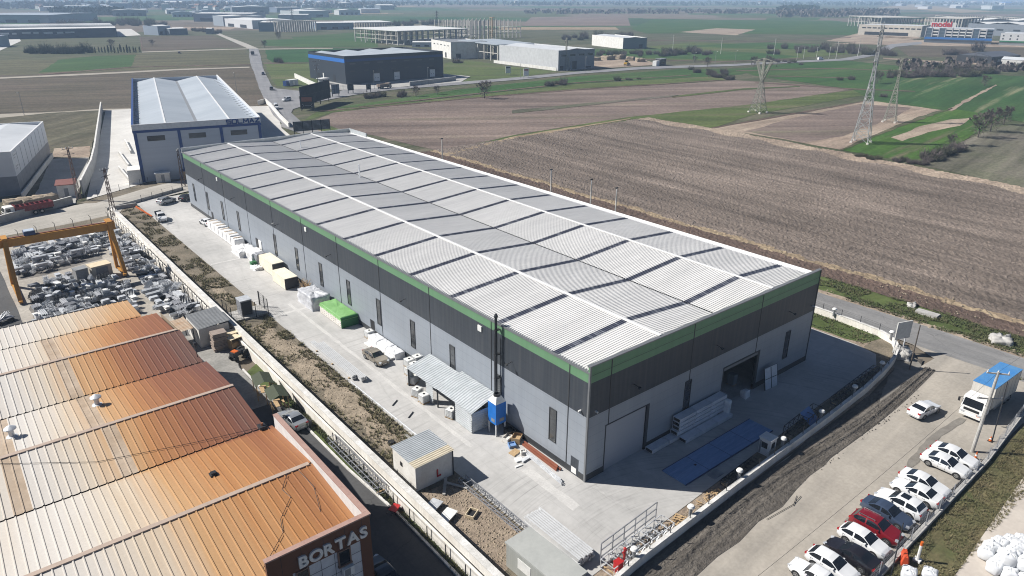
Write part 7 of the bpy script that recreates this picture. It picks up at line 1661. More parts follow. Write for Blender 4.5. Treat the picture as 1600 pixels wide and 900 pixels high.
houses(30, 600, 1350, 0.5, 7, 'tiny pale house in the blue distance at the top middle', 'houses in the top middle distance')
HH = []
for w, d, h, wc, rc in ((55, 38, 11, 'office_white', 'white'), (70, 45, 13, 'hall_wall', 'white'), (40, 30, 9, 'office_frame', 'roof_bluegrey'), (36, 60, 12, 'office_white', 'roof_bluegrey')):
    mb = MB(); mb.mi(0).b6(-w / 2, w / 2, -d / 2, d / 2, 0, h); mb.mi(1).yprism([(-w / 2 - .5, h), (w / 2 + .5, h), (0, h + 2.5)], -d / 2 - .5, d / 2 + .5); mb.mi(2)
    for k in range(4): mb.b6(-w * .4 + k * w * .22, -w * .4 + k * w * .22 + w * .1, -d / 2 - .2, -d / 2, .2, h * .5)
    HH.append(mb.mesh('distant_shed', [bpy.data.materials[wc], bpy.data.materials.get(rc) or M[rc], M['dark']]))
for n_, x0, x1, y0, y1, lab, grp in ((34, 190, 620, 6, 26, 'small hazy works hall of the estate spread across the far left', 'works halls of the hazy estate'), (12, 1400, 1620, 5, 15, 'small hazy works hall among the far village, top right', 'works halls by the far village'), (9, 0, 180, 4, 15, 'small hazy works hall on the far slope, top left corner', 'works halls of the top left slope')):
    for _ in range(n_):
        p = P(r7.uniform(x0, x1), r7.uniform(y0, y1)); inst(HH[r7.randrange(4)], 'distant_shed', lab, 'hall', (p.x, p.y, -.2), R(r7.choice((-14, 76, -8))), grp, r7.uniform(.6, 1.2))
a_ = P(1570, 8); t = hall('distant_hall', 'far hall with a vivid blue roof at the top right', (a_.x, a_.y), 60, 40, 14, angpx((1560, 8), (1580, 8)), M['white_wall'], plain('vivid_blue_roof', (.03, .22, .62), .5), 'hall', -1, 1, 5, 'x')
# scrap and rubble heaps in the works yard and plots
for k, q in enumerate(((950, 93, 9, 7, 2.6), (968, 92, 10, 6, 3.0), (985, 94, 8, 6, 2.4), (1000, 96, 9, 6, 2.2), (930, 94, 8, 6, 2.0), (842, 91, 0, 0, 0))):
    if q[2]: inst(lumpy(q[2], q[3], q[4], 90 + k, .7, 10, 8, 4, .5).mesh('rubble_heap', M['sand'], True), 'rubble_heap', 'tan rubble heap in the works yard beyond the side road', 'rubble heap', P(q[0], q[1]), .3 * k, 'rubble heaps in the works yard')
a_ = P(1031, 102); t = thing('site_office', 'small black site office on the side road beyond the works yard', 'office', a_, .2); MB().b6(-3, 5, -2, 2, 0, 4.2).build('wall', M['black'], t); MB().b6(-3.3, 5.3, -2.3, 2.3, 4.2, 4.5).build('roof', M['grey'], t); MB().b6(-8, -3.4, -1.5, 1.5, 0, 3.4).build('white_unit', M['white'], t); MB().b6(-1, 2, -2.05, -2, 1, 3).build('window', M['pane'], t)
# ------------------------------------------------------------------ vegetation
def twigmesh(name, seed, w, h, n, m_, th=.05, tall=False):
    """leafless bush: forked thin stems filling a rough dome"""
    r = random.Random(seed); mb = MB()
    for k in range(n):
        a = r.uniform(0, 2 * PI); rr = math.sqrt(r.random()) * w * .42
        b0 = Vector((math.cos(a) * rr, math.sin(a) * rr * .8, 0)); hh = h * (1.05 - 1.5 * (rr / w) ** 2 * 2.4) * r.uniform(.55, 1.0)
        p = b0; d = Vector((math.cos(a) * r.uniform(0, .6) * w / h, math.sin(a) * r.uniform(0, .6) * w / h, 1)); d.normalize()
        t = th
        for s in range(4):
            q = p + (d + Vector((r.uniform(-.5, .5), r.uniform(-.5, .5), r.uniform(-.2, .3)))).normalized() * hh / 3.6
            x = Vector((r.uniform(-1, 1), r.uniform(-1, 1), r.uniform(-.3, .3))).normalized() * t
            mb.face([p - x, p + x, q + x * .6, q - x * .6])
            for f in range(2 if s else 1):
                e = q + Vector((r.uniform(-1, 1), r.uniform(-1, 1), r.uniform(.0, 1))).normalized() * hh * .22
                y = Vector((r.uniform(-1, 1), r.uniform(-1, 1), r.uniform(-.4, .4))).normalized() * t * .55
                mb.face([q - y, q + y, e + y * .4, e - y * .4])
            p = q; t *= .75
    return mb.mesh(name, m_, fix=False)
BM = [twigmesh('bush', 20 + k, 3.2, 2.2, 150, M['twig'] if k % 3 else M['twig_olive'], .085) for k in range(6)]
def bushes(pts, lab, group, smin=.7, smax=1.3, name='bare_bush', cat='bush', ms=None, z=-.2):
    for q in pts:
        p = P(q[0], q[1]); s = (q[2] if len(q) > 2 else 1) * rnd.uniform(smin, smax)
        inst(rnd.choice(ms or BM), name, lab, cat, (p.x, p.y, z), rnd.uniform(0, 6.28), group, (s * rnd.uniform(.8, 1.25), s, s * rnd.uniform(.65, 1.2)))
def line(a, b, n, jx=3, jy=1, s=1.0):
    return [(a[0] + (b[0] - a[0]) * (i + .5) / n + rnd.uniform(-jx, jx), a[1] + (b[1] - a[1]) * (i + .5) / n + rnd.uniform(-jy, jy), s) for i in range(n)]
bushes(line((1448, 252), (1500, 233), 20, 2, 1.5, 1.35), 'leafless grey bush in the dense hedge between bright wheat and grey stubble', 'hedge bushes beside the bright wheat')
bushes(line((1395, 250), (1448, 256), 10, 4, 2, .7), 'low grey bush along the edge of the ploughed field below the bright wheat', 'low bushes at the ploughed field edge')
bushes(line((1340, 243), (1375, 250), 5, 3, 1.5, .7), 'dull green low bush at the near end of the bright wheat', 'low bushes at the near end of the wheat', ms=[BM[0], BM[3]])
bushes(line((1385, 121), (1560, 116), 26, 6, 2.5, 2.2), 'grey brown bush of the wide thicket behind the striped wheat', 'thicket behind the striped wheat')
bushes(line((1480, 112), (1600, 108), 16, 8, 3, 2.4), 'grey bush of the far thicket below the white shed', 'thicket below the white shed')
bushes(line((1320, 78), (1400, 88), 10, 8, 4, 3.2), 'dusky bush near the bend of the far road behind the pylon', 'bushes at the bend of the far road')
bushes(line((1478, 86), (1510, 86), 6, 3, 1.5, 3.0), 'dark bush in the clump below the glass office', 'dark clump below the glass office')
bushes([(1527, 80, 4.2)], 'single round dark bush standing below the glass office', None, 1, 1)
bushes(line((1500, 92), (1540, 98), 8, 5, 2, 2.4), 'grey bush between the dark shed and the far track', 'bushes beside the dark shed')
bushes(line((1040, 84), (1110, 83), 12, 7, 3, 2.6), 'far grey bush beyond the side road, left of the wind poles', 'far bushes beyond the side road')
bushes(line((935, 85), (1060, 87), 18, 8, 2, 2.0), 'dark low bush of the long row behind the works yard', 'row of bushes behind the works yard')
bushes(line((1200, 80), (1330, 78), 14, 12, 5, 2.6), 'hazy bush scattered over the far fields right of centre', 'scattered far bushes')
bushes(line((880, 62), (985, 55), 14, 10, 2, 3.2), 'dusky bush in the scrub around the lone white hall', 'scrub around the lone white hall')
bushes(line((1070, 110), (1140, 117), 7, 8, 3, 1.7), 'bush on the green slope just below the side road', 'bushes below the side road')
bushes(line((1112, 118), (1146, 125), 8, 3, 1, 1.5), 'low bush at the tip of the tilled soil', 'bushes at the tip of the tilled field')
bushes(line((855, 134), (885, 130), 5, 4, 1.5, 1.4), 'low dark bush in the dip between the two green strips', 'bushes in the green strips')
bushes(line((965, 127), (1000, 122), 4, 6, 1, 1.2), 'faint bush on the line between the two green strips', 'faint bushes between the strips')
bushes([(712, 98, 2.4), (718, 98, 2.0)], 'dark bush on the grass right of the dark building', 'bushes right of the dark building')
bushes(line((560, 152), (640, 150), 6, 10, 1.5, 1.1), 'low bush on the grass strip along the side road', 'bushes on the side road verge')
bushes(line((430, 97), (440, 98), 4, 4, .6, 1.5), 'low bush at the edge of the deep green field', 'bushes at the deep green field')
bushes([(1448, 112, 2.2), (1312, 125, 1.5), (1330, 124, 1.5), (1380, 151, 1.6)], 'small lone bush in the green fields around the two pylons', 'lone bushes around the pylons')
bushes(line((1180, 94), (1260, 100), 8, 12, 2, 1.5), 'dark bush along the lower edge of the side road', 'bushes along the lower road edge')
bushes(line((40, 83), (140, 82), 26, 4, 2, 2.6), 'dark bush in the ragged row before the navy warehouse', 'ragged row before the navy warehouse', ms=[twigmesh('dark_bush', 60 + k, 2.6, 2.6, 90, M['evergreen'], .08) for k in range(2)])
bushes(line((95, 38), (260, 40), 30, 8, 2, 4.0), 'hazy bush of the brown scrub behind the navy warehouse', 'scrub behind the navy warehouse')
bushes(line((300, 47), (345, 52), 12, 4, 1.0, 2.2), 'street bush along the far road through the estate', 'bushes along the estate road')
bushes(line((600, 40), (690, 36), 14, 12, 2, 3.4), 'hazy bush on the plain left of the concrete skeleton', 'hazy bushes on the plain')
def treemesh(seed, h, n, m_, spread=.55, th=.2):
    """bare tree: (trunk mesh, crown mesh)"""
    r = random.Random(seed); tm = MB(); cm = MB()
    tm.tube((0, 0, -.2), (0, 0, h * .32), th, 7, th * .7)
    def grow(p, d, l, t, lev):
        q = p + d * l
        (tm if lev < 2 else cm).tube(p, q, max(t, .035), 5 if lev < 2 else 3, max(.03, t * .65), cap=False)
        if lev >= 4: return
        for _ in range(3 if lev < 3 else n):
            e = (d + Vector((r.uniform(-1, 1), r.uniform(-1, 1), r.uniform(-.25, .7))) * spread * 1.35).normalized()
            grow(q if r.random() < .6 else p + d * l * .7, e, l * r.uniform(.6, .85), t * .6, lev + 1)
    for k in range(4):
        a = k * PI / 2 + r.uniform(-.4, .4); grow(Vector((0, 0, h * r.uniform(.2, .32))), Vector((math.cos(a) * .6, math.sin(a) * .6, .8)).normalized(), h * .24, th * .55, 0)
    c0 = Vector((0, 0, h * .36))
    for k in range(420):
        d = Vector((r.gauss(0, 1), r.gauss(0, 1), r.gauss(.35, .9))).normalized(); R_ = h * .5 * (.8 + .35 * mnoise.noise(d * 1.7 + Vector((seed, 0, 0))))
        p = c0 + d * R_ * r.uniform(.25, .8); q = p + (d + Vector((r.uniform(-.6, .6), r.uniform(-.6, .6), r.uniform(-.2, .6)))).normalized() * R_ * r.uniform(.2, .36)
        y = Vector((r.uniform(-1, 1), r.uniform(-1, 1), r.uniform(-1, 1))).normalized() * .05
        cm.face([p - y, p + y, q + y * .3, q - y * .3])
    return tm.mesh('trunk', M['bark'], True, False), cm.mesh('crown', m_, False, False)
TM = [treemesh(3, 7, 7, M['twig']), treemesh(5, 7, 7, M['twig']), treemesh(8, 7, 8, M['twig'])]
def tree(q, hgt, lab, v=0, group=None):
    p = P(*q); t = thing('bare_tree', lab, 'tree', (p.x, p.y, -.15), rnd.uniform(0, 6), group); s = hgt / 7
    t.scale = (s, s, s)
    for nm, me in zip(('trunk', 'crown'), TM[v]):
        o = bpy.data.objects.new(nm, me); col.objects.link(o); o.parent = t
for q, h, lab, v in [((757, 153), 9, 'bare tree with a spreading crown on the green strip by the ploughed field', 0), ((650, 150), 5.5, 'small bare tree on the verge left of the dump truck road', 1), ((683, 147), 4.5, 'smaller faint bare tree midway along the green strip', 2), ((497, 96), 9, 'bare tree at the left corner of the dark building', 1), ((1528, 214), 9.5, 'large rounded bare tree, nearest of three in the hedge by the grey stubble', 0), ((1547, 205), 9, 'rounded bare tree, middle of three in the hedge by the grey stubble', 2), ((1568, 194), 8, 'rounded bare tree, farthest of three in the hedge by the grey stubble', 1), ((1485, 229), 4.5, 'small bare tree rising from the dense hedge', 2), ((1370, 130), 8, 'dark bare tree behind the tall pylon', 0), ((1538, 134), 6.5, 'lone bare tree at the end of the field ditch', 1), ((1178, 104), 8, 'dark bare tree beside the lower road at the small pylon', 1), ((1205, 103), 6, 'second dark bare tree beside the lower road at the small pylon', 2), ((1200, 98), 6, 'bare tree touching the side road right of the pylon', 0), ((1105, 104), 7, 'bare tree under the side road, left of the small pylon', 2), ((1107, 120), 5.5, 'bare tree by the tip of the tilled field', 0), ((175, 74), 8, 'lone bare tree on the fallow plot before the navy warehouse', 1), ((238, 71), 6, 'lone tiny tree on the grey tilled plot', 0), ((436, 62), 9, 'bare tree beside the far crossing field', 2), ((413, 74), 7, 'dark tree at the far road crossing', 1), ((1085, 97), 5, 'bare tree beside the black site office', 1)]:
    tree(q, h, lab, v)
cyp = MB()
for k in range(220):
    z = rnd.uniform(.2, 5); w = .75 * math.sin(min(1, z / 1.2) * PI / 2) * (1 - (z / 5.4) ** 2); a = rnd.uniform(0, 6.28)
    c = Vector((math.cos(a) * w * rnd.uniform(.5, 1), math.sin(a) * w * rnd.uniform(.5, 1), z)); d = Vector((rnd.uniform(-.3, .3), rnd.uniform(-.3, .3), .45)); e = Vector((rnd.uniform(-1, 1), rnd.uniform(-1, 1), 0)).normalized() * .16
    cyp.face([c - e, c + e, c + d + e * .3, c + d - e * .3])
cme = cyp.mesh('young_conifer', M['evergreen'], fix=False)
for k in range(16):
    p = P(145 + k * 4.9 + rnd.uniform(-1, 1), 82.5 + rnd.uniform(-.6, .6)); inst(cme, 'young_conifer', 'small dark conifer in the row at the edge of the fallow plot', 'conifer', (p.x, p.y, -.15), rnd.uniform(0, 6), 'row of small conifers', rnd.uniform(.8, 1.3))
# woods far away: one mass each
def wood(name, x0, x1, y0, y1, n, h, m_, lab):
    mb = MB()
    for _ in range(n):
        p = P(rnd.uniform(x0, x1), rnd.uniform(y0, y1)); s = h * rnd.uniform(.6, 1.2)
        for k in range(9):
            a = rnd.uniform(0, 6.28); w = s * .55; z = rnd.uniform(.1, 1) * s; c = Vector((p.x + math.cos(a) * w * rnd.random(), p.y + math.sin(a) * w * rnd.random(), z))
            e = Vector((rnd.uniform(-1, 1), rnd.uniform(-1, 1), rnd.uniform(-.3, .3))).normalized() * s * .35; f = Vector((rnd.uniform(-.6, .6), rnd.uniform(-.6, .6), 1)).normalized() * s * .35
            mb.face([c - e - f * .5, c + e - f * .4, c + e * .6 + f, c - e * .5 + f * .8])
    o = mb.build(name, m_, fix=False); o['kind'] = 'stuff'; tag(o, lab, 'wood'); return o
wood('wood', 1215, 1400, 20, 27, 420, 11, M['twig'], 'brown wood on the far plain to the right of centre')
wood('wood', 1215, 1280, 16, 19, 130, 14, M['evergreen'], 'dark pine wood at the back of the far brown wood')
wood('wood', 80, 200, 22, 24, 160, 12, M['evergreen'], 'long dark wood band behind the pale grey hall')
wood('wood', 820, 1250, 17, 22, 420, 7, M['twig'], 'thin brown scrub wood across the far plain')
wood('wood', -60, 620, 8, 14, 700, 13, M['twig'], 'hazy brown woodland on the far left slope')
wood('wood', 560, 1600, 4, 9, 900, 11, M['evergreen'], 'blue hazy tree belts on the horizon plain')
wood('wood', 1400, 1640, 100, 112, 120, 4, M['twig'], 'brown scrub spread right of the curving road')
# weeds, grass tufts and stones: uncountable
def tufts(name, regions, m_, lab, hmin=.15, hmax=.5, th=.03):
    mb = MB()
    for (x0, x1, y0, y1, n, cl) in regions:
        for _ in range(n):
            x, y = rnd.uniform(x0, x1), rnd.uniform(y0, y1)
            if mnoise.noise(Vector((x * .35, y * .35, 3.3))) < cl: continue
            for b_ in range(6):
                a = rnd.uniform(0, 6.28); l = rnd.uniform(hmin, hmax); d = Vector((math.cos(a) * l * .8, math.sin(a) * l * .8, l)); s = Vector((-math.sin(a), math.cos(a), 0)) * th; o = Vector((x + rnd.uniform(-.1, .1), y + rnd.uniform(-.1, .1), -.03))
                mb.face([o - s, o + s, o + d])
    o = mb.build(name, m_, fix=False); o['kind'] = 'stuff'; tag(o, lab, 'weeds'); return o
M['weed'] = mat('weed_leaves', (.15, .145, .075), (.22, .19, .11), sc=.6, rough=.9)
M['grass'] = mat('grass_blades', (.075, .10, .036), (.13, .12, .06), sc=.4, rough=.9)
M['dry'] = mat('dry_grass_blades', (.20, .165, .09), (.12, .12, .05), sc=.5, rough=.9)
tufts('weeds', [(-15.4, -9.6, 62, 136, 4200, .0), (-15.4, -9.5, 44, 62, 500, .05), (-10.9, -9.4, 14, 60, 1100, -.2), (-13.2, -10.5, 16, 58, 500, .12), (-15.2, -13.4, 14, 60, 900, -.2), (-14, -10, 14.2, 17.5, 160, -.4), (-17.5, -16.9, 20, 45, 120, 0)], M['weed'], 'grey green weeds growing over the planting strip', .12, .42, .05)
tufts('grass_tufts', [(66.6, 73.6, -25, 40, 5200, -.2), (66.6, 73.6, 40, 130, 1600, -.2), (-17.4, -16.5, -10, 40, 1300, -.5), (53, 57.6, -3, 20, 700, -.2), (59, 70, -26, -20, 600, -.1)], M['grass'], 'green grass tufts on the verges', .12, .4, .045)
tufts('dry_grass', [(5, 75, -29, -25.2, 6500, -.25)], M['dry'], 'dry rough grass behind the parked cars', .08, .26, .03)
def stones(name, regions, m_, lab, smin, smax):
    mb = MB()
    for (x0, x1, y0, y1, n, zz) in regions:
        for _ in range(n):
            x, y = rnd.uniform(x0, x1), rnd.uniform(y0, y1); s = smin + (smax - smin) * rnd.random() ** 3
            pts = [Vector((math.cos(k * 1.26) * s * rnd.uniform(.6, 1), math.sin(k * 1.26) * s * rnd.uniform(.6, 1), 0)) for k in range(5)]; t = Vector((x, y, zz + s * rnd.uniform(.4, .8)))
            for k in range(5): mb.face([Vector((x, y, zz)) + pts[k], Vector((x, y, zz)) + pts[(k + 1) % 5], t])
    o = mb.build(name, m_, fix=False); o['kind'] = 'stuff'; tag(o, lab, 'stones'); return o
stones('stones', [(-14, -9.8, -4, 8.5, 1500, -.02), (-13.4, -9.9, 16, 58, 1900, -.02), (-15, -9.5, 60, 130, 700, -.02), (-6, 12, -10.8, -9.3, 420, -.02)], M['sand'], 'small pale stones and clods in the planting strips', .04, .2)
stones('mud_clods', [(-8, 46, -14.2, -11.4, 900, 0), (0, 50, -12.6, -11.6, 300, 0)], M['mud'], 'dark mud clods along the foot of the front wall', .03, .14)
stones('field_stones', [(66, 68.5, -25, 100, 500, -.05), (74, 82, -20, 10, 200, .1)], M['sand'], 'pale stones along the shoulder of the asphalt road', .05, .3)
for k, (q, w, d, h) in enumerate((((1408, 556), 2.6, 1.8, .9), ((1563, 533), 2.8, 2.4, .7), ((1424, 478), 1.4, 1.0, .4))):
    p = P(*q); inst(lumpy(w, d, h, 130 + k, .4, 9, 7, 3, .6).mesh('rubble_heap', M['concrete'], True), 'rubble_heap', ('grey rubble heap behind the leaning sign on the front wall corner', 'pale stone heap on the grass verge at the right edge', 'small pale stone heap on the verge near the concrete slab')[k], 'rubble heap', p, .4)
p = P(1449, 491); t = thing('concrete_slab', 'pale concrete slab lying on the grass verge beyond the asphalt road', 'slab', p, R(92)); MB().b6(-1.6, 1.6, -.7, .7, 0, .35).build('slab', M['concrete'], t); MB().b6(-1.7, 1.7, -.8, .8, -.1, 0).build('base', M['concrete'], t)

# ------------------------------------------------------------------ pylons, poles, signs
def pylon(q, h, bw_, lab, arms, m_, rz=0.3, neck=.62):
    p = P(*q); t = thing('pylon', lab, 'pylon', p, rz)
    prof = lambda z: bw_ / 2 * (1 - .84 * min(1, z / (h * neck)) ** .9) if z < h * neck else bw_ / 2 * .16
    mb = MB(); n = 11; zs = [h * (1 - (1 - i / n) ** 1.15) for i in range(n + 1)]; r_ = .11 if h > 30 else .09
    C4 = ((-1, -1), (1, -1), (1, 1), (-1, 1))
    for z0, z1 in zip(zs[:-1], zs[1:]):
        a, c = prof(z0), prof(z1)
        for k in range(4):
            s, u = C4[k], C4[(k + 1) % 4]
            mb.bar((s[0] * a, s[1] * a, z0), (s[0] * c, s[1] * c, z1), r_ * 2)
            mb.bar((s[0] * a, s[1] * a, z0), (u[0] * c, u[1] * c, z1), r_ * 1.1); mb.bar((u[0] * a, u[1] * a, z0), (s[0] * c, s[1] * c, z1), r_ * 1.1)
            mb.bar((s[0] * c, s[1] * c, z1), (u[0] * c, u[1] * c, z1), r_)
            zm, am = (z0 + z1) / 2, (a + c) / 2
            if z0 < h * .5: mb.bar((s[0] * am, s[1] * am, zm), (u[0] * am, u[1] * am, zm), r_ * .9)
    mb.build('lattice_body', m_, t)
    for z, w in arms:
        am = MB(); b_ = prof(z * h) + .05; zz = z * h
        for s in (1, -1):
            for y in (-b_, b_):
                am.bar((s * b_, y, zz), (s * w, 0, zz + .1), r_ * 1.3); am.bar((s * b_, y, zz + 1.3), (s * w, 0, zz + .1), r_ * 1.1)
                am.bar((s * (b_ + w) / 2, y / 2, zz + .05), (s * (b_ + w) / 2.6, y / 2, zz + .9), r_)
        arm = am.build('crossarm', m_, t)
        im = MB()
        for s in (1, -1): im.tube((s * (w - .1), 0, zz + .05), (s * (w - .1), 0, zz - 1.5), .09, 6)
        im.build('insulator', M['dark'], arm)
    me = MB().b6(-.36, .36, -.36, .36, -.3, .4).mesh('footing', M['conc_white'])
    for s in C4: o = bpy.data.objects.new('footing', me); col.objects.link(o); o.parent = t; o.location = (s[0] * bw_ / 2, s[1] * bw_ / 2, 0)
    return t
M['pylon'] = plain('pylon_zinc', (.46, .47, .47), .5, .35)
M['pylon2'] = plain('pylon_weathered', (.34, .34, .29), .6, .2)
pylon((1345, 222), 37.5, 5.2, 'tall grey lattice pylon on the pale soil, right of centre', ((.70, 3.4), (.82, 3.0), (.95, 2.6)), M['pylon'], .25)
pylon((1390, 190), 24, 4.4, 'shorter olive lattice pylon behind the tall one on the pale soil', ((.82, 2.4), (.95, 2.0)), M['pylon2'], .25)
t = pylon((1184, 175), 22, 5.4, 'stubby lattice pylon with a wide crosspiece on the fallow strip', ((.93, 6.0),), M['pylon2'], angpx((1150, 92), (1200, 96)), .6)
mb = MB()
for s in (1, -1):
    for y in (-.3, .3):
        mb.bar((s * .3, y, 12.6), (s * 3.6, y, 20.4), .22); mb.bar((s * .1, y, 14.4), (s * 2.9, y, 20.4), .15)
    for k in range(6): mb.bar((s * (.3 + .55 * k), -.3, 12.6 + 1.3 * k), (s * (.5 + .5 * k), .3, 13.6 + 1.2 * k), .12)
mb.build('head_frame', M['pylon2'], t)
pylon((683, 45), 24, 6, 'dark far pylon above the white roofed concrete frame', ((.6, 4), (.75, 4.6), (.9, 4)), M['dark'], .3)
pylon((457, 32), 22, 6, 'dark far pylon in the hazy estate', ((.6, 4), (.75, 4.6), (.9, 4)), M['dark'], .3)
pylon((352, 30), 18, 5, 'faint far pylon at the back of the hazy estate', ((.7, 4), (.9, 4)), M['dark'], .3)
pylon((884, 109), 20, 4.5, 'lattice mast in front of the grey windowed hall', ((.9, 1.6),), M['pylon2'], .3)
pylon((1546, 20), 30, 6, 'faint dark pylon against the far village', ((.6, 5), (.75, 6), (.9, 5)), M['dark'], .3)
def mast(q, h, lab, rz=.6):
    p = P(*q); t = thing('lattice_mast', lab, 'mast', p, rz); mb = MB(); n = 9
    for i in range(n):
        z0, z1 = h * i / n, h * (i + 1) / n; a, c = .42 - .28 * i / n, .42 - .28 * (i + 1) / n
        for sx_, sy_, ux, uy in ((-1, -1, 1, -1), (1, -1, 1, 1), (1, 1, -1, 1), (-1, 1, -1, -1)):
            mb.bar((sx_ * a, sy_ * a, z0), (sx_ * c, sy_ * c, z1), .09); mb.bar((sx_ * a, sy_ * a, z0), (ux * c, uy * c, z1), .06)
    mb.build('lattice_body', plain('rusty_mast', (.14, .095, .08), .7), t)
    am = MB()
    for z in (h - 1.6, h - .3): am.bar((-1.2, 0, z), (1.2, 0, z), .1)
    a_ = am.build('crossarm', M['dark'], t); im = MB()
    for x in (-1.1, -.4, .4, 1.1): im.tube((x, 0, h - .3), (x, 0, h + .15), .07, 6)
    im.build('insulator', M['white'], a_); return t
mast((180, 345), 11.5, 'rusty lattice mast standing at the end of the boundary wall beside the rear road')
mast((124, 312), 12.5, 'dark lattice mast standing in the shaded plot beside the long white wall', .2)
mast((287, 291), 9.5, 'rusty lattice mast on the bank before the pale blue trimmed building', 1.1)
def pole(q, top, lab, lean=None, r=.17, m_=None, arms=()):
    p = P(*q); t = thing('utility_pole', lab, 'pole', p); d = lean or (0, 0); h = top
    MB().tube((0, 0, -.2), (d[0], d[1], h), r, 10, r * .72).build('shaft', m_ or M['concrete'], t)
    for z, w, a in arms:
        c = Vector((d[0] * z / h, d[1] * z / h, z)); e = Vector((math.cos(a), math.sin(a), 0)) * w
        ar = MB().bar(c - e, c + e, .13, .13).build('crossarm', m_ or M['concrete'], t); im = MB()
        for s in (-.9, 0.0, .9): im.tube(c + e * s + Vector((0, 0, .06)), c + e * s + Vector((0, 0, .35)), .05, 6)
        im.build('insulator', M['white'], ar)
    return t
pole((1519, 705), 9.8, 'leaning pale concrete utility pole with crossarms beside the parked cars', (.35, -.15), .2, None, ((9.6, 1.1, R(-52)), (6.6, 1.25, R(-48))))
pole((1421, 577), 6.5, 'slim dark wooden pole on the gravel by the leaning sign', (0, 0), .1, M['bark'])
pole((1550, 690), 7.0, 'thin dark post leaning on the car park fence by the box truck', (1.2, .5), .07, M['dark'])
pole((1392, 900), 5.2, 'thin dark post in front of the dark red parked car', (.6, .3), .06, M['dark'])
pole((388, 133), 11, 'thin wooden power pole with stubby crossarms left of the dark building', None, .14, M['bark'], ((10.5, 1.5, .5), (9.0, 1.2, .5))) if False else pole((497, 134), 13, 'wooden power pole with several crossarms left of the dark building', None, .16, M['bark'], ((12.6, 2.6, .2), (10.5, 2.0, .2), (8.2, 1.4, .2)))
for q, h, lab in (((585, 139), 9, 'grey street lamp in front of the middle dock door of the dark building'), ((669, 132), 9, 'grey street lamp near the right dock door of the dark building'), ((370, 145), 9.5, 'street lamp beside the white edged roof of the lettered building'), ((38, 180), 9, 'street lamp on the dirt track at the left edge'), ((813, 121), 8, 'street lamp between the two roadside boards'), ((914, 112), 9, 'street lamp before the grey windowed hall'), ((1084, 103), 9, 'street lamp right of the black site office'), ((1117, 101), 9, 'street lamp halfway along the side road right of the site office'), ((1148, 100), 9, 'street lamp on the side road above the small pylon')):
    p = P(*q); t = thing('street_lamp', lab, 'street lamp', p, -.4); MB().tube((0, 0, -.2), (0, 0, h), .11, 7, .07).build('pole', M['grey'], t); MB().bar((0, 0, h), (0, -1.5, h + .2), .07).build('arm', M['grey'], t); MB().box((0, -1.8, h + .2), (.3, .8, .15)).build('lamp_head', M['white'], t)
for k, q in enumerate(((1051, 78), (1126, 84), (1209, 86), (1306, 92), (1340, 88), (1245, 93), (1255, 92), (1275, 93), (1295, 92))):
    p = P(*q); big = k < 5; t = thing('field_pole', 'pale pole standing in the far fields along the side road', 'pole', p, 0, 'pale poles along the side road'); MB().tube((0, 0, -.2), (0, 0, 13 if big else 9), .22 if big else .12, 6, .14).build('shaft', M['conc_top'], t); MB().b6(-.9, .9, -.08, .08, (12.6 if big else 8.7), (12.8 if big else 8.9)).build('crossarm', M['conc_top'], t)
for k, (q, h) in enumerate((((704, 254), 3.6), ((860, 306), 3.2), ((930, 322), 3.4), ((965, 334), 3.0))):
    p = P(q[0], q[1]); t = thing('marker_post', 'white concrete post between field and asphalt road, ' + ('farthest', 'second', 'third', 'nearest')[k] + ' above the warehouse roof edge', 'post', (68.5, p.y - 4, 0)); MB().tube((0, 0, -.3), (0, 0, h + 4.5), .16, 7, .12).build('shaft', M['conc_top'], t); MB().b6(-.35, .35, -.1, .1, h + 4.5, h + 4.75).build('crossarm', M['dark'], t)
# sign leaning at the wall corner
t = thing('billboard', 'pale billboard standing tilted at the bend of the front wall', 'billboard', (P(1404, 550).x, P(1404, 550).y, 0), R(-20)); mb = MB(); mb.box((0, 0, 3.4), (2.6, .14, 2.6)); mb.build('panel', mat('weathered_panel', (.60, .60, .58), (.48, .48, .46), sc=.6, mode='obj'), t); MB().b6(-.9, -.75, .08, .2, 0, 3.6).b6(.75, .9, .08, .2, 0, 3.6).build('post', M['galv'], t)
# billboards at the junction
def board(lab, a, c, z0, z1, m_, slat=True, face=None):
    A, C = P(*a), P(*c); d = C - A; L_ = d.length; rz = math.atan2(d.y, d.x); t = thing('billboard', lab, 'billboard', A, rz)
    MB().b6(0, L_, -.12, .12, z0, z1).build('panel', m_, t)
    if slat:
        mb = MB()
        for k in range(int(L_ / 1.3) + 1): mb.b6(k * 1.3 - .06, k * 1.3 + .06, -.2, -.12, z0, z1)
        for z in (z0 + .2, (z0 + z1) / 2, z1 - .2): mb.b6(0, L_, -.26, -.2, z - .08, z + .08)
        mb.build('frame', M['galv_dark'] if slat == 2 else M['dark'], t)
    mb = MB()
    for x in (L_ * .08, L_ * .92) if L_ < 9 else (L_ * .05, L_ * .35, L_ * .65, L_ * .95): mb.b6(x - .15, x + .15, .12, .4, 0, z1 - .2)
    mb.build('post', M['dark'], t); return t, L_
bk = plain('board_back', (.03, .032, .035), .7)
board('long dark back of an angled roadside billboard at the junction', (471, 172), (517, 158), 1.6, 9.5, bk)
t, L_ = board('black signboard with an orange panel and two white arrows at the junction', (470, 174), (492, 173.5), 1.0, 6.2, M['black'], False)
MB().b6(L_ * .12, L_ * .86, -.2, -.12, 4.0, 5.8).build('orange_panel', plain('dull_orange_sign', (.36, .12, .07), .6), t)
for s, x in ((1, .14), (-1, .86)):
    mb = MB(); mb.bar((L_ * x, -.17, 3.1), (L_ * x + s * .75, -.17, 2.4), .08, .3, up=(0, 1, 0)); mb.bar((L_ * x, -.17, 1.7), (L_ * x + s * .75, -.17, 2.4), .08, .3, up=(0, 1, 0)); mb.build('arrow', M['white'], t)
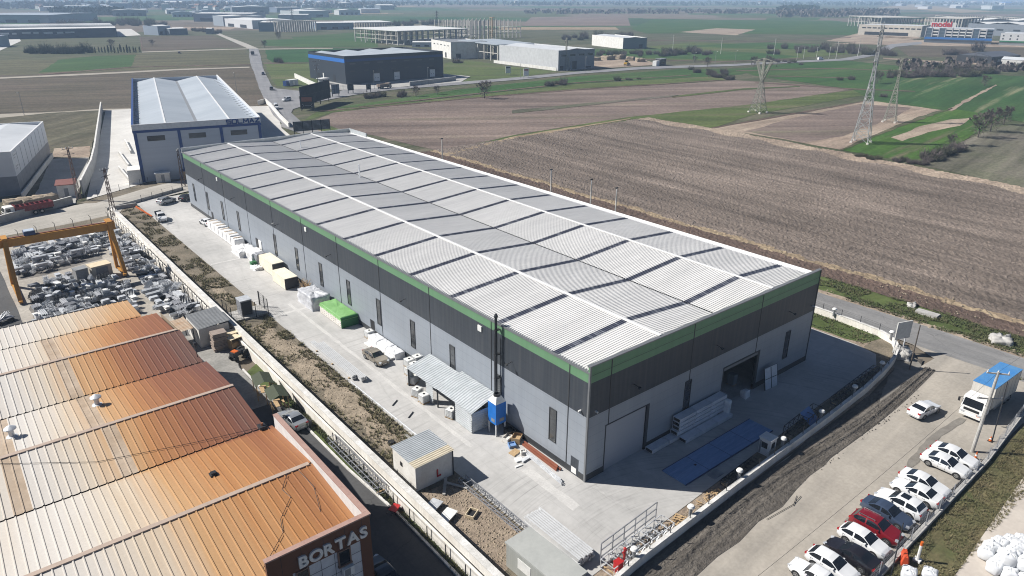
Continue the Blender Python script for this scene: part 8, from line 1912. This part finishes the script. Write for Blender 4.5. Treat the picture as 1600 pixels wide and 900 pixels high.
MB().b6(L_ * .32, L_ * .68, -.2, -.12, 2.2, 2.6).build('strip', M['grey'], t)
board('small blue grey billboard right of the long dark board', (519, 151), (531, 150), 1.2, 5.6, plain('bluegrey_panel', (.16, .19, .25), .5))
board('little dark roadside panel left of the dump truck', (544, 146), (553, 145), 1.4, 4.6, bk); board('little dark roadside panel under the first street lamp', (573, 144), (580, 143.5), 1.2, 4.0, bk)
pA = P(459, 207, 4.0); pC = P(516, 202, 4.0)
t = thing('billboard', 'double dark slatted billboard seen just over the back of the warehouse roof', 'billboard', (pA.x, pA.y, 0), math.atan2(pC.y - pA.y, pC.x - pA.x)); L_ = (pC - pA).length
MB().b6(0, L_, -.1, .1, 4.2, 7.4).build('panel', plain('slat_back', (.06, .062, .068), .7), t); mb = MB()
for k in range(9): mb.b6(0, L_, -.2, -.1, 4.35 + k * .36, 4.5 + k * .36)
mb.build('slats', M['galv_dark'], t); mb = MB()
for x in (.1, L_ / 4, L_ / 2, L_ * 3 / 4, L_ - .1): mb.b6(x - .1, x + .1, -.3, -.2, 0, 7.5)
mb.build('post', M['dark'], t)
for k, (q, c) in enumerate(((794, 116), (822, 120)) if False else (((794, 117), 'white'), ((822, 121), 'cream'))):
    p = P(*q); t = thing('roadside_sign', ('white roadside board on the grass, left one before the pale hall', 'white roadside board with a reddish top, right one before the pale hall')[k], 'sign', p, -.2); MB().b6(-1.7, 1.7, -.1, .1, 1.0, 5.2).build('panel', M['white'], t); MB().b6(-1.5, -1.3, .1, .25, 0, 5).b6(1.3, 1.5, .1, .25, 0, 5).build('post', M['grey'], t)
    MB().b6(-1.4, 1.4, -.14, -.1, 3.9, 4.8).build('stripe', plain('faded_red', (.42, .14, .12), .6) if k else M['dark'], t)
# big bags and cones past the fence
M['bag'] = mat('woven_white_bag', (.66, .68, .70), (.56, .58, .61), sc=1.4, rough=.6, mode='obj', bump=.2, bsc=3, bdist=.05, grain=.06)
bms = []
for k in range(4):
    vs, fs, na, nb = [], [], 18, 11; pw = lambda c, e: math.copysign(abs(c) ** e, c)
    for j in range(nb):
        ph = -PI / 2 + PI * j / (nb - 1)
        for i in range(na):
            th = 2 * PI * i / na; x, y, z = pw(math.cos(ph), .4) * pw(math.cos(th), .5), pw(math.cos(ph), .4) * pw(math.sin(th), .5), pw(math.sin(ph), .5)
            d = 1 + .16 * mnoise.noise(Vector((x * 1.6 + k * 9, y * 1.6, z * 1.6))) + .06 * math.sin(th * 6 + k) * max(0, z)
            vs.append((x * .6 * d, y * .6 * d, .55 + z * .55 * d))
    for j in range(nb - 1):
        for i in range(na): fs.append((j * na + i, j * na + (i + 1) % na, (j + 1) * na + (i + 1) % na, (j + 1) * na + i))
    mb = MB().raw(vs, fs); mb.soft = 1; bms.append(mb.mesh('bag_body', M['bag'], True))
lm = MB()
for x, y in ((-.35, -.35), (.35, -.35), (.35, .35), (-.35, .35)): lm.bar((x, y, .95), (x * .6, y * .6, 1.14), .05, .08)
lme = lm.mesh('lifting_loop', M['white'])
stm = MB().b6(-.28, .28, -.62, -.60, .5, .62).mesh('printed_strip', M['dark'])
GRID = [(0, 0), (1.15, .1), (2.3, 0), (.1, 1.1), (1.25, 1.2), (2.4, 1.15), (3.5, .4), (.5, 2.2), (1.6, 2.3), (2.8, 2.2), (3.6, 1.6), (3.9, 2.7), (4.6, .9), (4.7, 2.1), (1.3, -1.1), (2.5, -1.1), (3.6, -.8), (4.7, -.3), (5.6, .3), (5.7, 1.5)]
bo = P(1552, 893)
for k, (x, y) in enumerate(GRID + [(.7, .6), (1.8, .7), (2.9, .7), (1.0, 1.7), (2.2, 1.7), (3.1, 1.3)]):
    z = 0 if k < len(GRID) else 1.0
    px_ = bo.x + x * .95 ; py_ = bo.y - y * 1.0
    t = thing('bulk_bag', 'plump white bulk bag in the heap on the pale path at the bottom right corner', 'bulk bag', (px_, py_, z), rnd.uniform(-.5, .5), 'white bulk bags in the corner heap')
    for nm, me in (('bag_body', bms[k % 4]), ('lifting_loop', lme), ('printed_strip', stm))[:3 if k % 4 == 0 else 2]:
        o = bpy.data.objects.new(nm, me); col.objects.link(o); o.parent = t
for k, q in enumerate(((1418, 905), (1450, 906))):
    p = P(*q); t = thing('bulk_bag', ('white bulk bag on the dry grass, left one cut by the bottom edge', 'white bulk bag on the dry grass, right one cut by the bottom edge')[k], 'bulk bag', p, .3)
    for nm, me in (('bag_body', bms[k]), ('lifting_loop', lme)): o = bpy.data.objects.new(nm, me); col.objects.link(o); o.parent = t
def cone(q, lab, h=.9):
    p = P(*q); t = thing('traffic_cone', lab, 'cone', p); MB().b6(-.22, .22, -.22, .22, 0, .05).build('base', M['black'], t); MB().lathe([(.17, .05), (.04, h), (.01, h)], n=12).build('body', M['orange'], t, smooth=True); MB().lathe([(.125, h * .45), (.09, h * .65), (.01, h * .66)], n=12).build('stripe', M['white'], t)
cone((1524, 717), 'orange traffic cone beside the nose of the farthest parked sedan'); cone((1547, 689), 'small orange cone under the fence by the box truck', .6)
p = P(1412, 877); t = thing('barrier_block', 'bright orange plastic barrier block on the car park kerb', 'barrier', p, .5); MB().hexa([(-.7, -.3, 0), (.7, -.3, 0), (.7, .3, 0), (-.7, .3, 0), (-.6, -.15, .9), (.6, -.15, .9), (.6, .15, .9), (-.6, .15, .9)]).build('body', plain('barrier_orange', (.65, .09, .03), .5), t); MB().b6(-.5, .5, -.35, -.25, .3, .45).build('recess', M['orange'], t)
p = P(1433, 876); t = thing('delineator_post', 'white and orange delineator post on the dry grass', 'post', p); MB().b6(-.3, .3, -.3, .3, 0, .2).build('base', M['white'], t); MB().tube((0, 0, .2), (0, 0, 1.7), .13, 8).build('body', M['white'], t); MB().tube((0, 0, 1.7), (0, 0, 2.1), .12, 8).build('cap', M['orange'], t)
# wires
def wire(name, lab, a, c, sag, r=.035):
    return cable(name, lab, [a, c], r, sag, 22, M['dark'])
pt = P(1519, 705); pt = Vector((pt.x + .35, pt.y - .15, 9.8))
wire('power_line', 'thin power line from the leaning concrete pole out to the bottom of the picture', pt, Vector((-8, -23.5, 10.0)), .5, .012)
wire('power_line', 'thin power line from the leaning concrete pole towards the asphalt road', pt, Vector((90, -24, 10)), .5, .012)
tag(MB().tube((9.5, -14.9, .03), (13.5, -15.3, .03), .025, 5).tube((13.5, -15.3, .05), (15.2, -15.1, .03), .025, 5).tube((13.3, -15.4, .05), (14.9, -14.8, .03), .025, 5).build('ground_cable', M['black']), 'dark loose cable lying across the edge of the gravel road', 'cable')
pa, pb = P(1345, 222), P(1390, 190)
for s in (-2.6, 2.6): wire('power_line', 'high voltage line leaving the tall pylon towards the right edge', Vector((pa.x + s, pa.y, 34)), Vector((560 + s, 20, 34)), 6, .04)['group'] = 'lines from the tall pylon'
for s in (-2.0, 2.0): wire('power_line', 'lower voltage line leaving the shorter pylon towards the right edge', Vector((pb.x + s, pb.y, 21)), Vector((620 + s, 10, 22)), 5, .035)['group'] = 'lines from the shorter pylon'
# ------------------------------------------------------------------ haze, light, render
hm = bpy.data.materials.new('haze_air'); hm.use_nodes = True; nt = hm.node_tree
for n in list(nt.nodes):
    if n.type == 'BSDF_PRINCIPLED': nt.nodes.remove(n)
out = [n for n in nt.nodes if n.type == 'OUTPUT_MATERIAL'][0]
pv = nt.nodes.new('ShaderNodeVolumePrincipled'); pv.inputs['Color'].default_value = (.52, .72, 1.0, 1); pv.inputs['Density'].default_value = HAZE; pv.inputs['Anisotropy'].default_value = 0.0
nt.links.new(pv.outputs['Volume'], out.inputs['Volume'])
o = MB().b6(-15500, 15500, -2900, 15500, -1.3, 62).build('haze', hm); o['kind'] = 'stuff'; tag(o, 'thin pale blue haze over the whole plain', 'haze')
w = bpy.data.worlds.new('World'); scene.world = w; w.use_nodes = True; nt = w.node_tree
bg = nt.nodes['Background']; sky = nt.nodes.new('ShaderNodeTexSky'); sky.sky_type = 'NISHITA'; sky.sun_disc = False
EL = R(41); sd = _dir(-math.cos(R(7.5)), math.sin(R(7.5)), 0)   # horizontal direction towards the sun
sky.sun_elevation = EL; sky.sun_rotation = math.atan2(sd.x, sd.y); sky.altitude = 100; sky.air_density = .6; sky.dust_density = .4; sky.ozone_density = 2.5
nt.links.new(sky.outputs['Color'], bg.inputs['Color']); bg.inputs['Strength'].default_value = SKY
sl = bpy.data.lights.new('sun', 'SUN'); sl.energy = SUN; sl.angle = R(.55); sl.color = (1.0, .958, .895)
so_ = bpy.data.objects.new('sun', sl); col.objects.link(so_)
S = Vector((sd.x * math.cos(EL), sd.y * math.cos(EL), math.sin(EL)))
so_.rotation_euler = S.to_track_quat('Z', 'Y').to_euler()
vs = scene.view_settings; vs.view_transform = 'Standard'; vs.look = 'None'; vs.exposure = EXPO; vs.gamma = 1; vs.use_curve_mapping = False
cy = scene.cycles
cy.max_bounces = 6; cy.diffuse_bounces = 3; cy.glossy_bounces = 3; cy.transmission_bounces = 2; cy.volume_bounces = 1; cy.caustics_reflective = False; cy.caustics_refractive = False
cy.use_denoising = True; cy.filter_width = 1.05; cy.use_adaptive_sampling = False
try: cy.denoiser = 'OPENIMAGEDENOISE'
except Exception: pass
bpy.context.view_layer.update()
